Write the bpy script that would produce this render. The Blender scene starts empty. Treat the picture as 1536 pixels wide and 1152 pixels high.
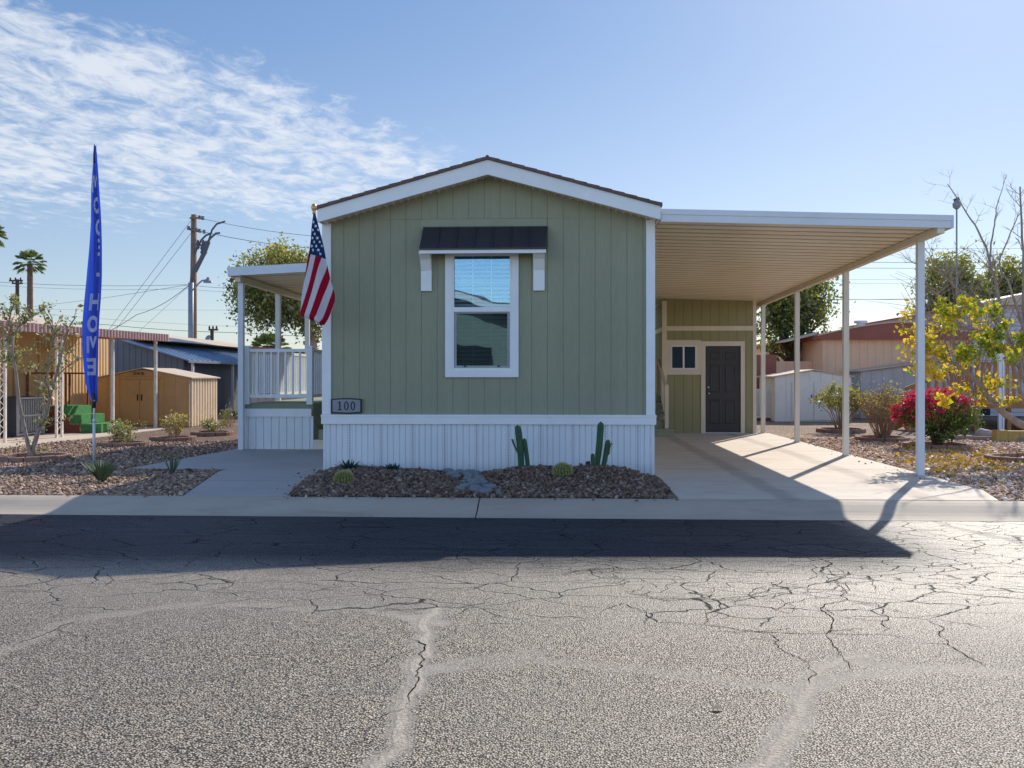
import bpy, bmesh, math, random
import numpy as np
from mathutils import Vector, Matrix, noise as mnoise

random.seed(7)
RNG = np.random.default_rng(7)
scn = bpy.context.scene
COL = scn.collection
PI = math.pi

# ------------------------------------------------------------------ camera
F = 1400.0
PSI = math.radians(2.74)
CZ = 1.3
cs, sn = math.cos(PSI), math.sin(PSI)
cam_d = bpy.data.cameras.new('camera')
cam = bpy.data.objects.new('camera', cam_d)
COL.objects.link(cam)
cam.location = (0, 0, CZ)
cam.rotation_euler = (PI / 2, 0, PSI)
cam_d.sensor_width = 36
cam_d.lens = F / 1536 * 36
cam_d.shift_y = -11 / 1536
cam_d.clip_start = 0.05
cam_d.clip_end = 5000
scn.camera = cam


def P(px, py, Y):
    """world point on the vertical plane y=Y measured from the photograph"""
    u = (px - 768) / F
    v = (565 - py) / F
    t = Y / (u * sn + cs)
    return Vector((t * (u * cs - sn), Y, CZ + t * v))


def G(px, py, z=0.0):
    """world point at height z measured from the photograph"""
    u = (px - 768) / F
    t = (CZ - z) * F / (py - 565)
    return Vector((t * (u * cs - sn), t * (u * sn + cs), z))


def lin(r, g, b, k=1.0):
    f = lambda c: (c / 255 / 12.92 if c / 255 <= 0.04045 else ((c / 255 + 0.055) / 1.055) ** 2.4)
    return (f(r) * k, f(g) * k, f(b) * k)


# ------------------------------------------------------------------ nodes
def nd(nt, typ, props=None, **ins):
    n = nt.nodes.new(typ)
    for k, v in (props or {}).items():
        setattr(n, k, v)
    for k, v in ins.items():
        key = int(k[1:]) if k[0] == 'i' and k[1:].isdigit() else k.replace('_', ' ')
        s = n.inputs[key]
        if hasattr(v, 'is_output'):
            nt.links.new(v, s)
        else:
            if s.type == 'RGBA' and len(v) == 3:
                v = (*v, 1)
            s.default_value = v
    return n


def math_(nt, op, a, b=None, c=None, clamp=False):
    n = nt.nodes.new('ShaderNodeMath')
    n.operation = op
    n.use_clamp = clamp
    for i, v in enumerate((a, b, c)):
        if v is None:
            continue
        if hasattr(v, 'is_output'):
            nt.links.new(v, n.inputs[i])
        else:
            n.inputs[i].default_value = v
    return n.outputs[0]


def ramp(nt, fac, stops, interp='LINEAR'):
    n = nt.nodes.new('ShaderNodeValToRGB')
    cr = n.color_ramp
    cr.interpolation = interp
    while len(cr.elements) < len(stops):
        cr.elements.new(0.5)
    for e, (p, c) in zip(cr.elements, stops):
        e.position = p
        e.color = (*c, 1) if len(c) == 3 else c
    nt.links.new(fac, n.inputs[0])
    return n.outputs[0]


def mix(nt, fac, a, b, mode='MIX'):
    n = nt.nodes.new('ShaderNodeMix')
    n.data_type = 'RGBA'
    n.blend_type = mode
    n.clamp_factor = True
    for i, v in ((0, fac), (6, a), (7, b)):
        if hasattr(v, 'is_output'):
            nt.links.new(v, n.inputs[i])
        else:
            if i and len(v) == 3:
                v = (*v, 1)
            n.inputs[i].default_value = v
    return n.outputs[2]


def smooth(nt, x, lo, hi):
    n = nt.nodes.new('ShaderNodeMapRange')
    n.interpolation_type = 'SMOOTHSTEP'
    nt.links.new(x, n.inputs[0])
    n.inputs[1].default_value = lo
    n.inputs[2].default_value = hi
    n.inputs[3].default_value = 0
    n.inputs[4].default_value = 1
    return n.outputs[0]


def newmat(name):
    m = bpy.data.materials.new(name)
    m.use_nodes = True
    nt = m.node_tree
    for n in list(nt.nodes):
        nt.nodes.remove(n)
    out = nt.nodes.new('ShaderNodeOutputMaterial')
    return m, nt, out


def coords(nt, sx=1, sy=1, sz=1):
    tc = nt.nodes.new('ShaderNodeTexCoord')
    mp = nt.nodes.new('ShaderNodeMapping')
    nt.links.new(tc.outputs['Object'], mp.inputs[0])
    mp.inputs['Scale'].default_value = (sx, sy, sz)
    return mp.outputs[0]


def mat(name, col, rough=0.6, var=0.18, scale=3.0, bump=0.15, bscale=60, metal=0.0, spec=0.4,
        stretch=(1, 1, 1), dirt=None, dirt_amt=0.0):
    m, nt, out = newmat(name)
    co = coords(nt, *stretch)
    n1 = nd(nt, 'ShaderNodeTexNoise', None, Vector=co, Scale=scale, Detail=5, Roughness=0.6)
    n2 = nd(nt, 'ShaderNodeTexNoise', None, Vector=co, Scale=bscale, Detail=3)
    dark = tuple(c * (1 - var) for c in col)
    light = tuple(min(1, c * (1 + var)) for c in col)
    c = ramp(nt, n1.outputs[0], [(0.3, dark), (0.7, light)])
    c = mix(nt, 0.25 * min(1, var * 4), c, ramp(nt, n2.outputs[0], [(0.35, dark), (0.65, light)]))
    if dirt:
        n3 = nd(nt, 'ShaderNodeTexNoise', None, Vector=co, Scale=scale * 2.3, Detail=8, Roughness=0.7)
        f = smooth(nt, n3.outputs[0], 0.5, 0.75)
        f = math_(nt, 'MULTIPLY', f, dirt_amt)
        c = mix(nt, f, c, dirt)
    b = nd(nt, 'ShaderNodeBump', None, Strength=bump, Distance=0.01, Height=n2.outputs[0])
    rr = math_(nt, 'MULTIPLY_ADD', n1.outputs[0], 0.2, rough - 0.1)
    p = nd(nt, 'ShaderNodeBsdfPrincipled', None, Base_Color=c, Metallic=metal, Normal=b.outputs[0])
    nt.links.new(rr, p.inputs['Roughness'])
    p.inputs['Specular IOR Level'].default_value = spec
    nt.links.new(p.outputs[0], out.inputs[0])
    return m


def siding(name, col, axis='X', spacing=0.2032, phase=0.0, gw=0.007, rough=0.65, groove=0.45):
    """vertical grooved panel siding with an embossed wood grain"""
    m, nt, out = newmat(name)
    tc = nt.nodes.new('ShaderNodeTexCoord')
    sep = nd(nt, 'ShaderNodeSeparateXYZ', None, Vector=tc.outputs['Object'])
    x = sep.outputs[axis]
    f = math_(nt, 'FRACT', math_(nt, 'MULTIPLY_ADD', x, 1 / spacing, 100 - phase / spacing))
    d = math_(nt, 'MULTIPLY', math_(nt, 'ABSOLUTE', math_(nt, 'SUBTRACT', f, 0.5)), spacing)
    d = math_(nt, 'SUBTRACT', spacing / 2, d)
    g = smooth(nt, d, gw * 0.8, gw * 0.3)
    st = (28, 28, 2.2)
    co = coords(nt, *st)
    gr = nd(nt, 'ShaderNodeTexNoise', None, Vector=co, Scale=2.0, Detail=5, Roughness=0.65, Distortion=0.6)
    co2 = coords(nt)
    lo = nd(nt, 'ShaderNodeTexNoise', None, Vector=co2, Scale=0.9, Detail=6, Roughness=0.6)
    plank = math_(nt, 'FLOOR', math_(nt, 'MULTIPLY_ADD', x, 1 / spacing, 100.5 - phase / spacing))
    wn = nd(nt, 'ShaderNodeTexWhiteNoise', {'noise_dimensions': '1D'}, W=plank)
    c = ramp(nt, lo.outputs[0], [(0.3, tuple(v * 0.88 for v in col)), (0.7, tuple(v * 1.1 for v in col))])
    c = mix(nt, 0.5, c, ramp(nt, gr.outputs[0], [(0.3, tuple(v * 0.8 for v in col)), (0.7, tuple(v * 1.12 for v in col))]))
    c = mix(nt, 0.18, c, ramp(nt, wn.outputs[0], [(0, tuple(v * 0.85 for v in col)), (1, tuple(v * 1.1 for v in col))]))
    low_ = nd(nt, 'ShaderNodeTexNoise', None, Vector=coords(nt, 5, 5, 0.7), Scale=1.0, Detail=6, Roughness=0.7)
    dz_ = smooth(nt, math_(nt, 'MULTIPLY_ADD', low_.outputs[0], 1.1, sep.outputs[2]), 1.95, 1.15)
    c = mix(nt, math_(nt, 'MULTIPLY', dz_, 0.22), c, tuple(v * 0.5 + 0.13 for v in col))
    strk = nd(nt, 'ShaderNodeTexNoise', None, Vector=coords(nt, 14, 14, 0.35), Scale=1.0, Detail=5, Roughness=0.7)
    c = mix(nt, math_(nt, 'MULTIPLY', smooth(nt, strk.outputs[0], 0.52, 0.78), 0.28), c, tuple(v * 0.72 for v in col))
    c = mix(nt, math_(nt, 'MULTIPLY', g, 1 - groove), c, tuple(v * 0.1 for v in col))
    h = math_(nt, 'MULTIPLY_ADD', g, -1.5, math_(nt, 'MULTIPLY', gr.outputs[0], 0.25))
    b = nd(nt, 'ShaderNodeBump', None, Strength=0.5, Distance=0.006, Height=h)
    p = nd(nt, 'ShaderNodeBsdfPrincipled', None, Base_Color=c, Roughness=rough, Normal=b.outputs[0])
    p.inputs['Specular IOR Level'].default_value = 0.35
    nt.links.new(p.outputs[0], out.inputs[0])
    return m


def glass_mat(name, tint=(0.5, 0.55, 0.58), refl=0.35, rough=0.01):
    m, nt, out = newmat(name)
    co = coords(nt)
    n = nd(nt, 'ShaderNodeTexNoise', None, Vector=co, Scale=2.2, Detail=1)
    b = nd(nt, 'ShaderNodeBump', None, Strength=0.03, Distance=0.05, Height=n.outputs[0])
    gl = nd(nt, 'ShaderNodeBsdfGlossy', None, Color=(0.52, 0.80, 1), Roughness=rough, Normal=b.outputs[0])
    tr = nd(nt, 'ShaderNodeBsdfTransparent', None, Color=tint)
    fr = nd(nt, 'ShaderNodeFresnel', None, IOR=1.5)
    f = math_(nt, 'MULTIPLY_ADD', fr.outputs[0], 1.0, refl, clamp=True)
    ms = nt.nodes.new('ShaderNodeMixShader')
    nt.links.new(f, ms.inputs[0])
    nt.links.new(tr.outputs[0], ms.inputs[1])
    nt.links.new(gl.outputs[0], ms.inputs[2])
    nt.links.new(ms.outputs[0], out.inputs[0])
    return m


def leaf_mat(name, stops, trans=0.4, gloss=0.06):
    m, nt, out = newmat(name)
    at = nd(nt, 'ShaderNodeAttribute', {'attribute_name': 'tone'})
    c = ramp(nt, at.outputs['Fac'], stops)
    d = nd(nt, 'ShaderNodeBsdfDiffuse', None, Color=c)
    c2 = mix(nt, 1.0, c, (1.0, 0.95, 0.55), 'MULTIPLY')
    t = nd(nt, 'ShaderNodeBsdfTranslucent', None, Color=c2)
    g = nd(nt, 'ShaderNodeBsdfGlossy', None, Color=(1, 1, 1), Roughness=0.45)
    m1 = nd(nt, 'ShaderNodeMixShader', None, i0=trans, i1=d.outputs[0], i2=t.outputs[0])
    m2 = nd(nt, 'ShaderNodeMixShader', None, i0=gloss, i1=m1.outputs[0], i2=g.outputs[0])
    nt.links.new(m2.outputs[0], out.inputs[0])
    return m


# ------------------------------------------------------------------ objects
ORG = {}


def tag(o, label=None, cat=None, group=None, kind=None):
    if label: o['label'] = label
    if cat: o['category'] = cat
    if group: o['group'] = group
    if kind: o['kind'] = kind
    return o


def thing(name, label, cat, loc, group=None):
    o = bpy.data.objects.new(name, None)
    o.empty_display_size = 0.2
    COL.objects.link(o)
    o.location = loc
    ORG[o.name] = Vector(loc)
    return tag(o, label, cat, group)


def link_mesh(name, me, m, parent, loc):
    o = bpy.data.objects.new(name, me)
    COL.objects.link(o)
    if m: me.materials.append(m)
    if parent is not None:
        org = ORG[parent.name]
        o.parent = parent
    else:
        org = Vector(loc) if loc is not None else Vector((0, 0, 0))
        o.location = org
    ORG[o.name] = org
    if org.length > 0:
        me.transform(Matrix.Translation(-org))
    return o


class MB:
    def __init__(s):
        s.v, s.f = [], []

    def add(s, vs, fs):
        b = len(s.v)
        s.v += [tuple(v) for v in vs]
        s.f += [tuple(b + i for i in f) for f in fs]
        return s

    def box(s, x0, x1, y0, y1, z0, z1):
        x0, x1 = min(x0, x1), max(x0, x1); y0, y1 = min(y0, y1), max(y0, y1); z0, z1 = min(z0, z1), max(z0, z1)
        return s.add([(x0, y0, z0), (x1, y0, z0), (x1, y1, z0), (x0, y1, z0), (x0, y0, z1), (x1, y0, z1), (x1, y1, z1), (x0, y1, z1)],
                     [(0, 3, 2, 1), (4, 5, 6, 7), (0, 1, 5, 4), (1, 2, 6, 5), (2, 3, 7, 6), (3, 0, 4, 7)])

    def bar(s, p0, p1, w, d, up=(0, 0, 1)):
        p0, p1 = Vector(p0), Vector(p1)
        a = (p1 - p0).normalized()
        u = Vector(up)
        if abs(a.dot(u)) > 0.98: u = Vector((0, 1, 0))
        r = a.cross(u).normalized() * w / 2
        q = r.normalized().cross(a).normalized() * d / 2
        vs = [p + i * r + j * q for p in (p0, p1) for i, j in ((-1, -1), (1, -1), (1, 1), (-1, 1))]
        return s.add(vs, [(3, 2, 1, 0), (4, 5, 6, 7), (0, 1, 5, 4), (1, 2, 6, 5), (2, 3, 7, 6), (3, 0, 4, 7)])

    def prism(s, poly, ext):
        n = len(poly)
        ext = Vector(ext)
        a = [Vector(p) for p in poly]
        vs = a + [p + ext for p in a]
        return s.add(vs, [tuple(range(n)), tuple(range(2 * n - 1, n - 1, -1))] +
                     [(i, i + n, (i + 1) % n + n, (i + 1) % n) for i in range(n)])

    def poly(s, pts):
        return s.add(pts, [tuple(range(len(pts)))])

    def tube(s, pts, rad, n=6):
        pts = [Vector(p) for p in pts]
        if not hasattr(rad, '__len__'): rad = [rad] * len(pts)
        ref = None
        rings = []
        for i, p in enumerate(pts):
            a = (pts[min(i + 1, len(pts) - 1)] - pts[max(i - 1, 0)])
            a = a.normalized() if a.length > 1e-9 else Vector((0, 0, 1))
            if ref is None:
                ref = a.orthogonal().normalized()
            r = (ref - a * ref.dot(a))
            r = r.normalized() if r.length > 1e-6 else a.orthogonal().normalized()
            ref = r
            q = a.cross(r)
            rings.append([p + (r * math.cos(2 * PI * k / n) + q * math.sin(2 * PI * k / n)) * rad[i] for k in range(n)])
        b = len(s.v)
        for rg in rings: s.v += [tuple(v) for v in rg]
        for i in range(len(pts) - 1):
            for k in range(n):
                s.f.append((b + i * n + k, b + i * n + (k + 1) % n, b + (i + 1) * n + (k + 1) % n, b + (i + 1) * n + k))
        s.f.append(tuple(b + k for k in range(n - 1, -1, -1)))
        e = b + (len(pts) - 1) * n
        s.f.append(tuple(e + k for k in range(n)))
        return s

    def lathe(s, c, prof, n=16, axis=(0, 0, 1)):
        """prof: (radius, height along axis)"""
        ax = Vector(axis).normalized(); r = ax.orthogonal().normalized(); q = ax.cross(r); c = Vector(c)
        b = len(s.v)
        for rr, h in prof:
            for k in range(n):
                a = 2 * PI * k / n
                s.v.append(tuple(c + ax * h + (r * math.cos(a) + q * math.sin(a)) * rr))
        for i in range(len(prof) - 1):
            for k in range(n):
                s.f.append((b + i * n + k, b + i * n + (k + 1) % n, b + (i + 1) * n + (k + 1) % n, b + (i + 1) * n + k))
        s.f.append(tuple(b + k for k in range(n - 1, -1, -1)))
        e = b + (len(prof) - 1) * n
        s.f.append(tuple(e + k for k in range(n)))
        return s

    def ribbed(s, p0, p1, hf, n, period, depth, prof=((0, 0), (0.55, 0), (0.62, 1), (0.93, 1)), up=(0, 0, 1), bot=None):
        """corrugated sheet from p0 to p1; hf = height (number or f(s)); n = outward normal"""
        p0, p1, n, up = Vector(p0), Vector(p1), Vector(n).normalized(), Vector(up).normalized()
        L = (p1 - p0).length
        a = (p1 - p0) / L
        st = []
        k = 0
        while k * period < L:
            for t, d in prof:
                x = (k + t) * period
                if x < L: st.append((x, d * depth))
            k += 1
        st.append((L, 0))
        b = len(s.v)
        for x, d in st:
            h = hf(x) if callable(hf) else hf
            lo = bot(x) if bot else 0
            q = p0 + a * x + n * d
            s.v += [tuple(q + up * lo), tuple(q + up * h)]
        for i in range(len(st) - 1):
            s.f.append((b + 2 * i, b + 2 * i + 2, b + 2 * i + 3, b + 2 * i + 1))
        return s

    def build(s, name, m, parent=None, loc=None, smooth=False, bevel=0.0):
        me = bpy.data.meshes.new(name)
        me.from_pydata(s.v, [], s.f)
        me.update()
        o = link_mesh(name, me, m, parent, loc)
        if smooth:
            me.polygons.foreach_set('use_smooth', [True] * len(me.polygons))
        if bevel:
            md = o.modifiers.new('bevel', 'BEVEL')
            md.width = bevel
            md.segments = 2
            md.limit_method = 'ANGLE'
        return o


def split_build(mb, name, m, parent, **kw):
    """link every connected piece of a MB as a part of its own"""
    par = list(range(len(mb.v)))

    def find(i):
        while par[i] != i:
            par[i] = par[par[i]]
            i = par[i]
        return i
    for f in mb.f:
        for k in f[1:]:
            par[find(k)] = find(f[0])
    groups = {}
    for f in mb.f:
        groups.setdefault(find(f[0]), []).append(f)
    out = []
    for fs in groups.values():
        ids = sorted({i for f in fs for i in f})
        mp_ = {i: k for k, i in enumerate(ids)}
        q = MB()
        q.v = [mb.v[i] for i in ids]
        q.f = [tuple(mp_[i] for i in f) for f in fs]
        out.append(q.build(name, m, parent, **kw))
    return out


def np_mesh(name, verts, nper, nfaces_idx, m, parent=None, loc=None, tone=None, smooth=False):
    """verts (N,3); nfaces_idx (M,k) index array"""
    me = bpy.data.meshes.new(name)
    me.vertices.add(len(verts))
    me.vertices.foreach_set('co', np.ascontiguousarray(verts, dtype=np.float32).ravel())
    M, k = nfaces_idx.shape
    me.loops.add(M * k)
    me.loops.foreach_set('vertex_index', nfaces_idx.astype(np.int32).ravel())
    me.polygons.add(M)
    me.polygons.foreach_set('loop_start', np.arange(0, M * k, k, dtype=np.int32))
    me.polygons.foreach_set('loop_total', np.full(M, k, dtype=np.int32))
    if smooth:
        me.polygons.foreach_set('use_smooth', np.ones(M, dtype=bool))
    me.update(calc_edges=True)
    if tone is not None:
        a = me.attributes.new('tone', 'FLOAT', 'POINT')
        a.data.foreach_set('value', np.ascontiguousarray(tone, dtype=np.float32))
    return link_mesh(name, me, m, parent, loc)


def leaves(name, pts, tone, size, m, parent, aspect=0.55, seed=0, jitter=0.35, droop=0.0):
    r = np.random.default_rng(seed)
    n = len(pts)
    a = r.normal(size=(n, 3)); a[:, 2] -= droop
    a /= np.linalg.norm(a, axis=1)[:, None]
    b = r.normal(size=(n, 3))
    b -= a * (a * b).sum(1)[:, None]
    b /= np.linalg.norm(b, axis=1)[:, None]
    L = size * (1 + jitter * r.normal(size=n)).clip(0.4, 1.9)
    c = np.cross(a, b)
    l2 = a * (L / 2)[:, None]
    w2 = b * (L / 2 * aspect)[:, None]
    bend = c * (L * 0.12)[:, None]
    v = np.stack([pts - l2, pts + w2 + bend - l2 * 0.1, pts + l2, pts - w2 + bend - l2 * 0.1], 1).reshape(-1, 3)
    idx = np.arange(n * 4).reshape(n, 4)
    # two triangles per leaf folded on the midrib
    tri = np.concatenate([idx[:, [0, 1, 2]], idx[:, [0, 2, 3]]], 0)
    return np_mesh(name, v, 4, tri, m, parent, tone=np.repeat(np.clip(tone, 0, 1), 4))


def clump_points(blobs, nclump, nleaf, spread, seed, shell=0.6):
    """points in leaf clumps spread through ellipsoids; returns pts and tone"""
    r = np.random.default_rng(seed)
    bl = np.array(blobs, dtype=float)       # cx cy cz rx ry rz
    w = bl[:, 3] * bl[:, 4] * bl[:, 5]
    pick = r.choice(len(bl), nclump, p=w / w.sum())
    d = r.normal(size=(nclump, 3)); d /= np.linalg.norm(d, axis=1)[:, None]
    rad = r.uniform(shell ** 3, 1.0, nclump) ** (1 / 3)
    rad *= r.uniform(0.85, 1.12, nclump)
    cc = bl[pick, :3] + d * bl[pick, 3:6] * rad[:, None]
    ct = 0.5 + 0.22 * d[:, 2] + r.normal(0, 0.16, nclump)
    k = r.integers(0, nclump, nleaf)
    pts = cc[k] + r.normal(size=(nleaf, 3)) * spread * r.uniform(0.5, 1.3, nclump)[k][:, None]
    return pts, ct[k] + r.normal(0, 0.1, nleaf), cc


# ------------------------------------------------------------------ materials
WHITE = (0.84, 0.84, 0.83)
M = {}
M['white'] = mat('white_paint', WHITE, 0.5, 0.05, 2, 0.08, 90, dirt=(0.5, 0.48, 0.44), dirt_amt=0.12)
M['vinyl'] = mat('white_vinyl', (0.78, 0.79, 0.80), 0.45, 0.05, 1.5, 0.05, 120, dirt=(0.5, 0.46, 0.4), dirt_amt=0.15)
M['alum'] = mat('painted_aluminium', (0.72, 0.73, 0.75), 0.4, 0.06, 2, 0.04, 80, spec=0.5, dirt=(0.45, 0.4, 0.33), dirt_amt=0.12)
M['pan'] = mat('carport_pan', (0.93, 0.80, 0.56), 0.32, 0.06, 1.2, 0.04, 30, spec=0.6, dirt=(0.5, 0.42, 0.3), dirt_amt=0.15)
def pan_mat():
    m, nt, out = newmat('carport_pan')
    tc = nt.nodes.new('ShaderNodeTexCoord')
    sep = nd(nt, 'ShaderNodeSeparateXYZ', None, Vector=tc.outputs['Object'])
    wob = nd(nt, 'ShaderNodeTexNoise', None, Vector=coords(nt, 0.5, 2.0, 1), Scale=1.5, Detail=3)
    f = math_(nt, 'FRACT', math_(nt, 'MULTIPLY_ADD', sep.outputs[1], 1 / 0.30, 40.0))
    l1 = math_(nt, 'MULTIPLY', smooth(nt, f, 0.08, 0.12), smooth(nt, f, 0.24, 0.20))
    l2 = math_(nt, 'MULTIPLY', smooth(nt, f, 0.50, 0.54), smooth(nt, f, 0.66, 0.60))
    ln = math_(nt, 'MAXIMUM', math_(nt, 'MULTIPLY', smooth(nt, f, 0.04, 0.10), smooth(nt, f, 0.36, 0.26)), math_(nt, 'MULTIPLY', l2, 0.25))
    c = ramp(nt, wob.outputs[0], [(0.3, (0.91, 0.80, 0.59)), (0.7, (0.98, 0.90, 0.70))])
    c = mix(nt, math_(nt, 'MULTIPLY', ln, 0.7), c, (0.40, 0.29, 0.165))  # shading of the ribs painted as dark stripes across the pans
    b = nd(nt, 'ShaderNodeBump', None, Strength=0.3, Distance=0.02, Height=wob.outputs[0])
    p = nd(nt, 'ShaderNodeBsdfPrincipled', None, Base_Color=c, Roughness=0.3, Normal=b.outputs[0])
    nt.links.new(p.outputs[0], out.inputs[0])
    return m


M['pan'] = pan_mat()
M['cream'] = mat('cream_trim', (0.78, 0.68, 0.54), 0.55, 0.06, 2, 0.08, 90)
M['shingle'] = mat('brown_shingles', (0.15, 0.105, 0.09), 0.9, 0.35, 9, 0.6, 60)
M['dark_metal'] = mat('dark_bronze_metal', (0.035, 0.033, 0.035), 0.4, 0.15, 3, 0.05, 60, spec=0.5)
M['door'] = mat('charcoal_door', (0.052, 0.05, 0.052), 0.5, 0.08, 3, 0.08, 120)
M['dark'] = mat('dark_interior', (0.03, 0.035, 0.04), 0.9, 0.1)
M['blind'] = mat('white_blind', (0.70, 0.78, 0.84), 0.5, 0.04, 4, 0.02)
M['glass'] = glass_mat('window_glass', (0.85, 0.9, 0.92), 0.16)
M['glass2'] = glass_mat('dim_glass', (0.5, 0.55, 0.6), 0.08)
M['brass'] = mat('nickel_knob', (0.6, 0.56, 0.5), 0.25, 0.05, metal=1.0)
M['steel'] = mat('galvanised_steel', (0.55, 0.57, 0.6), 0.35, 0.1, 8, 0.05, 80, metal=0.8)
M['gold'] = mat('gold_finial', (0.55, 0.36, 0.16), 0.35, 0.15, 6, 0.05, metal=0.6)
M['wood_pole'] = mat('weathered_pole_wood', (0.24, 0.15, 0.10), 0.85, 0.3, 4, 0.5, 30, stretch=(6, 6, 0.6))
M['grey_metal'] = mat('grey_conduit', (0.22, 0.25, 0.30), 0.5, 0.12)
M['wire'] = mat('grey_cable', (0.10, 0.11, 0.13), 0.6, 0.05)
M['tan_wall'] = mat('tan_siding', (0.72, 0.48, 0.24), 0.55, 0.08, 1.2, 0.05, dirt=(0.35, 0.25, 0.15), dirt_amt=0.15)
M['tan_door'] = mat('tan_door', (0.66, 0.42, 0.19), 0.5, 0.08)
M['cream_metal'] = mat('cream_shed_metal', (0.78, 0.62, 0.44), 0.45, 0.1, 1.5, 0.05, dirt=(0.4, 0.25, 0.13), dirt_amt=0.25)
M['tan_metal'] = mat('tan_shed_metal', (0.56, 0.325, 0.14), 0.45, 0.1, 1.5, 0.05, dirt=(0.25, 0.15, 0.08), dirt_amt=0.25)
M['tan_roof'] = mat('pale_tan_roof', (0.60, 0.47, 0.34), 0.6, 0.1, 1.5, 0.1, dirt=(0.4, 0.3, 0.24), dirt_amt=0.3)
M['pink_awning'] = mat('faded_pink_awning', (0.52, 0.32, 0.29), 0.6, 0.18, 3, 0.1, dirt=(0.3, 0.15, 0.12), dirt_amt=0.4)
M['brick_red'] = mat('red_painted_wood', (0.24, 0.075, 0.045), 0.7, 0.25, 6, 0.25, 40)
M['carpet'] = mat('green_turf_carpet', (0.075, 0.26, 0.085), 0.95, 0.3, 12, 0.6, 150)
M['blue_metal'] = mat('blue_metal_roof', (0.18, 0.26, 0.38), 0.4, 0.2, 2, 0.05, dirt=(0.3, 0.28, 0.25), dirt_amt=0.3)
M['bluegrey'] = siding('bluegrey_siding', (0.13, 0.15, 0.18), 'X', 0.2, 0, 0.02)
M['brown'] = mat('brown_fence', (0.14, 0.095, 0.08), 0.8, 0.2, 4, 0.2, stretch=(4, 4, 0.5))
M['beige'] = mat('beige_wall', (0.55, 0.47, 0.36), 0.7, 0.1, 2, 0.1)
M['pink'] = siding('pink_siding', (0.95, 0.56, 0.34), 'X', 0.26, 0, 0.013, groove=0.72)
M['redroof'] = mat('red_brown_roof', (0.34, 0.105, 0.07), 0.7, 0.12, 2, 0.1)
M['greyblue_metal'] = mat('greyblue_shed_metal', (0.50, 0.475, 0.46), 0.5, 0.1, 2)
M['lavender'] = siding('pale_siding', (0.62, 0.58, 0.60), 'Z', 0.14, 0, 0.012)
M['redwood'] = mat('stained_redwood', (0.42, 0.19, 0.07), 0.7, 0.25, 4, 0.3, 30, stretch=(6, 6, 0.7))
M['yellow_block'] = mat('yellow_painted_block', (0.50, 0.33, 0.11), 0.85, 0.2, 5, 0.4, 60)
M['paver'] = mat('red_brown_paver', (0.28, 0.175, 0.135), 0.9, 0.25, 6, 0.5, 60, dirt=(0.4, 0.33, 0.27), dirt_amt=0.5)
M['bark'] = mat('grey_bark', (0.36, 0.285, 0.23), 0.9, 0.3, 7, 0.6, 40, stretch=(2, 2, 0.6))
M['twig'] = mat('brown_twig', (0.33, 0.22, 0.16), 0.9, 0.3, 9, 0.3)
M['darkbark'] = mat('dark_bark', (0.09, 0.065, 0.05), 0.9, 0.3, 7, 0.6, 40)
M['stone'] = mat('river_stone', (0.21, 0.215, 0.225), 0.75, 0.45, 5, 0.4, 40)
M['boulder'] = mat('pale_boulder', (0.40, 0.34, 0.31), 0.85, 0.25, 5, 0.5, 40)
M['palm_trunk'] = mat('palm_trunk', (0.20, 0.12, 0.08), 0.9, 0.3, 5, 0.7, 20)
M['plaque'] = mat('grey_plaque', (0.27, 0.27, 0.30), 0.6, 0.12, 12, 0.2, 150)
M['plaque_dark'] = mat('black_plaque_border', (0.035, 0.032, 0.035), 0.5, 0.1)
M['acdark'] = mat('dark_louvre', (0.07, 0.08, 0.09), 0.6, 0.2)
M['acgrey'] = mat('grey_cabinet', (0.34, 0.34, 0.33), 0.5, 0.12, 3)
M['concrete_step'] = mat('painted_step', (0.34, 0.35, 0.25), 0.8, 0.15, 4, 0.2)
M['olive_plain'] = mat('olive_panel', (0.27, 0.25, 0.13), 0.7, 0.1, 3, 0.15)

GREEN = (0.318, 0.318, 0.212)
gphase = P(632.5, 400, 12.0).x
M['leaf_tree'] = leaf_mat('olive_leaves', [(0.0, (0.07, 0.09, 0.025)), (0.45, (0.23, 0.26, 0.06)), (0.8, (0.42, 0.41, 0.09)), (1, (0.58, 0.50, 0.14))], 0.5)
M['leaf_mesq'] = leaf_mat('mesquite_leaves', [(0.0, (0.06, 0.085, 0.025)), (0.5, (0.19, 0.24, 0.05)), (0.8, (0.40, 0.39, 0.07)), (1, (0.65, 0.54, 0.09))], 0.55)
M['leaf_yellow'] = leaf_mat('yellow_leaves', [(0.0, (0.10, 0.26, 0.02)), (0.35, (0.30, 0.45, 0.03)), (0.65, (0.72, 0.62, 0.03)), (1, (0.88, 0.60, 0.02))], 0.55)
M['leaf_bush'] = leaf_mat('bush_leaves', [(0.0, (0.12, 0.14, 0.03)), (0.5, (0.36, 0.38, 0.08)), (1, (0.62, 0.58, 0.16))], 0.55)
M['leaf_dry'] = leaf_mat('dry_leaves', [(0.0, (0.28, 0.21, 0.09)), (0.5, (0.50, 0.42, 0.16)), (1, (0.66, 0.60, 0.22))], 0.55)
M['leaf_boug'] = leaf_mat('bougainvillea_leaves', [(0.0, (0.04, 0.07, 0.015)), (0.5, (0.12, 0.21, 0.03)), (1, (0.40, 0.46, 0.07))], 0.45)
M['petal'] = leaf_mat('magenta_bracts', [(0.0, (0.42, 0.01, 0.05)), (0.5, (0.72, 0.02, 0.13)), (1, (0.85, 0.09, 0.28))], 0.45)
M['leaf_young'] = leaf_mat('young_leaves', [(0.0, (0.13, 0.14, 0.05)), (0.5, (0.30, 0.32, 0.12)), (1, (0.52, 0.48, 0.15))], 0.45)
M['agave'] = mat('agave_leaf', (0.045, 0.085, 0.065), 0.6, 0.3, 8, 0.1)
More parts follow.
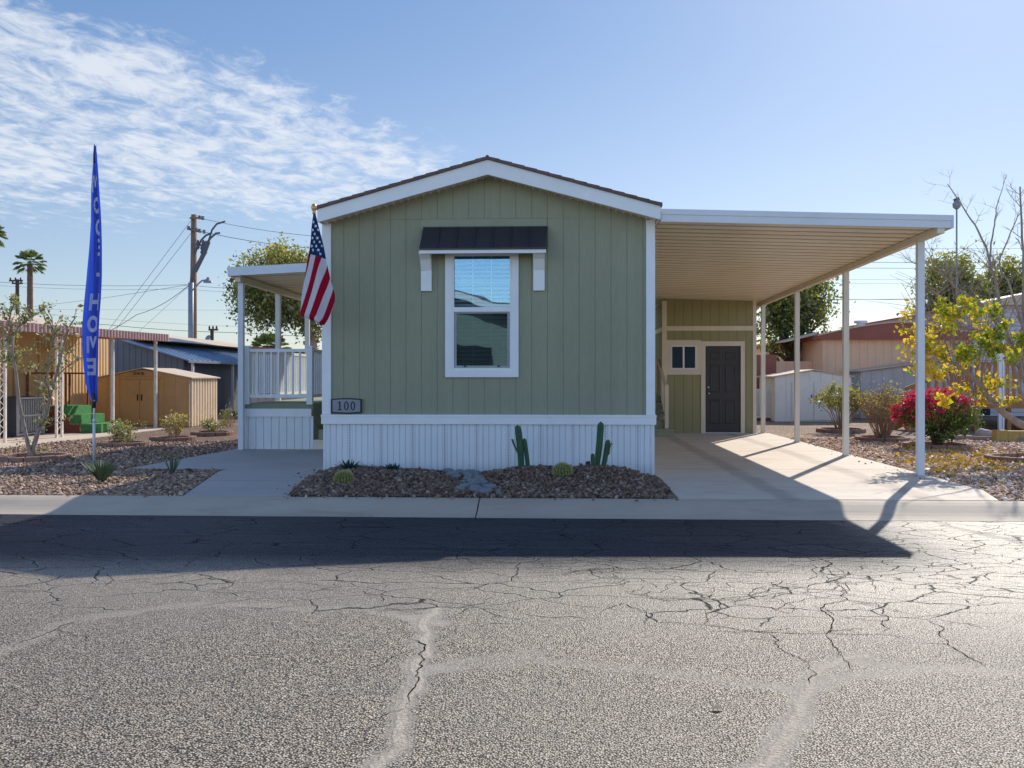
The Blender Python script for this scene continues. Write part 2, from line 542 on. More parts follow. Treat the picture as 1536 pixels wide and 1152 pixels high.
M['yucca'] = mat('yucca_leaf', (0.12, 0.17, 0.09), 0.6, 0.3, 8, 0.1)
M['cactus'] = mat('cactus_skin', (0.035, 0.10, 0.05), 0.6, 0.3, 8, 0.2)
M['barrel'] = mat('golden_cactus', (0.11, 0.125, 0.035), 0.85, 0.3, 14, 0.3)
M['spine'] = mat('golden_spines', (0.55, 0.50, 0.18), 0.7, 0.2)
M['palm'] = leaf_mat('palm_fronds', [(0.0, (0.06, 0.10, 0.03)), (0.5, (0.17, 0.25, 0.07)), (1, (0.36, 0.38, 0.14))], 0.4)


def concrete(name, col, stain=(0.42, 0.30, 0.22), stain_amt=0.5, tyres=False):
    m, nt, out = newmat(name)
    co = coords(nt)
    n1 = nd(nt, 'ShaderNodeTexNoise', None, Vector=co, Scale=0.9, Detail=8, Roughness=0.65)
    n2 = nd(nt, 'ShaderNodeTexNoise', None, Vector=co, Scale=140, Detail=3, Roughness=0.7)
    n3 = nd(nt, 'ShaderNodeTexNoise', None, Vector=coords(nt, 0.5, 1.6, 1), Scale=2.0, Detail=7, Roughness=0.7, Distortion=0.8)
    n4 = nd(nt, 'ShaderNodeTexNoise', None, Vector=co, Scale=14, Detail=6, Roughness=0.75)
    c = ramp(nt, n1.outputs[0], [(0.3, tuple(v * 0.86 for v in col)), (0.7, tuple(v * 1.1 for v in col))])
    c = mix(nt, math_(nt, 'MULTIPLY', smooth(nt, n3.outputs[0], 0.45, 0.75), stain_amt), c, stain)
    c = mix(nt, 0.35, c, ramp(nt, n2.outputs[0], [(0.3, tuple(v * 0.65 for v in col)), (0.7, tuple(v * 1.25 for v in col))]))
    c = mix(nt, math_(nt, 'MULTIPLY', smooth(nt, n4.outputs[0], 0.6, 0.8), 0.35), c, tuple(v * 0.55 for v in col))
    n5 = nd(nt, 'ShaderNodeTexNoise', None, Vector=co, Scale=3.3, Detail=7, Roughness=0.75)
    c = mix(nt, math_(nt, 'MULTIPLY', smooth(nt, n5.outputs[0], 0.56, 0.72), 0.3), c, tuple(v * 0.6 for v in col))
    vs = nd(nt, 'ShaderNodeTexVoronoi', None, Vector=co, Scale=2.1)
    spot = smooth(nt, math_(nt, 'MULTIPLY_ADD', n4.outputs[0], 0.05, vs.outputs['Distance']), 0.085, 0.045)
    c = mix(nt, math_(nt, 'MULTIPLY', spot, 0.5), c, (0.06, 0.05, 0.045))
    if tyres:
        sx = nd(nt, 'ShaderNodeSeparateXYZ', None, Vector=co).outputs[0]
        wob = math_(nt, 'MULTIPLY_ADD', n1.outputs[0], 0.25, sx)
        for cx in (2.45, 3.95):
            d = math_(nt, 'ABSOLUTE', math_(nt, 'SUBTRACT', wob, cx + 0.12))
            c = mix(nt, math_(nt, 'MULTIPLY', math_(nt, 'MULTIPLY', smooth(nt, d, 0.19, 0.05), n5.outputs[0]), 0.75), c, (0.20, 0.155, 0.125))
    h = math_(nt, 'ADD', n2.outputs[0], math_(nt, 'MULTIPLY', n4.outputs[0], 0.6))
    b = nd(nt, 'ShaderNodeBump', None, Strength=0.25, Distance=0.006, Height=h)
    p = nd(nt, 'ShaderNodeBsdfPrincipled', None, Base_Color=c, Roughness=0.75, Normal=b.outputs[0])
    p.inputs['Specular IOR Level'].default_value = 0.35
    nt.links.new(p.outputs[0], out.inputs[0])
    return m


M['drive'] = concrete('driveway_concrete', (0.64, 0.545, 0.445), (0.44, 0.30, 0.21), 0.8, True)
M['walk'] = concrete('walkway_concrete', (0.43, 0.39, 0.355), (0.34, 0.275, 0.235), 0.55)
M['kerb'] = concrete('kerb_concrete', (0.47, 0.385, 0.30), (0.31, 0.23, 0.165), 0.75)

GR_STOPS = [(0.0, (0.07, 0.040, 0.025)), (0.3, (0.21, 0.122, 0.076)), (0.55, (0.34, 0.21, 0.138)), (0.8, (0.48, 0.33, 0.23)), (1.0, (0.68, 0.54, 0.43))]


def gravel_sheet(k=1.0):
    m, nt, out = newmat('gravel')
    co = coords(nt)
    v1 = nd(nt, 'ShaderNodeTexVoronoi', None, Vector=co, Scale=38, Randomness=1.0)
    v2 = nd(nt, 'ShaderNodeTexVoronoi', None, Vector=co, Scale=75, Randomness=1.0)
    sep = nd(nt, 'ShaderNodeSeparateColor', None, Color=v1.outputs['Color'])
    sep2 = nd(nt, 'ShaderNodeSeparateColor', None, Color=v2.outputs['Color'])
    stops = [(p, tuple(min(0.85, v * k) for v in c_)) for p, c_ in GR_STOPS]
    c = ramp(nt, sep.outputs[0], stops)
    c = mix(nt, 0.35, c, ramp(nt, sep2.outputs[0], stops))
    n1 = nd(nt, 'ShaderNodeTexNoise', None, Vector=co, Scale=0.6, Detail=5)
    c = mix(nt, smooth(nt, n1.outputs[0], 0.35, 0.7), mix(nt, 1.0, c, (0.8, 0.78, 0.76), 'MULTIPLY'), c)
    edge = smooth(nt, v1.outputs['Distance'], 0.35, 0.75)
    c = mix(nt, math_(nt, 'MULTIPLY', edge, 0.7), c, (0.04, 0.03, 0.025))
    h = math_(nt, 'SUBTRACT', 1.0, v1.outputs['Distance'])
    b = nd(nt, 'ShaderNodeBump', None, Strength=1.0, Distance=0.03, Height=h)
    p = nd(nt, 'ShaderNodeBsdfPrincipled', None, Base_Color=c, Roughness=0.85, Normal=b.outputs[0])
    p.inputs['Specular IOR Level'].default_value = 0.3
    nt.links.new(p.outputs[0], out.inputs[0])
    return m


def gravel_stone(k=1.0):
    m, nt, out = newmat('gravel_stone')
    at = nd(nt, 'ShaderNodeAttribute', {'attribute_name': 'tone'})
    c = ramp(nt, at.outputs['Fac'], [(p, tuple(min(0.85, v * k) for v in c_)) for p, c_ in GR_STOPS])
    p = nd(nt, 'ShaderNodeBsdfPrincipled', None, Base_Color=c, Roughness=0.8)
    p.inputs['Specular IOR Level'].default_value = 0.35
    nt.links.new(p.outputs[0], out.inputs[0])
    return m


M['gravel'] = gravel_sheet(1.75)
M['gravel_left'] = gravel_sheet(1.0)
M['gravel_bed'] = gravel_sheet(0.5)
M['gs_bed'] = gravel_stone(0.62)
M['gs_left'] = gravel_stone(1.02)
M['gs_right'] = gravel_stone(1.95)
M['desert'] = mat('desert_ground', (0.30, 0.24, 0.19), 0.95, 0.25, 0.3, 0.5, 20)


def asphalt():
    m, nt, out = newmat('cracked_asphalt')
    co = coords(nt)
    att = lambda nme: nd(nt, 'ShaderNodeAttribute', {'attribute_name': nme}).outputs['Fac']
    dd, dc, zone = att('d_dust'), att('d_crack'), att('zone')
    # distortion for the cracks
    nz = nd(nt, 'ShaderNodeTexNoise', None, Vector=co, Scale=5, Detail=6, Roughness=0.65)
    nzf = nd(nt, 'ShaderNodeTexNoise', None, Vector=co, Scale=22, Detail=4, Roughness=0.7)
    # aggregate
    v1 = nd(nt, 'ShaderNodeTexVoronoi', None, Vector=co, Scale=105)
    v2 = nd(nt, 'ShaderNodeTexVoronoi', None, Vector=co, Scale=58)
    s1 = nd(nt, 'ShaderNodeSeparateColor', None, Color=v1.outputs['Color'])
    s2 = nd(nt, 'ShaderNodeSeparateColor', None, Color=v2.outputs['Color'])
    tones = [(0.0, (0.125, 0.096, 0.066)), (0.3, (0.335, 0.266, 0.188)), (0.6, (0.525, 0.428, 0.31)), (0.9, (0.71, 0.592, 0.44)), (1.0, (0.88, 0.775, 0.62))]
    c = ramp(nt, s1.outputs[0], tones)
    c = mix(nt, 0.4, c, ramp(nt, s2.outputs[0], tones))
    gap = smooth(nt, v1.outputs['Distance'], 0.32, 0.62)
    c = mix(nt, math_(nt, 'MULTIPLY', gap, 0.95), c, (0.02, 0.017, 0.014))
    big = nd(nt, 'ShaderNodeTexNoise', None, Vector=co, Scale=0.45, Detail=6, Roughness=0.6)
    c = mix(nt, math_(nt, 'MULTIPLY', smooth(nt, big.outputs[0], 0.42, 0.68), 0.35), c, (0.20, 0.175, 0.145))
    c = mix(nt, math_(nt, 'MULTIPLY', smooth(nt, nz.outputs[0], 0.5, 0.75), 0.3), c, (0.085, 0.08, 0.077))
    # fines worn in the crazed zone: smoother, paler
    c = mix(nt, math_(nt, 'MULTIPLY', zone, 0.45), c, (0.30, 0.262, 0.215))
    # dust bands
    dj = math_(nt, 'MULTIPLY_ADD', math_(nt, 'SUBTRACT', nz.outputs[0], 0.5), 0.14, dd)
    dj = math_(nt, 'MULTIPLY_ADD', math_(nt, 'SUBTRACT', nzf.outputs[0], 0.5), 0.15, dj)
    dust = math_(nt, 'MULTIPLY', smooth(nt, dj, 0.09, 0.03), math_(nt, 'MULTIPLY_ADD', smooth(nt, dc, 0.3, 0.1), 0.45, 0.55))
    dustc = ramp(nt, nzf.outputs[0], [(0.3, (0.27, 0.238, 0.195)), (0.7, (0.37, 0.325, 0.265))])
    c = mix(nt, math_(nt, 'MULTIPLY', dust, 0.85), c, dustc)
    shade_band = att('shade_band')  # shadow on the road painted darker and bluer into the asphalt colour
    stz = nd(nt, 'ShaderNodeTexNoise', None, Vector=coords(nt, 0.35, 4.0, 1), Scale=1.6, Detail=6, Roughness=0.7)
    sj = smooth(nt, math_(nt, 'MULTIPLY_ADD', nz.outputs[0], 0.3, shade_band), 0.3, 1.0)
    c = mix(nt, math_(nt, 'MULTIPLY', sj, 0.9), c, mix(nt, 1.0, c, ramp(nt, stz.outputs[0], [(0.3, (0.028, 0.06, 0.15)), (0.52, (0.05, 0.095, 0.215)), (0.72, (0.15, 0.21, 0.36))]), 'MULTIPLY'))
    # pale seam of packed grit down the middle of the two open joints
    cj = math_(nt, 'MULTIPLY_ADD', math_(nt, 'SUBTRACT', nzf.outputs[0], 0.5), 0.055, dc)
    cj = math_(nt, 'MULTIPLY_ADD', math_(nt, 'SUBTRACT', nz.outputs[0], 0.5), 0.04, cj)
    seam = smooth(nt, cj, 0.030, 0.014)
    grit = nd(nt, 'ShaderNodeTexNoise', None, Vector=co, Scale=70, Detail=4, Roughness=0.7)
    c = mix(nt, math_(nt, 'MULTIPLY', seam, 0.9), c, ramp(nt, grit.outputs[0], [(0.3, (0.26, 0.21, 0.155)), (0.55, (0.46, 0.395, 0.31)), (0.75, (0.58, 0.52, 0.44))]))
    # crazing (alligator cracks)
    wv = nd(nt, 'ShaderNodeVectorMath', {'operation': 'MULTIPLY_ADD'})
    wz = nd(nt, 'ShaderNodeTexNoise', None, Vector=co, Scale=3.2, Detail=3, Roughness=0.5)
    nt.links.new(wz.outputs['Color'], wv.inputs[0])
    wv.inputs[1].default_value = (0.34, 0.26, 0)
    nt.links.new(co, wv.inputs[2])
    wv2 = nd(nt, 'ShaderNodeVectorMath', {'operation': 'MULTIPLY'}, i0=wv.outputs[0])
    wv2.inputs[1].default_value = (0.58, 1.12, 1)
    a1 = nd(nt, 'ShaderNodeTexVoronoi', {'feature': 'DISTANCE_TO_EDGE'}, Vector=wv2.outputs[0], Scale=2.3)
    a2 = nd(nt, 'ShaderNodeTexVoronoi', {'feature': 'DISTANCE_TO_EDGE'}, Vector=wv2.outputs[0], Scale=5.8)
    zn = nd(nt, 'ShaderNodeTexNoise', None, Vector=co, Scale=0.9, Detail=3)
    brk = nd(nt, 'ShaderNodeTexNoise', None, Vector=co, Scale=3.1, Detail=3)
    z1 = smooth(nt, math_(nt, 'MULTIPLY_ADD', zone, 0.62, math_(nt, 'MULTIPLY_ADD', brk.outputs[0], 0.5, 0.0)), 0.43, 0.58)
    z2 = smooth(nt, math_(nt, 'MULTIPLY_ADD', zone, 0.6, zn.outputs[0]), 0.95, 1.10)
    k1 = math_(nt, 'MULTIPLY', smooth(nt, math_(nt, 'MULTIPLY_ADD', nzf.outputs[0], 0.02, a1.outputs[0]), 0.024, 0.009), z1)
    k2 = math_(nt, 'MULTIPLY', smooth(nt, math_(nt, 'MULTIPLY_ADD', nzf.outputs[0], 0.02, a2.outputs[0]), 0.030, 0.010), z2)
    allc = math_(nt, 'MULTIPLY', math_(nt, 'MAXIMUM', math_(nt, 'MULTIPLY', k1, 0.9), math_(nt, 'MULTIPLY', k2, 0.6)), math_(nt, 'MULTIPLY_ADD', att('shade_band'), 0.0, 1.0))
    halo = math_(nt, 'MULTIPLY', math_(nt, 'MULTIPLY', smooth(nt, a1.outputs[0], 0.10, 0.02), z1), math_(nt, 'SUBTRACT', 1.0, att('shade_band')))
    c = mix(nt, math_(nt, 'MULTIPLY', halo, 0.35), c, (0.24, 0.22, 0.185))
    c = mix(nt, allc, c, (0.012, 0.011, 0.011))
    smoothing = math_(nt, 'MAXIMUM', math_(nt, 'MULTIPLY', dust, 0.75), math_(nt, 'MULTIPLY', zone, 0.45))
    h = math_(nt, 'MULTIPLY', math_(nt, 'SUBTRACT', 1.0, v1.outputs['Distance']), math_(nt, 'SUBTRACT', 1.0, smoothing))
    h = math_(nt, 'MULTIPLY_ADD', math_(nt, 'SUBTRACT', 1.0, v2.outputs['Distance']), 0.5, h)
    h = math_(nt, 'MULTIPLY_ADD', allc, -3.0, h)
    h = math_(nt, 'MULTIPLY_ADD', math_(nt, 'MULTIPLY', seam, grit.outputs[0]), 1.2, h)
    h = math_(nt, 'MULTIPLY_ADD', nz.outputs[0], 0.8, h)
    b = nd(nt, 'ShaderNodeBump', None, Strength=0.9, Distance=0.006, Height=h)
    p = nd(nt, 'ShaderNodeBsdfPrincipled', None, Base_Color=c, Normal=b.outputs[0])
    nt.links.new(math_(nt, 'MULTIPLY_ADD', dust, 0.25, 0.50), p.inputs['Roughness'])
    nt.links.new(math_(nt, 'MULTIPLY', math_(nt, 'MULTIPLY', math_(nt, 'SUBTRACT', 1.0, allc), math_(nt, 'MULTIPLY_ADD', gap, -0.7, 1.0)), math_(nt, 'MULTIPLY_ADD', sj, -0.42, 0.55)), p.inputs['Specular IOR Level'])
    nt.links.new(p.outputs[0], out.inputs[0])
    return m


M['asphalt'] = asphalt()

# ------------------------------------------------------------------ sky and sun
SUN_AZ, SUN_EL = math.radians(26.3), math.radians(35.5)
w = bpy.data.worlds.new('World')
scn.world = w
w.use_nodes = True
nt = w.node_tree
for n in list(nt.nodes): nt.nodes.remove(n)
wo = nt.nodes.new('ShaderNodeOutputWorld')
sky = nt.nodes.new('ShaderNodeTexSky')
sky.sky_type = 'NISHITA'
sky.sun_disc = False
sky.sun_elevation = SUN_EL
sky.sun_rotation = SUN_AZ
sky.altitude = 350
sky.air_density = 1.0
sky.dust_density = 0.6
sky.ozone_density = 2.5
tc = nt.nodes.new('ShaderNodeTexCoord')
sp = nd(nt, 'ShaderNodeSeparateXYZ', None, Vector=tc.outputs['Generated'])
yy = math_(nt, 'MAXIMUM', sp.outputs[1], 0.05)
U = math_(nt, 'DIVIDE', sp.outputs[0], yy)
V = math_(nt, 'DIVIDE', sp.outputs[2], yy)
# high thin cloud bank in the north-west part of this sky
zz = math_(nt, 'MAXIMUM', sp.outputs[2], 0.03)
cu = math_(nt, 'DIVIDE', sp.outputs[0], zz)
cv = math_(nt, 'DIVIDE', sp.outputs[1], zz)
cvec = nd(nt, 'ShaderNodeCombineXYZ', None, X=cu, Y=cv, Z=0.0)
mp = nd(nt, 'ShaderNodeMapping', None, Vector=cvec.outputs[0])
mp.inputs['Rotation'].default_value = (0, 0, math.radians(28))
mp.inputs['Scale'].default_value = (1.0, 0.62, 1)
c1 = nd(nt, 'ShaderNodeTexNoise', None, Vector=mp.outputs[0], Scale=1.5, Detail=9, Roughness=0.62, Distortion=0.35)
c2 = nd(nt, 'ShaderNodeTexNoise', None, Vector=mp.outputs[0], Scale=8.0, Detail=9, Roughness=0.66, Distortion=0.5)
den = math_(nt, 'ADD', math_(nt, 'MULTIPLY', c1.outputs[0], 0.45), math_(nt, 'MULTIPLY', c2.outputs[0], 0.72))
# coverage: falls off above, below and to the right of the bank
up_ = math_(nt, 'SUBTRACT', math_(nt, 'MULTIPLY_ADD', U, -0.385, 0.225), V)
m_up = smooth(nt, up_, -0.035, 0.06)
m_lo = smooth(nt, V, 0.10, 0.225)
m_rt = smooth(nt, U, 0.0, -0.12)
cov = math_(nt, 'MULTIPLY', math_(nt, 'MULTIPLY', m_up, m_lo), m_rt)
dens = smooth(nt, math_(nt, 'MULTIPLY_ADD', cov, 0.33, den), 0.76, 1.04)
fwd = smooth(nt, sp.outputs[1], 0.0, 0.1)
alpha = math_(nt, 'MULTIPLY', math_(nt, 'MULTIPLY', dens, 0.80), math_(nt, 'MULTIPLY', fwd, smooth(nt, cov, 0.0, 0.25)))
# sky behind the camera and overhead boosted as added fill for the shade
north = math_(nt, 'MAXIMUM', smooth(nt, sp.outputs[1], 0.35, -0.55), smooth(nt, sp.outputs[2], 0.50, 0.95))
sky_fill = mix(nt, 1.0, sky.outputs[0], (2.75, 2.60, 2.60), 'MULTIPLY')
# forward sky: thin milky haze lifts the deep blue and cools the horizon
skyf = mix(nt, 1.0, sky.outputs[0], (0.80, 0.82, 0.81), 'MULTIPLY')
skyf = mix(nt, 1.0, skyf, (0.68, 1.08, 2.05), 'ADD')
low = nd(nt, 'ShaderNodeMix', {'data_type': 'RGBA', 'blend_type': 'ADD'})
nt.links.new(smooth(nt, V, 0.42, 0.12), low.inputs[0])
nt.links.new(skyf, low.inputs[6])
low.inputs[7].default_value = (0.95, 0.56, 0.12, 1)
skyf = low.outputs[2]
skyc = nd(nt, 'ShaderNodeHueSaturation', None, Saturation=1.08, Value=1.0, Color=mix(nt, north, skyf, sky_fill))
cc = mix(nt, alpha, skyc.outputs[0], (8.6, 9.0, 9.6))
bg = nd(nt, 'ShaderNodeBackground', None, Color=cc, Strength=0.10)
nt.links.new(bg.outputs[0], wo.inputs[0])

sd = bpy.data.lights.new('sun', 'SUN')
sd.energy = 5.0
sd.angle = math.radians(0.5)
sd.color = (1.0, 0.93, 0.82)
so = bpy.data.objects.new('sun', sd)
COL.objects.link(so)
S = Vector((math.sin(SUN_AZ) * math.cos(SUN_EL), math.cos(SUN_AZ) * math.cos(SUN_EL), math.sin(SUN_EL)))
so.rotation_euler = S.to_track_quat('Z', 'Y').to_euler()
so.location = S * 60

# ------------------------------------------------------------------ ground, road, kerb
RZ = -0.12
mb = MB()
mb.poly([(-1500, -1500, -0.2), (1500, -1500, -0.2), (1500, 3000, -0.2), (-1500, 3000, -0.2)])
tag(mb.build('ground', M['desert']), kind='structure')


def polyline_dist(X, Y, lines):
    d = np.full(X.shape, 9.0)
    for ln in lines:
        for (ax, ay), (bx, by) in zip(ln[:-1], ln[1:]):
            vx, vy = bx - ax, by - ay
            L2 = vx * vx + vy * vy + 1e-12
            t = np.clip(((X - ax) * vx + (Y - ay) * vy) / L2, 0, 1)
            d = np.minimum(d, np.hypot(X - ax - t * vx, Y - ay - t * vy))
    return d


def fractal(line, amp=0.16, it=5, seed=1):
    r = random.Random(seed)
    pts = [tuple(p) for p in line]
    for _ in range(it):
        out = [pts[0]]
        for a, b in zip(pts[:-1], pts[1:]):
            L = math.hypot(b[0] - a[0], b[1] - a[1])
            if L > 0.035:
                k = r.gauss(0, amp) * min(L, 0.5)
                out.append(((a[0] + b[0]) / 2 - (b[1] - a[1]) / L * k, (a[1] + b[1]) / 2 + (b[0] - a[0]) / L * k))
            out.append(b)
        pts = out
    return pts


def gpx(pts):
    r = []
    for px, py in pts:
        q = G(px, py, RZ)
        r.append((q.x, q.y))
    return r


dust_lines = [gpx(l) for l in (
    [(540, 1165), (600, 1080), (625, 1030), (637, 985), (640, 950), (655, 912)],
    [(1115, 1165), (1190, 1085), (1215, 1025), (1260, 990), (1300, 985)],
    [(640, 1005), (800, 990), (950, 1003), (1080, 1020), (1205, 1040)],
    [(1225, 1030), (1330, 1010), (1380, 1003)],
    [(1270, 990), (1400, 1003), (1560, 1012)],
    [(-20, 985), (60, 955), (110, 930), (190, 920), (300, 905), (420, 910), (560, 915), (660, 935)],
    [(650, 1000), (740, 985), (800, 980)],
    [(1410, 785), (1470, 800), (1560, 822)])]
dust_lines = [fractal(l, 0.07, 3, 40 + i) for i, l in enumerate(dust_lines)]
seam_lines = dust_lines[:2]
crack_lines = [gpx(l) for l in (
    [(610, 1062), (624, 1030), (634, 1000), (637, 975), (628, 962), (600, 955)],
    [(1260, 990), (1243, 958), (1246, 925), (1272, 900), (1262, 880), (1230, 868)],
    [(900, 922), (935, 905), (985, 934), (1060, 938), (1110, 946), (1180, 950), (1245, 949), (1330, 952), (1380, 960)],
    [(1155, 950), (1167, 972), (1215, 996)],
    [(1385, 928), (1410, 955), (1440, 978), (1478, 1000)],
    [(1325, 950), (1332, 925), (1310, 905), (1270, 900)],
    [(1060, 938), (1058, 920), (1080, 905), (1075, 890)],
    [(20, 970), (70, 950), (125, 930)],
    [(930, 890), (1000, 902), (1068, 900)],
    [(770, 745 + 115), (860, 858), (960, 853), (1070, 855)],
    [(1330, 792), (1420, 805), (1500, 825)])]
gx = np.arange(-7.6, 7.6001, 0.02)
gy = np.arange(2.8, 9.4201, 0.02)
XX, YY = np.meshgrid(gx, gy)
ny_, nx_ = XX.shape
verts = np.stack([XX.ravel(), YY.ravel(), np.full(XX.size, RZ)], 1)
ii = (np.arange(ny_ - 1)[:, None] * nx_ + np.arange(nx_ - 1)[None, :]).ravel()
quads = np.stack([ii, ii + 1, ii + nx_ + 1, ii + nx_], 1)
dD = polyline_dist(XX, YY, dust_lines).ravel()
dC = polyline_dist(XX, YY, seam_lines).ravel()
zn_ = np.clip((YY - 4.9) / 1.4, 0, 1)
zn_ *= np.clip(0.84 + 0.16 * np.tanh((XX + 0.5) / 1.6), 0, 1)
shade_band_ = np.clip((YY - 6.2) / 1.4, 0, 1) * np.clip((3.9 - XX) / 1.6, 0, 1)  # mask of the painted shadow band between the kerb and the sunlit road
# outer quads
xa, xb, ya, yb = gx[0], gx[-1], gy[0], gy[-1]
ex = [(-160, -5, xa, yb), (xb, -5, 160, yb), (xa, -5, xb, ya)]
ev, ef = [], []
for (x0, y0, x1, y1) in ex:
    b = len(verts) + len(ev)
    ev += [(x0, y0, RZ), (x1, y0, RZ), (x1, y1, RZ), (x0, y1, RZ)]
    ef.append((b, b + 1, b + 2, b + 3))
verts = np.concatenate([verts, np.array(ev)])
quads = np.concatenate([quads, np.array(ef)])
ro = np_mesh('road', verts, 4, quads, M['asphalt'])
for nme, arr in (('d_dust', dD), ('d_crack', dC), ('zone', zn_.ravel()), ('shade_band', shade_band_.ravel())):
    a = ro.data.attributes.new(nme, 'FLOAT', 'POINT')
    fill = {'zone': 0.3, 'shade_band': 0.0}.get(nme, 9.0)
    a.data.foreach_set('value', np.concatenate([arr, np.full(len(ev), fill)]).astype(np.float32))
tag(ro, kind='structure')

# the widest open cracks
ck = MB()
rc = random.Random(77)


def crack_ribbon(line, w0, seed):
    pts = fractal(line, 0.085, 5, seed)
    n = len(pts)
    b = len(ck.v)
    z = RZ + 0.003
    for i, (x, y) in enumerate(pts):
        a, c = pts[max(0, i - 1)], pts[min(n - 1, i + 1)]
        L = math.hypot(c[0] - a[0], c[1] - a[1]) + 1e-9
        nx, nyy = -(c[1] - a[1]) / L, (c[0] - a[0]) / L
        f = i / (n - 1)
        w_ = w0 * (0.35 + 0.9 * abs(mnoise.noise(Vector((x * 5, y * 5, seed)))) + 0.5 * rc.random()) * min(1, 6 * f + 0.1, 6 * (1 - f) + 0.1)
        ck.v += [(x - nx * w_, y - nyy * w_, z), (x + nx * w_, y + nyy * w_, z)]
    for i in range(n - 1):
        ck.f.append((b + 2 * i, b + 2 * i + 2, b + 2 * i + 3, b + 2 * i + 1))
    return pts


for i, l in enumerate(crack_lines):
    pts_ = crack_ribbon(l, 0.0034, 100 + i)
    for k in range(rc.randint(2, 4)):
        a = pts_[rc.randrange(len(pts_))]
        th_ = rc.choice((0, PI)) + rc.gauss(0, 0.5) if rc.random() < 0.65 else rc.uniform(0, 2 * PI)
        L = rc.uniform(0.12, 0.5)
        crack_ribbon([a, (a[0] + L * math.cos(th_), a[1] + L * math.sin(th_))], 0.0022, 300 + i * 9 + k)
for k in range(70):
    px, py = rc.uniform(-10, 1550), rc.uniform(842, 930)
    if py > 890 and px < 850 and rc.random() < .75: continue
    a = G(px, py, RZ)
    th_ = rc.choice((0, PI)) + rc.gauss(0, 0.35) if rc.random() < 0.6 else PI / 2 + rc.gauss(0, 0.5)
    L = rc.uniform(0.25, 0.9)
    crack_ribbon([(a.x, a.y), (a.x + L * .5 * math.cos(th_), a.y + L * .5 * math.sin(th_)), (a.x + L * math.cos(th_ + .3), a.y + L * math.sin(th_ + .3))], 0.0026, 600 + k)
tag(ck.build('road_cracks', mat('crack_shadow', (0.014, 0.012, 0.011), 1.0, 0.2, spec=0.0)), kind='structure')

# rolled kerb, cast in lengths with an open joint
KX = P(717, 760, 9.7).x
prof = [(9.36, -0.2), (9.36, -0.116), (9.46, -0.110), (9.54, -0.098), (9.62, -0.077), (9.70, -0.050), (9.78, -0.024), (9.86, -0.006), (9.93, 0.001), (9.99, 0.0), (9.99, -0.2)]
kb = MB()
cuts = [-70, -22, -16, -10.2, KX, KX + 6.2, KX + 12.5, KX + 20, 70]
for a, b in zip(cuts[:-1], cuts[1:]):
    g = 0.007
    x0, x1 = a + g, b - g
    nseg = max(2, int((x1 - x0) / 0.5))
    base = len(kb.v)
    for i in range(nseg + 1):
        x = x0 + (x1 - x0) * i / nseg
        for (y, z) in prof:
            jj = 0.006 * mnoise.noise(Vector((x * 0.6, y * 2, 0)))
            kb.v.append((x, y + jj, z + jj * 0.5))
    n = len(prof)
    for i in range(nseg):
        for k in range(n - 1):
            kb.f.append((base + i * n + k, base + (i + 1) * n + k, base + (i + 1) * n + k + 1, base + i * n + k + 1))
    kb.f.append(tuple(base + k for k in range(n)))
    kb.f.append(tuple(base + nseg * n + k for k in range(n - 1, -1, -1)))
tag(kb.build('kerb', M['kerb']), kind='structure')


# gravel yard with the planted mounds
def bed_h(x, y):
    if not (-3.1 < x < 1.45 and 9.9 < y < 12.2): return 0.0
    h = 0.0
    for (cx, cy, r, hh) in ((P(785, 700, 11.35).x, 11.35, 0.62, 0.14), (P(905, 700, 11.3).x, 11.3, 0.7, 0.16), (P(560, 700, 11.4).x, 11.5, 1.0, 0.09), (P(500, 700, 11.2).x, 11.6, 0.5, 0.05), (P(640, 700, 11.2).x, 11.2, 0.5, 0.06)):
        d = math.hypot(x - cx, (y - cy) * 1.1) / r
        h += hh * math.exp(-d * d * 1.3)
    edge = min(1, max(0, (y - 9.98) / 0.35)) * min(1, max(0, (1.35 - x) / 0.4)) * min(1, max(0, (x + 3.15) / 0.3))
    h += 0.035
    return h * edge + 0.02 * mnoise.noise(Vector((x * 3, y * 3, 0))) * edge


gm = MB()
gm.poly([(-90, 9.985, -0.012), (1.2, 9.985, -0.012), (1.2, 130, -0.012), (-90, 130, -0.012)])
tag(gm.build('gravel_yard', M['gravel_left']), kind='structure')
tag(MB().poly([(1.2, 9.985, -0.012), (90, 9.985, -0.012), (90, 130, -0.012), (1.2, 130, -0.012)]).build('gravel_yard', M['gravel']), kind='structure')
bl0, bl1 = G(430, 747), G(475, 706)
BED_X1 = 1.30


def bed_left(y):
    return bl0.x + (bl1.x - bl0.x) * (y - bl0.y) / (bl1.y - bl0.y)


bm_ = MB()
NX, NY = 90, 44
for j in range(NY + 1):
    y = 9.992 + (12.03 - 9.992) * j / NY
    for i in range(NX + 1):
        xl, xr = bed_left(y), 1.16 + 0.14 * min(1, (y - 9.99) / 0.8)
        x = xl + (xr - xl) * i / NX
        e = min(i, NX - i, j) == 0
        bm_.v.append((x, y, -0.01 if e else 0.006 + bed_h(x, y)))
for j in range(NY):
    for i in range(NX):
        a = j * (NX + 1) + i
        bm_.f.append((a, a + 1, a + NX + 2, a + NX + 1))
tag(bm_.build('gravel_bed', M['gravel_bed'], smooth=True), kind='structure')

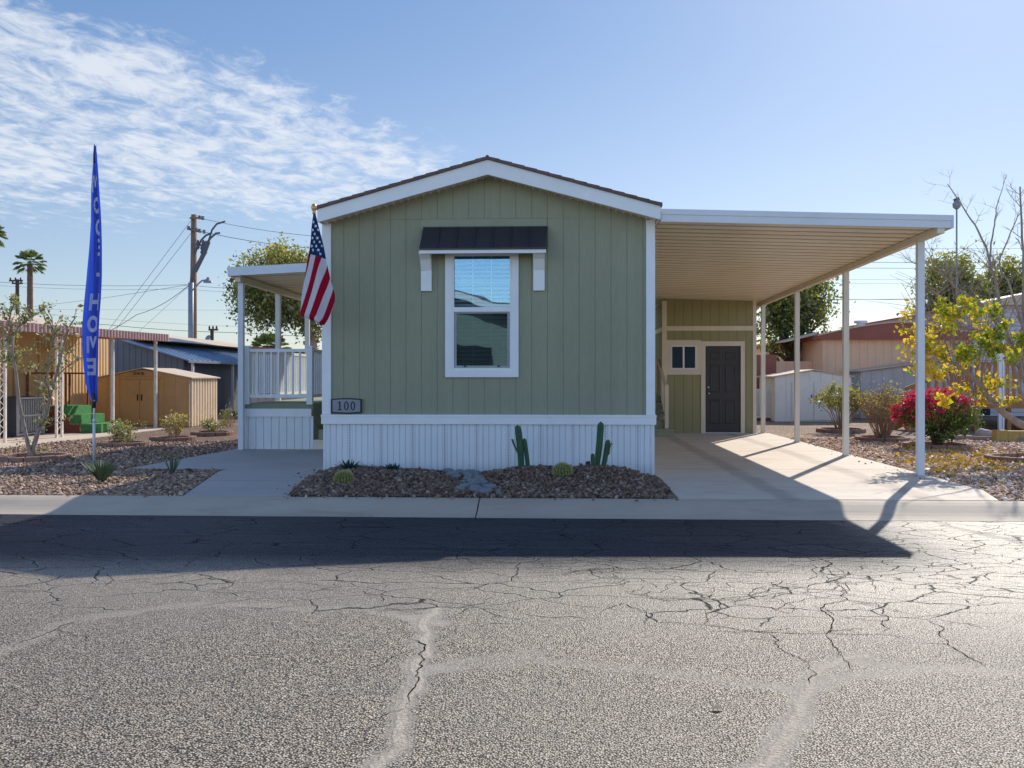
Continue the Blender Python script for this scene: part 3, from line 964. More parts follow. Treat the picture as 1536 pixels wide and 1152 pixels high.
# concrete
DR = MB()
DR.prism([(1.302, 9.992, -0.1), (4.62, 9.992, -0.1), (4.86, 10.9, -0.1), (4.86, 21.62, -0.1), (1.302, 21.62, -0.1)], (0, 0, 0.106))
tag(DR.build('driveway', M['drive']), kind='structure')
for y in (13.2, 16.4, 19.4):
    tag(MB().box(1.31, 4.85, y - 0.005, y + 0.005, 0.0, 0.0065).build('driveway_joint', mat('joint_filler', (0.12, 0.1, 0.085), 0.95, 0.1, spec=0.0)), kind='structure')
wl0, wl1 = G(272, 745), G(327, 708)
wk = MB()
wk.prism([(wl0.x, 9.992, -0.1), (bl0.x - 0.004, 9.992, -0.1), (bl1.x, 12.9, -0.1), (wl1.x - 0.0, 12.9, -0.1), (wl1.x, wl1.y, -0.1)], (0, 0, 0.105))
tag(wk.build('walkway', M['walk']), kind='structure')
pk = MB()
pk.prism([(-6.05, 12.9, -0.1), (bl1.x + 0.3, 12.9, -0.1), (-3.0, 12.904, -0.1), (-3.0, 23.4, -0.1), (-5.75, 23.4, -0.1), (-5.75, 16.3, -0.1)], (0, 0, 0.103))
tag(pk.build('patio_slab', M['walk']), kind='structure')
p2 = MB()
p2.prism([(-12.3, 15.0, -0.1), (-10.05, 15.0, -0.1), (-9.75, 23.6, -0.1), (-12.3, 23.6, -0.1)], (0, 0, 0.106))
tag(p2.build('neighbour_patio', M['drive']), kind='structure')

# loose stones on the near gravel
ico = bmesh.new()
bmesh.ops.create_icosphere(ico, subdivisions=1, radius=1.0)
IV = np.array([v.co[:] for v in ico.verts]); IF = np.array([[v.index for v in f.verts] for f in ico.faces])
ico.free()


def stones(name, pts, size, seed, m_, squash=0.7):
    r = np.random.default_rng(seed)
    n = len(pts)
    sc = size * np.exp(r.normal(-0.05, 0.38, n)).clip(0.45, 2.2)[:, None] * np.stack([r.uniform(0.7, 1.3, n), r.uniform(0.7, 1.3, n), r.uniform(0.5, 0.95, n) * squash / 0.7], 1)
    ang = r.uniform(0, 2 * PI, n)
    ca, sa = np.cos(ang), np.sin(ang)
    tl = r.normal(0, 0.35, (n, 2))
    v = IV[None] * (1 + r.normal(0, 0.16, (n, len(IV), 1))) * sc[:, None, :]
    x = v[..., 0] * ca[:, None] - v[..., 1] * sa[:, None]
    y = v[..., 0] * sa[:, None] + v[..., 1] * ca[:, None]
    z = v[..., 2] + x * tl[:, :1] + y * tl[:, 1:]
    v = np.stack([x, y, z], -1) + pts[:, None, :]
    f = IF[None] + (np.arange(n) * len(IV))[:, None, None]
    tone = np.repeat(np.clip(r.normal(0.5, 0.24, n), 0, 1), len(IV))
    o = np_mesh(name, v.reshape(-1, 3), 3, f.reshape(-1, 3), m_, tone=tone)
    return tag(o, kind='stuff')


pts = []
for _ in range(15000):
    y = random.uniform(10.0, 12.0)
    x = random.uniform(-3.3, 1.32)
    if x < bed_left(y) or x > 1.15 + 0.14 * min(1, (y - 9.99) / 0.8): continue
    pts.append((x, y, 0.008 + bed_h(x, y)))
tag(stones('loose_gravel', np.array(pts), 0.016, 3, M['gs_bed']), 'loose brown gravel heaped in the planting bed against the white skirting', 'gravel')
pts = []
while len(pts) < 22000:
    y = 10 + 8.5 * random.random() ** 1.4
    x = random.uniform(-11.5, -3.6)
    if y < 12.9 and x > wl0.x + (wl1.x - wl0.x) * (y - wl0.y) / (wl1.y - wl0.y) - 0.02: continue
    if y >= 12.88 and x > -6.08 + max(0, min(1, (y - 12.9) / 3.4)) * 0.33: continue
    if x < -10.05 and y > 15: continue
    if x / y < -0.66: continue
    pts.append((x, y, -0.004))
tag(stones('loose_gravel', np.array(pts), 0.017, 4, M['gs_left']), 'loose brown gravel spread over the yard left of the walkway', 'gravel')
pts = []
while len(pts) < 17000:
    y = 10 + 10 * random.random() ** 1.3
    x = random.uniform(4.6, 11)
    if x < 4.88 and y > 10.9 or x < 4.64 + 0.24 * min(1, (y - 10) / 0.9): continue
    if x / y > 0.56: continue
    pts.append((x, y, -0.004))
tag(stones('loose_gravel', np.array(pts), 0.017, 5, M['gs_right']), 'loose pale gravel spread over the yard right of the carport', 'gravel')

# strays kicked out of the beds, and a joint across the walkway
pts = []
for _ in range(150):
    k = random.random()
    if k < 0.45:
        x, y, z = random.uniform(-3.0, 1.3), 9.985 - abs(random.gauss(0, 0.10)), 0.004
        if y < 9.84: continue
    elif k < 0.7:
        y = random.uniform(10.0, 12.8)
        x, z = bed_left(y) - abs(random.gauss(0, 0.13)), 0.007
    elif k < 0.9:
        x, y, z = 4.84 - abs(random.gauss(0, 0.15)), random.uniform(11, 20), 0.008
    else:
        x, y, z = random.uniform(-9, -4.2), 9.985 - abs(random.gauss(0, 0.08)), 0.004
        if y < 9.86: continue
    pts.append((x, y, z))
tag(stones('stray_gravel', np.array(pts), 0.012, 8, M['gs_left']), 'stray gravel chips lying on the kerb and concrete beside the beds', 'gravel')
tag(MB().prism([(wl0.x - .28, 11.446, 0.0), (bed_left(11.45) - .01, 11.446, 0.0), (bed_left(11.45) - .01, 11.456, 0.0), (wl0.x - .28, 11.456, 0.0)], (0, 0, 0.0056)).build('walkway_joint', mat('joint_filler', (0.12, 0.1, 0.085), 0.95, 0.1, spec=0.0)), kind='structure')

# ------------------------------------------------------------------ the green home
HX0, HX1, HY, HY1 = P(485, 600, 12).x, P(981, 600, 12).x, 12.0, 29.0
HC = (HX0 + HX1) / 2
home = thing('manufactured_home', 'sage green manufactured home with white trim, gable roof and one front window', 'house', (HC, HY, 0))
M['green'] = siding('sage_green_siding', GREEN, 'X', 0.2032, gphase - HC, 0.0065, groove=0.6)
M['green_side'] = siding('sage_green_side_siding', GREEN, 'Y', 0.2032, 0, 0.009)
zb = P(733, 622, 12).z            # bottom of the siding
zj = P(733, 328, 12).z            # panel joint under the gable
WX0, WX1 = P(668, 470, 12).x, P(778, 470, 12).x
WZ0, WZ1 = P(723, 566, 12).z, P(723, 381, 12).z
wx0, wx1, wz0, wz1 = WX0 + 0.09, WX1 - 0.09, WZ0 + 0.08, WZ1 - 0.02
RY = 11.70
EX0, EX1 = P(476, 310, RY).x, P(991, 310, RY).x
RX = (EX0 + EX1) / 2
zR = P(728, 235, RY).z            # ridge, top of shingles
zE = P(733, 307, RY).z            # eave, top of shingles
slope = (zR - zE) / (RX - EX0)
rz = lambda x: zR - abs(x - RX) * slope
wall = MB()
T = 0.1
wall.box(HX0, wx0, HY, HY + T, zb, zj)
wall.box(wx1, HX1, HY, HY + T, zb, zj)
wall.box(wx0, wx1, HY, HY + T, zb, wz0)
wall.box(wx0, wx1, HY, HY + T, wz1, zj)
wall.prism([(HX0, HY - 0.006, zj), (HX1, HY - 0.006, zj), (HX1, HY - 0.006, rz(HX1) - 0.06), (RX, HY - 0.006, rz(RX) - 0.06), (HX0, HY - 0.006, rz(HX0) - 0.06)], (0, T, 0))
wall.build('front_wall', M['green'], home)
sw = MB()
sw.box(HX0, HX0 + 0.1, HY + T, HY1, zb, 3.28)
sw.box(HX1 - 0.1, HX1, HY + T, HY1, zb, 3.28)
sw.box(HX0 + 0.1, HX1 - 0.1, HY1 - 0.1, HY1, zb, 3.28)
sw.prism([(HX0 + .1, HY1 - .1, 3.28), (HX1 - .1, HY1 - .1, 3.28), (RX, HY1 - .1, rz(RX) - .06)], (0, .1, 0))
sw.build('side_wall', M['green_side'], home)
# flush panel over the window
fp = MB().box(P(631, 335, 12).x, P(820, 335, 12).x, HY - 0.012, HY - 0.0065, P(720, 345, 12).z, zj - 0.004)
fp.build('header_panel', mat('sage_panel', GREEN, 0.65, 0.08, 2, 0.1, 120), home)
for x0, x1 in ((HX0 - 0.012, P(497, 400, 12).x), (P(969, 400, 12).x, HX1 + 0.012)):
    MB().box(x0, x1, HY - 0.03, HY + 0.09, zb + 0.002, rz(max(abs(x0 - RX), abs(x1 - RX)) + RX) - 0.17).build('corner_trim', M['white'], home, bevel=0.004)
# belly band and skirting
MB().box(HX0 - 0.02, HX1 + 0.025, HY - 0.04, HY + 0.05, zb - 0.125, zb).box(HX0 - 0.024, HX1 + 0.029, HY - 0.046, HY + 0.05, zb - 0.03, zb - 0.002).build('belly_band', M['white'], home, bevel=0.003)


def skirt_mat():
    m, nt, out = newmat('vented_vinyl_skirting')
    tc = nt.nodes.new('ShaderNodeTexCoord')
    sep = nd(nt, 'ShaderNodeSeparateXYZ', None, Vector=tc.outputs['Object'])
    per = 0.413
    f = math_(nt, 'FRACT', math_(nt, 'MULTIPLY_ADD', sep.outputs[0], 1 / per, 50.03))
    band = math_(nt, 'MULTIPLY', smooth(nt, f, 0.60, 0.62), smooth(nt, f, 0.80, 0.78))
    fx = math_(nt, 'FRACT', math_(nt, 'MULTIPLY', sep.outputs[0], 1 / 0.021))
    fz = math_(nt, 'FRACT', math_(nt, 'MULTIPLY', sep.outputs[2], 1 / 0.021))
    r = math_(nt, 'SQRT', math_(nt, 'ADD', math_(nt, 'POWER', math_(nt, 'SUBTRACT', fx, 0.5), 2.0), math_(nt, 'POWER', math_(nt, 'SUBTRACT', fz, 0.5), 2.0)))
    hole = math_(nt, 'MULTIPLY', smooth(nt, r, 0.27, 0.2), band)
    nz = nd(nt, 'ShaderNodeTexNoise', None, Vector=tc.outputs['Object'], Scale=1.6, Detail=6)
    c = ramp(nt, nz.outputs[0], [(0.3, (0.70, 0.72, 0.74)), (0.7, (0.80, 0.81, 0.82))])
    gz = smooth(nt, math_(nt, 'MULTIPLY_ADD', nz.outputs[0], 0.25, sep.outputs[2]), 0.38, 0.12)
    c = mix(nt, math_(nt, 'MULTIPLY', gz, 0.4), c, (0.52, 0.46, 0.41))
    c = mix(nt, math_(nt, 'MULTIPLY', hole, 0.7), c, (0.12, 0.12, 0.13))
    p = nd(nt, 'ShaderNodeBsdfPrincipled', None, Base_Color=c, Roughness=0.45)
    nt.links.new(p.outputs[0], out.inputs[0])
    return m


M['skirt'] = skirt_mat()
sprof = ((0, 0), (0.012, -1), (0.03, -1), (0.04, 0), (0.185, 0), (0.195, -0.8), (0.21, -0.8), (0.22, 0), (0.38, 0), (0.39, -0.8), (0.405, -0.8), (0.415, 0),
         (0.57, 0), (0.58, -0.8), (0.595, -0.8), (0.605, -0.1), (0.80, -0.1), (0.81, -0.8), (0.825, -0.8), (0.835, 0))
MB().ribbed((HX0 + 0.01, HY - 0.012, -0.1), (HX1 - 0.004, HY - 0.012, -0.1), zb - 0.125 + 0.1, (0, -1, 0), 0.413, 0.014, sprof).build('skirting', M['skirt'], home)
split_build(MB().box(HX0 + 0.004, HX0 + 0.03, HY - 0.02, HY + 0.05, -0.1, zb - 0.126).box(HX1 - 0.022, HX1 + 0.004, HY - 0.02, HY + 0.05, -0.1, zb - 0.126), 'skirting_corner', M['vinyl'], home)
MB().box(HX0 + 0.012, HX0 + 0.05, HY + 0.06, HY1, -0.1, zb - 0.002).box(HX1 - 0.05, HX1 - 0.012, HY + 0.06, HY1, -0.1, zb - 0.002).build('side_skirting', M['vinyl'], home)
# roof
rf = MB()
th = 0.035
for s_ in (-1, 1):
    ex = EX0 - 0.02 if s_ < 0 else EX1 + 0.02
    n_course = 14
    for k in range(n_course):
        f0, f1 = k / n_course, (k + 1) / n_course
        xa_, xb_ = RX + (ex - RX) * f0, RX + (ex - RX) * f1
        lift = 0.008
        rf.prism([(xa_, RY - 0.03, rz(xa_) - th), (xb_, RY - 0.03, rz(xb_) - th), (xb_, RY - 0.03, rz(xb_) + lift), (xa_, RY - 0.03, rz(xa_))], (0, HY1 + 0.33 - RY, 0))
rfo = rf.build('roof', M['shingle'], home)
MB().tube([(RX, RY - 0.035, zR - 0.006), (RX, HY1 + 0.3, zR - 0.006)], 0.022, 8).build('ridge_cap', M['shingle'], rfo)
rk = MB()
dv = th + 0.003
bh = 0.165
for s_ in (-1, 1):
    ex = EX0 if s_ < 0 else EX1
    rk.prism([(RX, RY, zR - dv), (ex, RY, rz(ex) - dv), (ex, RY, rz(ex) - dv - bh), (RX, RY, zR - dv - bh - 0.02)], (0, 0.03, 0))
rk.build('rake_board', M['white'], home)
ev_ = MB()
for ex, s_ in ((EX0, -1), (EX1, 1)):
    ev_.box(ex - 0.001 * s_, ex - 0.022 * s_, RY + 0.031, HY1 + 0.3, rz(ex) - dv - bh + 0.01, rz(ex) - dv)
ev_.build('eave_board', M['white'], home)
sf = MB()
for s_ in (-1, 1):
    ex = EX0 + 0.03 if s_ < 0 else EX1 - 0.03
    sf.ribbed((RX, RY + 0.031, zR - dv - bh + 0.015), (ex, RY + 0.031, rz(ex) - dv - bh + 0.02), 0.29, (0, 0, -1), 0.1, 0.012, ((0, 0), (0.7, 0), (0.72, 1), (0.95, 1)), up=(0, 1, 0))
sf.build('soffit', M['cream'], home)

# window
win = thing('window_root', '', '', (0, 0, 0)) if False else None
wn_ = MB()
cw = 0.092
wn_.box(WX0, WX0 + cw, HY - 0.03, HY - 0.0005, WZ0, WZ1)
wn_.box(WX1 - cw, WX1, HY - 0.03, HY - 0.0005, WZ0, WZ1)
wn_.box(WX0 + cw, WX1 - cw, HY - 0.03, HY - 0.0005, WZ0, WZ0 + cw)
wn_.box(WX0 + cw, WX1 - cw, HY - 0.03, HY - 0.0005, WZ1 - 0.012, WZ1)
window = wn_.build('window', M['white'], home, bevel=0.004)
ix0, ix1, iz0, iz1 = WX0 + cw, WX1 - cw, WZ0 + cw, WZ1 - 0.012
zm = P(723, 464, 12).z
fr = MB()
t = 0.022
fr.box(ix0, ix0 + t, HY - 0.022, HY + 0.05, iz0, iz1)
fr.box(ix1 - t, ix1, HY - 0.022, HY + 0.05, iz0, iz1)
fr.box(ix0 + t, ix1 - t, HY - 0.022, HY + 0.05, iz0, iz0 + 0.03)
fr.box(ix0 + t, ix1 - t, HY - 0.022, HY + 0.05, iz1 - 0.012, iz1)
fr.box(ix0 + t, ix1 - t, HY - 0.020, HY + 0.045, zm - 0.032, zm + 0.028)
fr.build('frame', M['white'], window)
sh = MB()
s2 = 0.028
sx0, sx1, sz0, sz1 = ix0 + t + 0.004, ix1 - t - 0.004, iz0 + 0.032, zm - 0.034
sh.box(sx0, sx0 + s2, HY - 0.008, HY + 0.012, sz0, sz1).box(sx1 - s2, sx1, HY - 0.008, HY + 0.012, sz0, sz1)
sh.box(sx0 + s2, sx1 - s2, HY - 0.008, HY + 0.012, sz0, sz0 + s2).box(sx0 + s2, sx1 - s2, HY - 0.008, HY + 0.012, sz1 - 0.02, sz1)
sh.build('screen_frame', M['acgrey'], window)
lt = MB()
for fx in (0.33, 0.66):
    q = sx0 + s2 + (sx1 - sx0 - 2 * s2) * (0.17 if fx < 0.5 else 0.83)
    lt.box(q - 0.016, q + 0.016, HY - 0.014, HY - 0.0085, sz0 + 0.008, sz0 + 0.03)
split_build(lt, 'latch', M['dark_metal'], window)
MB().box(ix0 + t, ix1 - t, HY + 0.022, HY + 0.026, zm + 0.028, iz1 - 0.012).build('pane', M['glass'], window)
MB().box(sx0 + s2, sx1 - s2, HY + 0.004, HY + 0.008, sz0 + s2, sz1 - 0.02).build('pane', glass_mat('lower_glass', (0.50, 0.55, 0.55), 0.16), window)
gd = MB()
for fx in (1 / 3, 2 / 3):
    xg = ix0 + t + (ix1 - ix0 - 2 * t) * fx
    gd.box(xg - 0.006, xg + 0.006, HY + 0.029, HY + 0.034, zm + 0.029, iz1 - 0.0125)
    gd.box(xg - 0.006, xg + 0.006, HY + 0.012, HY + 0.016, sz0 + s2, sz1 - 0.0205)
gd.box(ix0 + t, ix1 - t, HY + 0.0345, HY + 0.0385, zm + (iz1 - zm) * 0.5 - 0.007, zm + (iz1 - zm) * 0.5 + 0.007)
gd.build('grille', M['white'], window)
bd = MB()
z = iz0 + 0.02
while z < iz1 - 0.02:
    bd.add([(ix0 + 0.01, HY + 0.075, z), (ix1 - 0.01, HY + 0.075, z), (ix1 - 0.01, HY + 0.105, z + 0.034), (ix0 + 0.01, HY + 0.105, z + 0.034)], [(0, 1, 2, 3)])
    z += 0.054
bd.build('blind', M['blind'], window)
MB().box(ix0 - 0.1, ix1 + 0.1, HY + 0.2, HY + 0.22, iz0 - 0.1, iz1 + 0.1).build('room_shade', M['dark'], window)

# window awning with brackets
AX0, AX1 = P(629, 372, 11.72).x, P(821, 372, 11.72).x
AZt, AZb = P(725, 341, 12).z, P(725, 372, 11.72).z
AY = 11.70
aw = MB()
aw.prism([(AX0 + 0.02, HY - 0.013, AZt), (AX0 + 0.02, HY - 0.05, AZt), (AX0, AY, AZb), (AX0, AY, AZb - 0.018), (AX0 + 0.02, HY - 0.013, AZb + 0.02)], (AX1 - AX0 - 0.02, 0, 0))
aw.box(AX0 + 0.015, AX1 - 0.015, HY - 0.056, HY - 0.014, AZt - 0.045, AZt + 0.004)
for k in range(1, 7):
    xk = AX0 + (AX1 - AX0) * k / 7
    aw.bar((xk, HY - 0.06, AZt - 0.005), (xk, AY - 0.003, AZb + 0.004), 0.014, 0.022)
awn = aw.build('window_awning', M['dark_metal'], home)
bz1 = AZb - 0.02
MB().box(P(630, 376, 11.75).x, P(819, 376, 11.75).x, AY + 0.02, AY + 0.07, bz1 - 0.045, bz1).build('front_rail', M['white'], awn, bevel=0.003)
for xa_, xb_ in ((P(632, 400, 12).x, P(648, 400, 12).x), (P(800, 400, 12).x, P(817, 400, 12).x)):
    zb0 = P(640, 437, 12).z
    b_ = MB()
    b_.box(xa_, xb_, HY - 0.045, HY - 0.0005, zb0, bz1)
    b_.prism([(xa_, HY - 0.0455, zb0 + 0.26), (xa_, HY - 0.0455, bz1), (xa_, AY + 0.072, bz1), (xa_, AY + 0.072, bz1 - 0.045), (xa_, HY - 0.13, bz1 - 0.1)], (xb_ - xa_, 0, 0))
    b_.build('bracket', M['white'], awn, bevel=0.003)

# house number plaque
pq0, pq1 = P(497.5, 600, 11.97), P(542.5, 618, 11.97)
pz = (P(520, 597, 11.97).z, P(520, 620.5, 11.97).z)
py_ = HY - 0.0455


def arch(x0, x1, z0, z1, rise, y):
    n = 12
    top = [(x0 + (x1 - x0) * i / n, y, z1 + rise * math.sin(PI * i / n)) for i in range(n + 1)]
    botm = [(x1 - (x1 - x0) * i / n, y, z0 - rise * math.sin(PI * i / n)) for i in range(n + 1)]
    return top + botm


px0, px1 = pq0.x, pq1.x
zc0, zc1 = pz[1] + 0.014, pz[0] - 0.014
pl = MB().prism(arch(px0, px1, zc0, zc1, 0.014, py_), (0, 0.044, 0)).build('number_plaque', M['plaque_dark'], home)
MB().prism(arch(px0 + 0.016, px1 - 0.016, zc0 + 0.014, zc1 - 0.014, 0.012, py_ - 0.003), (0, 0.0025, 0)).build('plaque_face', M['plaque'], pl)
dg = MB()
zc = (zc0 + zc1) / 2
hx = (px0 + px1) / 2
hh = 0.058
yd = py_ - 0.006
x1c = hx - 0.085
dg.box(x1c - 0.009, x1c + 0.009, yd, yd + 0.0025, zc - hh + 0.012, zc + hh)
dg.box(x1c - 0.026, x1c + 0.026, yd, yd + 0.0025, zc - hh, zc - hh + 0.0118)
dg.prism([(x1c - 0.0092, yd, zc + hh), (x1c - 0.0092, yd, zc + hh - 0.014), (x1c - 0.028, yd, zc + hh - 0.026), (x1c - 0.028, yd, zc + hh - 0.016)], (0, 0.0025, 0))
for cx in (hx + 0.0, hx + 0.085):
    n = 20
    o_ = [(cx + 0.031 * math.cos(2 * PI * i / n), yd, zc + hh * math.sin(2 * PI * i / n)) for i in range(n)]
    i_ = [(cx + 0.0145 * math.cos(2 * PI * i / n), yd, zc + (hh - 0.013) * math.sin(2 * PI * i / n)) for i in range(n)]
    dg.add(o_ + i_, [(i, (i + 1) % n, n + (i + 1) % n, n + i) for i in range(n)])
dg.build('digits', M['plaque_dark'], pl)

# ------------------------------------------------------------------ carport
CX1, CY0, CY1 = 4.87, 11.76, 24.0
M['beam'] = mat('cream_beam', (0.80, 0.70, 0.52), 0.4, 0.06, 2, 0.04, 80)
M['bounce_post'] = mat('bounce_tinted_post', (0.80, 0.76, 0.68), 0.4, 0.06, 2, 0.04, 80)  # warm bounced light put into the colour of the rear posts
cl = thing('carport', 'white metal carport roof on slim posts beside the green home', 'carport', ((HX1 + CX1) / 2, CY0, 0))
zl = lambda x: 3.30 + (3.19 - 3.30) * (x - HX1) / (CX1 - HX1)
cx0 = EX1 + 0.012
fa = MB()
fh = 0.155
fa.prism([(cx0, CY0, zl(cx0)), (CX1, CY0, zl(CX1)), (CX1, CY0, zl(CX1) - fh), (cx0, CY0, zl(cx0) - fh)], (0, 0.02, 0))
fa.prism([(cx0, CY0 - 0.012, zl(cx0) + 0.002), (CX1, CY0 - 0.012, zl(CX1) + 0.002), (CX1, CY0 - 0.012, zl(CX1) - 0.065), (cx0, CY0 - 0.012, zl(cx0) - 0.065)], (0, 0.0115, 0))
fa.box(CX1 + 0.0005, CX1 + 0.02, CY0 - 0.012, CY1, zl(CX1) - fh, zl(CX1) + 0.002)
fa.build('fascia', M['alum'], cl)
pn = MB()
pp = ((0, 0), (0.42, 0), (0.5, 1), (0.92, 1))
sl = (zl(CX1) - zl(cx0)) / (CX1 - cx0)
upv = Vector((1, 0, sl)).normalized()
pn.ribbed((cx0, CY0 + 0.022, zl(cx0) - 0.07), (cx0, CY1 + 0.05, zl(cx0) - 0.07), (CX1 - cx0 - 0.003) / upv.x, (0, 0, -1), 0.30, 0.06, ((0, 0), (0.10, 0), (0.16, 1), (0.5, 1), (0.53, 0.75), (0.60, 0.75), (0.63, 1), (0.94, 1)), up=upv)
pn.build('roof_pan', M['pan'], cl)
MB().prism([(cx0, CY0 + 0.025, zl(cx0) - 0.02), (CX1 - 0.003, CY0 + 0.025, zl(CX1) - 0.02), (CX1 - 0.003, CY0 + 0.025, zl(CX1) - 0.012), (cx0, CY0 + 0.025, zl(cx0) - 0.012)], (0, CY1 - CY0, 0)).build('roof_sheet', M['alum'], cl)
zbm = zl(4.75) - 0.133
MB().box(4.705, 4.795, CY0 + 0.022, CY1, zbm - 0.085, zbm).build('beam', M['beam'], cl, bevel=0.004)
for Y in (12.45, 15.6, 18.72, 21.75):
    pm = MB().box(4.705, 4.795, Y - 0.045, Y + 0.045, 0.004, zbm - 0.086)
    pst = pm.build('post', M['alum'] if Y < 13 else M['bounce_post'], cl, bevel=0.006)
    MB().box(4.685, 4.815, Y - 0.065, Y + 0.065, 0.0061, 0.016).build('base_plate', M['steel'], pst)

# the roof drains towards the back: front edge high, back edge low
for ch in cl.children:
    for v in ch.data.vertices:
        if v.co.z > 2.4:
            v.co.z += 0.10 - 0.0135 * v.co.y
    ch.data.update()

# ------------------------------------------------------------------ storage room
SX0, SX1, SY0, SY1 = P(998, 500, 21.6).x, P(1133, 500, 21.6).x, 21.6, 27.2
sc_ = thing('storage_room', 'olive green storage room with cream trim at the back of the carport', 'storage room', ((SX0 + SX1) / 2, SY0, 0))
scx = (SX0 + SX1) / 2
OL = (0.355, 0.325, 0.165)
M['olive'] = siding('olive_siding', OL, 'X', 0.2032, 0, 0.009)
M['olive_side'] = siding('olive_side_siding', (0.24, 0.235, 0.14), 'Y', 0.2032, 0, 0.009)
q = lambda px: P(px, 500, SY0).x
qz = lambda py: P(1065, py, SY0).z
ztop = 3.045
dx0, dx1, dz1 = q(1058), q(1111), qz(519)
wx0_, wx1_, wz0_, wz1_ = q(1006), q(1044.5), qz(554), qz(518)
wl = MB()
wl.box(SX0, wx0_, SY0, SY0 + 0.1, 0.006, ztop)
wl.box(wx0_, wx1_, SY0, SY0 + 0.1, 0.006, wz0_)
wl.box(wx0_, wx1_, SY0, SY0 + 0.1, wz1_, ztop)
wl.box(wx1_, dx0, SY0, SY0 + 0.1, 0.006, ztop)
wl.box(dx0, dx1, SY0, SY0 + 0.1, dz1, ztop)
wl.box(dx1, SX1, SY0, SY0 + 0.1, 0.006, ztop)
wl.prism([(SX0, SY0, ztop), (SX1, SY0, ztop), (SX1, SY0, ztop + 0.023), (SX0, SY0, ztop + 0.088)], (0, 0.1, 0))
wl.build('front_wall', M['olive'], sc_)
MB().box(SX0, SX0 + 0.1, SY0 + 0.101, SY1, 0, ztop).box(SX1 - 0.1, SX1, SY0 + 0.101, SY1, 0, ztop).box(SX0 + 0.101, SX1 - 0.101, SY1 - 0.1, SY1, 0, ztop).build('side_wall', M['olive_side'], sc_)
MB().box(SX0 + 0.0, SX1 - 0.0, SY0 + 0.3, SY1, ztop + 0.001, ztop + 0.02).build('roof', M['alum'], sc_)
tr = MB()
e = 0.02
tr.box(q(993), q(1000), SY0 - e, SY0 - 0.0005, 0.006, ztop)
tr.box(q(1129), q(1134.5), SY0 - e, SY0 - 0.0005, 0.006, ztop)
tr.box(q(1000), q(1129), SY0 - e, SY0 - 0.0005, qz(496), qz(489))
tr.box(q(1000), q(1051.5), SY0 - e, SY0 - 0.0005, qz(518), qz(510))
tr.box(q(1000), wx0_, SY0 - e, SY0 - 0.0005, qz(562), qz(518))
tr.box(wx1_, q(1051.5), SY0 - e, SY0 - 0.0005, qz(562), qz(518))
tr.box(wx0_, wx1_, SY0 - e, SY0 - 0.0005, qz(562), qz(554))
tr.box(q(1051.6), q(1058), SY0 - e, SY0 - 0.0005, 0.006, qz(512))
tr.box(q(1111), q(1117), SY0 - e, SY0 - 0.0005, 0.006, qz(512))
tr.box(q(1058), q(1111), SY0 - e, SY0 - 0.0005, dz1, qz(512))
tr.build('trim', M['cream'], sc_)
MB().box(SX0 - 0.02, SX0 - 0.0005, SY0 + 0.0, SY1, P(985, 497, 23.2).z - 0.06, P(985, 497, 23.2).z + 0.05).build('side_band', M['cream'], sc_)
dr = MB()
yd0 = SY0 + 0.02
dr.box(dx0 + 0.004, dx1 - 0.004, yd0, yd0 + 0.04, 0.025, dz1 - 0.004)
door = dr.build('door', M['door'], sc_)
dW, dH = dx1 - dx0, dz1
pnl = MB()
for (a, b) in ((0.13, 0.44), (0.56, 0.87)):
    for (c, d) in ((0.11, 0.385), (0.47, 0.785), (0.845, 0.93)):
        x0, x1, z0, z1 = dx0 + dW * a, dx0 + dW * b, dH * c, dH * d
        for (i0, yy0, i1, yy1) in ((0, yd0 - 0.0005, 0.02, yd0 - 0.010), (0.02, yd0 - 0.010, 0.045, yd0 - 0.002)):
            A = [(x0 + i0, yy0, z0 + i0), (x1 - i0, yy0, z0 + i0), (x1 - i0, yy0, z1 - i0), (x0 + i0, yy0, z1 - i0)]
            B = [(x0 + i1, yy1, z0 + i1), (x1 - i1, yy1, z0 + i1), (x1 - i1, yy1, z1 - i1), (x0 + i1, yy1, z1 - i1)]
            pnl.add(A + B, [(k, (k + 1) % 4, 4 + (k + 1) % 4, 4 + k) for k in range(4)])
        pnl.poly([(x0 + 0.045, yd0 - 0.002, z0 + 0.045), (x1 - 0.045, yd0 - 0.002, z0 + 0.045), (x1 - 0.045, yd0 - 0.002, z1 - 0.045), (x0 + 0.045, yd0 - 0.002, z1 - 0.045)])
pnl.build('panel', M['door'], door)
for zk in (0.92, 1.06):
    MB().lathe((dx0 + 0.07, yd0 - 0.001, zk), [(0.03, 0), (0.03, 0.012), (0.013, 0.02), (0.013, 0.04), (0.028, 0.05), (0.026, 0.068), (0.0, 0.072)] if zk < 1 else [(0.03, 0), (0.03, 0.02), (0.0, 0.024)], 12, (0, -1, 0)).build('knob', M['brass'], door, smooth=True)
MB().box(dx0, dx1, SY0 - 0.03, SY0 + 0.06, 0.0065, 0.024).build('threshold', M['steel'], sc_)
ww = MB()
ww.box(wx0_, wx0_ + 0.03, SY0 - 0.03, SY0 + 0.05, wz0_, wz1_).box(wx1_ - 0.03, wx1_, SY0 - 0.03, SY0 + 0.05, wz0_, wz1_)
ww.box(wx0_ + 0.03, wx1_ - 0.03, SY0 - 0.03, SY0 + 0.05, wz0_, wz0_ + 0.03).box(wx0_ + 0.03, wx1_ - 0.03, SY0 - 0.03, SY0 + 0.05, wz1_ - 0.03, wz1_)
wm_ = (wx0_ + wx1_) / 2
ww.box(wm_ - 0.02, wm_ + 0.02, SY0 - 0.026, SY0 + 0.04, wz0_ + 0.03, wz1_ - 0.03)
wo_ = ww.build('window', M['white'], sc_)
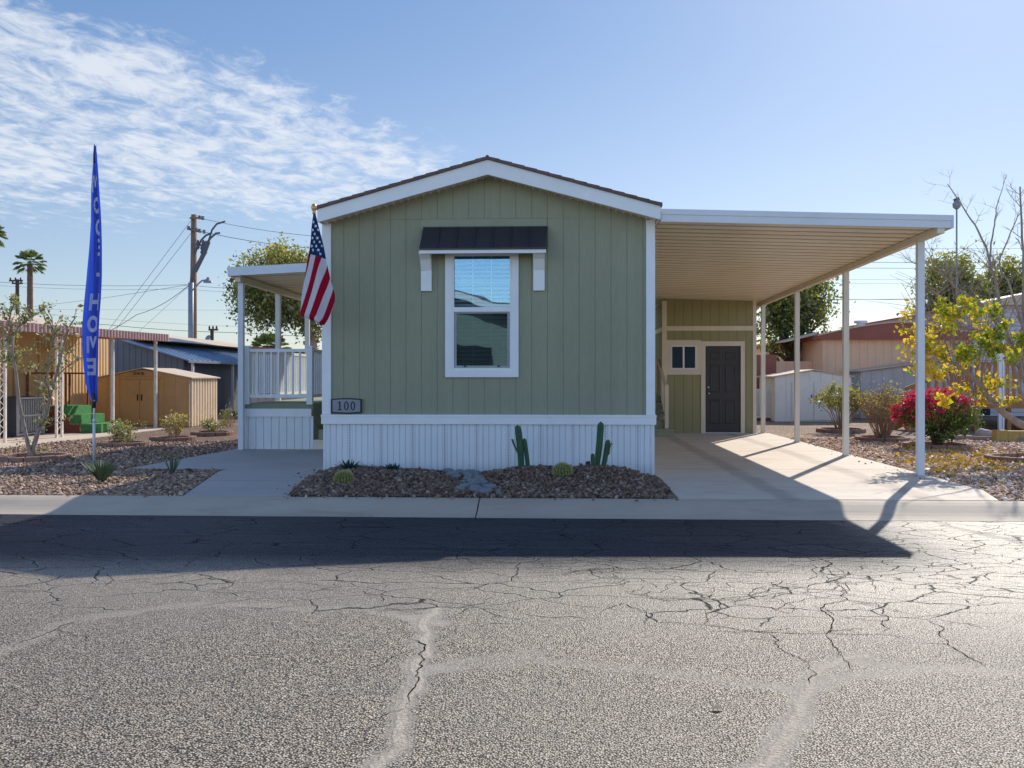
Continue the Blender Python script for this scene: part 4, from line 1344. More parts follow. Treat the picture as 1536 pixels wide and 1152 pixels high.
for x0, x1 in ((wx0_ + 0.03, wm_ - 0.02), (wm_ + 0.02, wx1_ - 0.03)):
    MB().box(x0, x1, SY0 + 0.01, SY0 + 0.014, wz0_ + 0.03, wz1_ - 0.03).build('pane', M['glass2'], wo_)
MB().box(wx0_ - 0.05, wx1_ + 0.05, SY0 + 0.25, SY0 + 0.27, wz0_ - 0.1, wz1_ + 0.1).build('room_shade', M['dark'], wo_)

# side steps between home and storage room
ss = thing('side_steps', 'narrow olive steps with white handrail between the green home and the storage room', 'steps', (1.9, 20.4, 0))
stp = [(20.25, 0.006, 0.16), (20.75, 0.16, 0.34), (21.05, 0.34, 0.52), (21.35, 0.52, 0.70), (21.65, 0.70, 0.86)]
for i, (y, z0, z1) in enumerate(stp):
    MB().box(HX1 + 0.03, 2.40 if i else 2.52, y, 22.6, z0 if i == 0 else z0 + 0.001, z1 - 0.03).box(HX1 + 0.03, 2.40 if i else 2.54, y - 0.025, 22.6, z1 - 0.029, z1).build('step', M['concrete_step'], ss)
MB().box(2.37, 2.455, 20.62, 20.70, 0.161, P(995, 577, 20.7).z).build('newel', M['cream'], ss, bevel=0.005)
MB().box(2.36, 2.445, 22.2, 22.28, 0.5, 1.72).build('newel', M['cream'], ss, bevel=0.005)
MB().bar((2.41, 20.66, 1.08), (2.41, 22.22, 1.66), 0.05, 0.09).bar((2.41, 20.66, 0.35), (2.41, 22.22, 0.98), 0.04, 0.06).build('handrail', M['cream'], ss)
bb = MB()
for k in range(1, 11):
    f = k / 11
    y = 20.68 + 1.52 * f
    bb.box(2.395, 2.425, y - 0.015, y + 0.015, 0.36 + 0.6 * f, 1.05 + 0.56 * f)
split_build(bb, 'baluster', M['cream'], ss)

# ------------------------------------------------------------------ porch on the left
PX0, PX1 = P(366, 560, 16.5).x, P(470, 560, 16.5).x
PY0, PY1 = 16.5, 23.0
po = thing('porch', 'white railed porch with sloping metal cover on the left side of the green home', 'porch', ((PX0 + HX0) / 2, PY0, 0))
dz = P(420, 605, 16.5).z
pz1 = P(420, 613, 16.5).z
MB().box(PX0 + 0.01, PX1 - 0.01, PY0 + 0.02, PY0 + 0.06, pz1 - 0.1, dz).box(PX0 + 0.02, PX1, PY0 + 0.061, PY1, dz - 0.05, dz).box(PX1 + 0.001, HX0 - 0.03, 18.6, PY1, dz - 0.05, dz).box(PX1 - 0.04, PX1 - 0.002, PY0 + 0.061, PY1, 0.0, dz - 0.051).build('deck', mat('sage_deck', (0.24, 0.27, 0.18), 0.7, 0.1), po)
MB().box(PX0, PX1 - 0.03, PY0 - 0.03, PY0 + 0.019, pz1 - 0.145, pz1).build('deck_band', M['white'], po, bevel=0.003)
vp = ((0, 0), (0.46, 0), (0.5, -1), (0.55, -1), (0.6, 0))
MB().ribbed((PX0 + 0.005, PY0, 0.0), (PX1, PY0, 0.0), pz1 - 0.13, (0, -1, 0), 0.14, 0.02, vp).build('deck_skirting', M['vinyl'], po)
MB().ribbed((PX0 + 0.0, PY1, 0.0), (PX0 + 0.0, PY0 + 0.005, 0.0), dz - 0.06, (-1, 0, 0), 0.14, 0.02, vp).build('side_skirting', M['vinyl'], po)
rt, rb = P(420, 524, 16.5).z, P(420, 594, 16.5).z


def railing(p0, p1, nb, posts):
    p0, p1 = Vector(p0), Vector(p1)
    r = MB()
    r.bar(p0 + Vector((0, 0, rt - 0.02)), p1 + Vector((0, 0, rt - 0.02)), 0.06, 0.055)
    r.bar(p0 + Vector((0, 0, rb)), p1 + Vector((0, 0, rb)), 0.05, 0.06)
    ro_ = split_build(r, 'rail', M['white'], po)[0]
    bq = MB()
    for k in range(1, nb):
        c = p0.lerp(p1, k / nb)
        bq.box(c.x - 0.017, c.x + 0.017, c.y - 0.017, c.y + 0.017, rb + 0.0305, rt - 0.048)
    split_build(bq, 'baluster', M['white'], ro_)
    for c in posts:
        c = Vector(c)
        pm = MB().box(c.x - 0.052, c.x + 0.052, c.y - 0.052, c.y + 0.052, dz - 0.02, rt + 0.03)
        b = [(c.x + i * 0.062, c.y + j * 0.062, rt + 0.0301) for i, j in ((-1, -1), (1, -1), (1, 1), (-1, 1))]
        t_ = [(c.x + i * 0.05, c.y + j * 0.05, rt + 0.065) for i, j in ((-1, -1), (1, -1), (1, 1), (-1, 1))]
        pm.add(b + t_, [(3, 2, 1, 0), (4, 5, 6, 7)] + [(k, (k + 1) % 4, 4 + (k + 1) % 4, 4 + k) for k in range(4)])
        pm.build('railing_post', M['white'], ro_, bevel=0.004)


xl_, xr_ = PX0 + 0.06, PX1 - 0.06
railing((xl_ + 0.053, PY0 + 0.0, 0), (xr_ - 0.053, PY0 + 0.0, 0), 8, [(xl_, PY0, 0), (xr_, PY0, 0)])
railing((xl_, PY0 + 0.06, 0), (xl_, PY1 - 0.1, 0), 48, [(xl_, PY1 - 0.05, 0)])
railing((xr_, PY0 + 0.06, 0), (xr_, 18.9, 0), 18, [(xr_, 18.95, 0)])
for i, (y, z1) in enumerate(((16.5, 0.17), (16.85, 0.33), (17.2, 0.49), (17.55, 0.65), (17.9, 0.80))):
    MB().box(PX1 + 0.003, HX0 - 0.03, y, 18.6, z1 - 0.168 if i else 0.004, z1 - 0.03).box(PX1 + 0.003, HX0 - 0.03, y - 0.02, 18.6, z1 - 0.0295, z1).build('step', M['cream'] if i < 2 else M['concrete_step'], po)
# cover
vx0 = P(343, 400, 16.0).x
vz = lambda x: 3.33 + (3.205 - 3.33) * (x - HX0) / (vx0 - HX0)
vy0, vy1 = 16.0, 21.0
vf = MB()
vf.prism([(vx0, vy0, vz(vx0)), (HX0 - 0.08, vy0, vz(HX0)), (HX0 - 0.08, vy0, vz(HX0) - 0.15), (vx0, vy0, vz(vx0) - 0.15)], (0, 0.02, 0))
vf.box(vx0 - 0.02, vx0 - 0.0005, vy0, vy1, vz(vx0) - 0.15, vz(vx0))
cover = vf.build('cover_fascia', M['alum'], po)
sl2 = (vz(HX0) - vz(vx0)) / (HX0 - vx0)
u2 = Vector((1, 0, sl2)).normalized()
MB().ribbed((vx0 + 0.002, vy0 + 0.022, vz(vx0) - 0.07), (vx0 + 0.002, vy1, vz(vx0) - 0.07), (HX0 - 0.09 - vx0) / u2.x, (0, 0, -1), 0.16, 0.05, pp, up=u2).build('cover_pan', M['pan'], po)
MB().prism([(vx0, vy0 + 0.025, vz(vx0) - 0.02), (HX0 - 0.08, vy0 + 0.025, vz(HX0) - 0.02), (HX0 - 0.08, vy0 + 0.025, vz(HX0) - 0.012), (vx0, vy0 + 0.025, vz(vx0) - 0.012)], (0, 4.95, 0)).build('cover_sheet', M['alum'], po)
pX = P(362, 600, 16.35).x
MB().box(pX - 0.05, pX + 0.05, vy0 + 0.15, vy1, vz(pX) - 0.24, vz(pX) - 0.133).build('cover_beam', M['beam'], po)
for Y in (16.35, 18.55, 20.75):
    MB().box(pX - 0.048, pX + 0.048, Y - 0.048, Y + 0.048, 0.003, vz(pX) - 0.241).build('cover_post', M['alum'], po, bevel=0.006)

# ------------------------------------------------------------------ flag on the home
fy = 11.30
fin = P(471, 312, fy)
fl = thing('flag', 'American flag hanging from an angled staff at the left corner of the green home', 'flag', (HX0, HY - 0.03, 2.5))
sb = Vector((P(486, 430, 12).x, HY - 0.035, 2.42))
st_top = fin + Vector((0, 0, -0.06))
MB().tube([sb, st_top], 0.013, 8).build('staff', M['wood_pole'], fl, smooth=True)
MB().lathe(fin - Vector((0, 0, 0.075)), [(0.014, 0), (0.024, 0.012), (0.016, 0.03), (0.030, 0.055), (0.036, 0.085), (0.026, 0.115), (0.0, 0.135)], 12).build('finial', M['gold'], fl, smooth=True)
MB().box(sb.x - 0.03, sb.x + 0.03, HY - 0.045, HY - 0.0305, 2.34, 2.5).tube([sb + Vector((0, 0.02, -0.03)), sb.lerp(st_top, 0.1)], 0.02, 8).build('staff_bracket', M['white'], fl)
rows = [(321, 469.8, 473.5), (340, 467.3, 478), (360, 466, 483.3), (372, 464.6, 486), (385, 462, 488.5), (400, 459.5, 491.5), (420, 456.5, 496), (440, 453, 502), (447, 452, 502.6), (455, 451.4, 501.8),
        (463, 451, 499), (473, 450.8, 495.3), (480, 466, 491.5), (487.5, 481, 486.5)]


def frow(y):
    for (a, b) in zip(rows[:-1], rows[1:]):
        if a[0] <= y <= b[0]:
            f = (y - a[0]) / (b[0] - a[0])
            return a[1] + (b[1] - a[1]) * f, a[2] + (b[2] - a[2]) * f
    return rows[-1][1:]


def flag_pt(s_, y, off=0.0):
    L, R = frow(y)
    f = (y - 321) / 167
    px = L + (R - L) * s_
    yy_ = fy + 0.05 * math.sin(s_ * 7 + f * 2.2) * min(1, f * 2) - off + 0.03 * f
    return P(px, y, yy_)


NR, NS = 56, 16
fm = MB()
for j in range(NR + 1):
    y = 321 + 166.5 * j / NR
    for i in range(NS + 1):
        fm.v.append(tuple(flag_pt(i / NS, y)))
for j in range(NR):
    for i in range(NS):
        a = j * (NS + 1) + i
        fm.f.append((a, a + 1, a + NS + 2, a + NS + 1))


def flag_mat():
    m, nt, out = newmat('flag_cloth')
    tc = nt.nodes.new('ShaderNodeTexCoord')
    sep = nd(nt, 'ShaderNodeSeparateXYZ', None, Vector=tc.outputs['Object'])
    o_ = ORG[fl.name]
    ref = P(461.75, 440, fy) - o_
    X_ = math_(nt, 'SUBTRACT', sep.outputs[0], ref.x)
    Z_ = math_(nt, 'SUBTRACT', sep.outputs[2], ref.z)
    # stripes fan slightly towards the hoist
    zz_ = math_(nt, 'MULTIPLY', math_(nt, 'MULTIPLY', Z_, Z_), 0.10)
    sgl = math_(nt, 'ADD', math_(nt, 'ADD', math_(nt, 'MULTIPLY', X_, 0.947), math_(nt, 'MULTIPLY', Z_, -0.32)), zz_)
    f = math_(nt, 'FRACT', math_(nt, 'MULTIPLY_ADD', sgl, 1 / 0.149, 10.25))
    red = math_(nt, 'MULTIPLY', smooth(nt, f, 0.0, 0.03), smooth(nt, f, 0.53, 0.5))
    c = mix(nt, red, (0.72, 0.70, 0.74), (0.42, 0.012, 0.035))
    cz_ = P(467, 381, fy).z - o_.z
    x0_ = P(466, 381, fy).x - o_.x
    lim = math_(nt, 'MULTIPLY_ADD', math_(nt, 'SUBTRACT', sep.outputs[0], x0_), -0.33, cz_)
    can = smooth(nt, math_(nt, 'SUBTRACT', sep.outputs[2], lim), -0.003, 0.003)
    c = mix(nt, can, c, (0.022, 0.055, 0.155))
    nz = nd(nt, 'ShaderNodeTexNoise', None, Vector=tc.outputs['Object'], Scale=400, Detail=1)
    b = nd(nt, 'ShaderNodeBump', None, Strength=0.15, Distance=0.002, Height=nz.outputs[0])
    d = nd(nt, 'ShaderNodeBsdfDiffuse', None, Color=c, Normal=b.outputs[0])
    t = nd(nt, 'ShaderNodeBsdfTranslucent', None, Color=c)
    ms = nd(nt, 'ShaderNodeMixShader', None, i0=0.35, i1=d.outputs[0], i2=t.outputs[0])
    nt.links.new(ms.outputs[0], out.inputs[0])
    return m


cloth = fm.build('cloth', flag_mat(), fl, smooth=True)
stm = MB()
y = 333
row = 0
while y < 386:
    L, R = frow(y)
    step = 7.4
    x = L + 2.4 + (row % 2) * 3.7
    while x < R - 1.8:
        s_ = (x - L) / (R - L)
        if y - 381 < (x - 466) * 0.33 - 3:
            c = flag_pt(s_, y, 0.004)
            pts_ = []
            for k in range(10):
                a = PI / 2 + k * PI / 5 + 0.25
                rr = 0.0235 if k % 2 == 0 else 0.0098
                pts_.append((c.x + rr * math.cos(a), c.y, c.z + rr * math.sin(a)))
            stm.add([tuple(c)] + pts_, [(0, 1 + k, 1 + (k + 1) % 10) for k in range(10)])
        x += step
    y += 6.0
    row += 1
stm.build('stars', mat('star_white', (0.75, 0.75, 0.78), 0.8, 0.03), cloth)

# ------------------------------------------------------------------ feather banner
FY = G(141, 692).y
fb = G(141, 692)
ff = thing('feather_flag', 'tall blue feather banner with white lettering on a thin pole in the left gravel', 'banner flag', fb)
frows = [(217, 141.6, 142.6), (235, 140.3, 143.8), (255, 138.6, 145.2), (285, 136.6, 147.2), (310, 136.4, 148.8), (335, 136.2, 150.2), (370, 134, 151), (400, 131.2, 151), (420, 129.5, 150.8), (445, 127, 149.6), (470, 124.6, 147.6),
         (495, 123.2, 146.2), (520, 123.4, 145.6), (550, 125.3, 145), (575, 128.5, 144.6), (590, 133, 144.4), (603, 137.5, 144)]


def brow(y):
    for (a, b) in zip(frows[:-1], frows[1:]):
        if a[0] <= y <= b[0]:
            f = (y - a[0]) / (b[0] - a[0])
            return a[1] + (b[1] - a[1]) * f, a[2] + (b[2] - a[2]) * f
    return frows[0][1:] if y < frows[0][0] else frows[-1][1:]


def ban(s_, y, off=0.0):
    L, R = brow(y)
    w_ = R - L
    if s_ <= 1:
        px = L + w_ * s_
        yy_ = FY + 0.10 - 0.14 * s_ - 0.03 * math.sin(s_ * PI * 2.2) * min(1, w_ / 12) - off
    else:
        px = R - 0.55 * w_ * (s_ - 1)
        yy_ = FY - 0.04 + 0.02 + 0.22 * (s_ - 1) + off
    return P(px, y, yy_)


bn = MB()
NR, NS = 70, 18
for j in range(NR + 1):
    y = 219 + (603 - 219) * j / NR
    for i in range(NS + 1):
        bn.v.append(tuple(ban(1.5 * i / NS, y)))
for j in range(NR):
    for i in range(NS):
        a = j * (NS + 1) + i
        bn.f.append((a, a + 1, a + NS + 2, a + NS + 1))


def cloth_mat(name, col, trans, gloss=0.0):
    m, nt, out = newmat(name)
    co = coords(nt)
    n1 = nd(nt, 'ShaderNodeTexNoise', None, Vector=coords(nt, 9, 9, 0.8), Scale=2, Detail=3)
    c = ramp(nt, n1.outputs[0], [(0.3, tuple(v * 0.75 for v in col)), (0.7, tuple(min(1, v * 1.25) for v in col))])
    b = nd(nt, 'ShaderNodeBump', None, Strength=0.5, Distance=0.03, Height=n1.outputs[0])
    d = nd(nt, 'ShaderNodeBsdfPrincipled', None, Base_Color=c, Roughness=0.4, Normal=b.outputs[0])
    t = nd(nt, 'ShaderNodeBsdfTranslucent', None, Color=c)
    ms = nd(nt, 'ShaderNodeMixShader', None, i0=trans, i1=d.outputs[0], i2=t.outputs[0])
    nt.links.new(ms.outputs[0], out.inputs[0])
    return m


banner = bn.build('banner', cloth_mat('blue_banner_cloth', (0.010, 0.055, 0.50), 0.45), ff, smooth=True)
pole_top = P(140.3, 600, FY + 0.0)
MB().tube([(fb.x, fb.y, 0), (fb.x, fb.y, 0.62)], 0.022, 8).build('lower_pole', M['alum'], ff, smooth=True)
MB().tube([(fb.x, fb.y, 0.6), (fb.x + 0.005, FY, pole_top.z)], 0.017, 8).lathe((fb.x, fb.y, 0.60), [(0.026, 0), (0.026, 0.05)], 8).build('pole', M['alum'], ff, smooth=True)
MB().tube([P(140.8, 612, FY), P(141.4, 590, FY + 0.02)], 0.03, 8).build('pole_sleeve', M['dark_metal'], ff, smooth=True)
MB().tube([ban(0.5, y, 0.0) + Vector((0, -0.01, 0)) for y in (245, 232, 217)], [0.02, 0.018, 0.008], 6).build('pole_tip', M['dark_metal'], ff)
MB().tube([ban(1.0, y, 0.0) + Vector((0.004, 0, 0)) for y in range(219, 604, 12)], 0.016, 6).build('edge_sleeve', cloth_mat('blue_sleeve', (0.02, 0.10, 0.75), 0.2), banner, smooth=True)

# lettering, read down the banner, seen from behind (mirrored)
GL = {
    'H': [[(0, 0), (0, 1), (.27, 1), (.27, 0)], [(.73, 0), (.73, 1), (1, 1), (1, 0)], [(.27, .38), (.27, .62), (.73, .62), (.73, .38)]],
    'E': [[(0, 0), (0, 1), (.27, 1), (.27, 0)], [(.27, 0), (.27, .2), (.9, .2), (.9, 0)], [(.27, .4), (.27, .6), (.82, .6), (.82, .4)], [(.27, .8), (.27, 1), (.9, 1), (.9, .8)]],
    'L': [[(0, 0), (0, 1), (.27, 1), (.27, 0)], [(.27, 0), (.27, .22), (.92, .22), (.92, 0)]],
    'M': [[(0, 0), (0, 1), (.2, 1), (.2, 0)], [(.8, 0), (.8, 1), (1, 1), (1, 0)], [(.2, 1), (.45, .3), (.5, .3), (.5, .6), (.38, 1)], [(.8, 1), (.62, 1), (.5, .6), (.5, .3), (.55, .3)]],
}


def ring_glyph(kind):
    n = 14
    out = []
    for i in range(n):
        q = []
        for (r, k) in ((1, i), (1, i + 1), (0.5, i + 1), (0.5, i)):
            a = 2 * PI * k / n
            x = 0.5 + 0.5 * r * math.cos(a)
            y_ = 0.5 + 0.5 * (r if r == 1 else 0.55) * math.sin(a)
            if kind == 'D': x = max(x, 0.5 - 0.5 * r + (0 if r == 1 else 0.02)) if math.cos(a) > 0 else (0.0 if r == 1 else 0.27)
            q.append((x, y_))
        out.append(q)
    return out


GL['O'] = ring_glyph('O')
GL['D'] = ring_glyph('D')
lm = MB()
for ch, yc, sc0, ww_ in (('M', 276, 0.62, 1.05), ('O', 308, 0.72, 0.78), ('D', 341, 0.92, 0.8), ('E', 371, 1.03, 0.72), ('L', 402, 1.0, 0.72), ('H', 453, 0.72, 0.74), ('O', 486, 0.68, 0.74), ('M', 517, 0.72, 0.86), ('E', 550, 0.56, 0.76)):
    hpx = 25.5
    for quad in GL[ch]:
        sub = []
        n = len(quad)
        vs = []
        # subdivide each glyph piece so that it follows the folds
        if n == 4:
            K = 4
            for a in range(K):
                for b in range(K):
                    cell = []
                    for (i, j) in ((a, b), (a + 1, b), (a + 1, b + 1), (a, b + 1)):
                        u_, v_ = i / K, j / K
                        q0 = [quad[0][d] * (1 - u_) * (1 - v_) + quad[3][d] * u_ * (1 - v_) + quad[2][d] * u_ * v_ + quad[1][d] * (1 - u_) * v_ for d in (0, 1)]
                        cell.append(q0)
                    sub.append(cell)
        else:
            sub = [quad]
        for cell in sub:
            pts_ = []
            for gx_, gy_ in cell:
                s_ = sc0 + (0.5 - gx_) * ww_
                s_ = min(1.48, max(0.02, s_))
                pts_.append(ban(s_, yc + (0.5 - gy_) * hpx, 0.004))
            lm.poly(pts_)
lm.build('lettering', cloth_mat('white_lettering', (0.78, 0.80, 0.97), 0.5), banner)

# ------------------------------------------------------------------ plants of the front bed


def column_cactus(label, arms, group):
    b0 = G(*arms[0][0])
    th_ = thing('columnar_cactus', label, 'cactus', (arms[0][3][0], arms[0][3][1], bed_h(arms[0][3][0], arms[0][3][1])), group)
    for i, (pb, pt, rad, base) in enumerate(arms):
        Y = base[1]
        p0, p1 = P(pb[0], pb[1], Y), P(pt[0], pt[1], Y)
        m_ = MB()
        n = 36
        ns = 22
        ax = p1 - p0
        b = len(m_.v)
        for j in range(ns + 1):
            f = j / ns
            rr = rad * (0.86 + 0.22 * math.sin(min(1, f * 1.25) * PI * 0.6))
            tipf = max(0, (f - 0.90) / 0.10)
            rr *= math.sqrt(max(0.0, 1 - tipf ** 2)) if tipf > 0 else 1
            c = p0 + ax * f + Vector((0.012 * math.sin(f * 3 + i), 0, 0))
            for k in range(n):
                a = 2 * PI * k / n
                r2 = rr * (1 + 0.17 * math.cos(a * 6) + 0.02 * math.sin(f * 40 + k))
                m_.v.append((c.x + r2 * math.cos(a), c.y + r2 * math.sin(a), c.z))
        for j in range(ns):
            for k in range(n):
                m_.f.append((j * n + k, j * n + (k + 1) % n, (j + 1) * n + (k + 1) % n, (j + 1) * n + k))
        st = m_.build('stem', M['cactus'], th_, smooth=True)
        sp_ = MB()
        for j in range(2, ns):
            for k in range(6):
                a = 2 * PI * k / 6
                c = p0 + ax * (j / ns)
                r2 = rad * 1.14
                o_ = Vector((math.cos(a), math.sin(a), 0))
                q0 = c + o_ * r2 * 0.9
                for d in range(3):
                    dd_ = (o_ + Vector((random.uniform(-.5, .5), random.uniform(-.5, .5), random.uniform(-.3, .6)))).normalized()
                    e_ = dd_.orthogonal().normalized() * 0.0012
                    sp_.poly([q0 + e_, q0 - e_, q0 + dd_ * 0.018])
        sp_.build('spines', M['spine'], st)


cY = 11.35
A1 = (P(782, 706, cY).x, cY)
column_cactus('dark green columnar cactus in the middle of the bed, shorter of the pair', [((782, 712), (776, 637), 0.033, A1), ((791, 712), (787.5, 657), 0.022, (A1[0] + 0.05, cY + 0.02)), ((776.5, 682), (769.5, 658), 0.010, A1)], 'columnar cacti against the skirting')
A2 = (P(893, 706, cY).x, cY)
column_cactus('dark green columnar cactus at the right of the bed, taller of the pair', [((893, 712), (901, 632), 0.032, A2), ((901, 711), (913.5, 659), 0.025, (A2[0] + 0.06, cY + 0.02)), ((889.5, 712), (890.5, 680), 0.019, (A2[0] - 0.02, cY - 0.05)), ((913, 682), (918, 664), 0.008, A2)], 'columnar cacti against the skirting')


def barrel(label, px, py, w_px, Y):
    c = P(px, py, Y)
    r_ = w_px / 2 / F * Y
    c.z = bed_h(c.x, c.y) + r_ * 0.42
    th_ = thing('barrel_cactus', label, 'cactus', (c.x, c.y, bed_h(c.x, c.y)), 'golden barrel cacti in the front bed')
    m_ = MB()
    n, ns = 80, 14
    for j in range(ns + 1):
        a = -PI / 2 + PI * j / ns
        for k in range(n):
            t_ = 2 * PI * k / n
            rr = r_ * (1 + 0.07 * math.cos(t_ * 20)) * math.cos(a) ** 0.8 if abs(math.cos(a)) > 1e-6 else 0
            m_.v.append((c.x + rr * math.cos(t_), c.y + rr * math.sin(t_), c.z + r_ * 0.86 * math.sin(a)))
    for j in range(ns):
        for k in range(n):
            m_.f.append((j * n + k, j * n + (k + 1) % n, (j + 1) * n + (k + 1) % n, (j + 1) * n + k))
    b = m_.build('body', M['barrel'], th_, smooth=True)
    s_ = MB()
    for k in range(20):
        t_ = 2 * PI * k / 20
        for j in range(2, 26):
            a = -0.5 + (PI / 2 + 0.4) * j / 25
            if a > PI / 2: continue
            o_ = Vector((math.cos(t_) * math.cos(a), math.sin(t_) * math.cos(a), math.sin(a)))
            p_ = Vector((c.x, c.y, c.z)) + Vector((o_.x * r_ * 1.06, o_.y * r_ * 1.06, o_.z * r_ * 0.87))
            for d in range(4):
                dd_ = (o_ + Vector((random.gauss(0, .6), random.gauss(0, .6), random.gauss(0, .6)))).normalized()
                e_ = dd_.orthogonal().normalized() * 0.0013
                s_.poly([p_ + e_, p_ - e_, p_ + dd_ * random.uniform(0.018, 0.032)])
    s_.build('spines', M['spine'], b)


barrel('round golden barrel cactus at the left end of the bed below the number plaque', 516, 722, 27, 10.75)
barrel('round golden barrel cactus between the two columnar cacti', 844, 714, 27, 11.0)


def rosette(name, label, cat, c, n, L, wid, spread, m_, group=None, droop=0.25, seed=1):
    r = random.Random(seed)
    g = MB()
    for k in range(n):
        f = k / n
        a = k * 2.39996
        el = PI / 2 - (0.08 + spread * math.sqrt(f) + r.uniform(-.06, .06))
        l_ = L * r.uniform(0.8, 1.1) * (0.75 + 0.25 * f)
        pts_ = []
        p = Vector(c) + Vector((math.cos(a), math.sin(a), 0)) * 0.015
        ns = 5
        rows_ = []
        for j in range(ns + 1):
            t_ = j / ns
            e = el - droop * t_ * t_ * f
            d = Vector((math.cos(a) * math.cos(e), math.sin(a) * math.cos(e), math.sin(e)))
            s_ = Vector((-math.sin(a), math.cos(a), 0))
            up_n = s_.cross(d)
            wd = wid * (1 - t_) ** 0.7 * (0.7 + 0.6 * min(1, t_ * 3))
            rows_.append((p - s_ * wd / 2 - up_n * wd * 0.18 * -1, p + up_n * -wd * 0.12, p + s_ * wd / 2 + up_n * wd * 0.18))
            p = p + d * l_ / ns
        b = len(g.v)
        for rw in rows_: g.v += [tuple(x) for x in rw]
        for j in range(ns):
            for i in range(2):
                g.f.append((b + j * 3 + i, b + j * 3 + i + 1, b + (j + 1) * 3 + i + 1, b + (j + 1) * 3 + i))
    o = g.build(name, m_, loc=(c[0], c[1], c[2]))
    tag(o, label, cat, group)
    return o


g1 = P(524, 709, 11.4); g2 = P(588, 711, 11.5)
rosette('agave', 'small spiky dark agave beside the left barrel cactus', 'agave', (g1.x, g1.y, bed_h(g1.x, g1.y)), 30, 0.20, 0.035, 1.15, M['agave'], 'agaves in the front bed', seed=2)
rosette('agave', 'low compact blue green agave against the skirting right of the spiky agave', 'agave', (g2.x, g2.y, bed_h(g2.x, g2.y) - 0.01), 30, 0.145, 0.06, 1.2, M['agave'], 'agaves in the front bed', seed=3)
y1 = G(152, 722)
rosette('yucca', 'bushy grey green yucca in the gravel at the foot of the blue banner', 'yucca', (y1.x, y1.y, -0.01), 85, 0.36, 0.024, 0.68, M['yucca'], None, 0.22, 5)
y2 = G(258, 710)
rosette('yucca', 'slim upright yucca with few blades at the corner of the walkway', 'yucca', (y2.x, y2.y, -0.01), 14, 0.42, 0.022, 0.42, M['yucca'], None, 0.25, 6)

# river stones of the dry creek
base_me = None
rs = random.Random(11)
cnt = 0
for k in range(60):
    f = rs.random()
    y = 10.08 + 1.75 * f
    xc = P(722 - 34 * f, 700, y).x
    x = xc + rs.uniform(-1, 1) * (0.22 - 0.05 * f)
    r_ = rs.uniform(0.035, 0.075) * (0.8 + 0.2 * f)
    if base_me is None:
        bm2 = bmesh.new()
        bmesh.ops.create_icosphere(bm2, subdivisions=3, radius=1)
        for v in bm2.verts:
            v.co *= 1 + 0.16 * mnoise.noise(v.co * 1.3 + Vector((3, 1, 2)))
        base_me = bpy.data.meshes.new('river_stone')
        bm2.to_mesh(base_me)
        bm2.free()
        base_me.polygons.foreach_set('use_smooth', [True] * len(base_me.polygons))
        base_me.materials.append(M['stone'])
    o = bpy.data.objects.new('river_stone', base_me)
    o.scale = (r_ * rs.uniform(0.9, 1.5), r_ * rs.uniform(0.8, 1.2), r_ * 0.72)
    o.rotation_euler = (rs.uniform(-.3, .3), rs.uniform(-.3, .3), rs.uniform(0, 6.3))
    o.location = (x, y, bed_h(x, y) + r_ * 0.3)
    COL.objects.link(o)
    tag(o, 'smooth blue grey river stone in the dry creek across the front bed', 'stone', 'river stones of the dry creek')

# ------------------------------------------------------------------ paver rings and shrubs


def paver_ring(label, px0, px1, py, group):
    a, b = G(px0, py), G(px1, py)
    c = (a + b) / 2
    R = (b - a).length / 2
    c.y += R * 0.25
    th_ = MB()
    n = max(10, int(2 * PI * R / 0.24))
    for k in range(n):
        a0, a1 = 2 * PI * k / n + 0.012, 2 * PI * (k + 1) / n - 0.012
        ri, ro_ = R - 0.10, R
        q = [(c.x + r * math.cos(t), c.y + r * math.sin(t), 0.0) for r, t in ((ri, a0), (ro_, a0), (ro_, (a0 + a1) / 2), (ro_, a1), (ri, a1), (ri, (a0 + a1) / 2))]
        z = 0.075 + random.uniform(-.008, .008)
        th_.prism([(x, y, -0.012) for x, y, _ in q], (0, 0, z + 0.012))
    o = th_.build('paver_ring', M['paver'], loc=(c.x, c.y, 0), bevel=0.008)
    tag(o, label, 'tree ring', group)
    return c


RG1, RG2 = 'paver rings around the plants left of the walkway', 'paver rings around the plants right of the carport'
cL = paver_ring('large red brown paver ring around the young forked tree', -6, 97, 690, RG1)
c1_ = paver_ring('paver ring around the shrub nearest the banner pole', 144, 220, 669, RG1)
c2_ = paver_ring('paver ring in front of the right end of the tan shed', 222, 290, 661, RG1)
c3_ = paver_ring('small paver ring nearest the porch post', 284, 346, 652.5, RG1)
r1_ = paver_ring('paver ring around the leafy bush in front of the white shed', 1228, 1300, 648, RG2)
r2_ = paver_ring('paver ring around the brown twiggy bush behind the second carport post', 1287, 1366, 661, RG2)
r3_ = paver_ring('paver ring around the magenta flowering bush', 1362, 1459, 672, RG2)
r4_ = paver_ring('pale paver ring around the yellow leaved tree', 1489, 1600, 692, RG2)


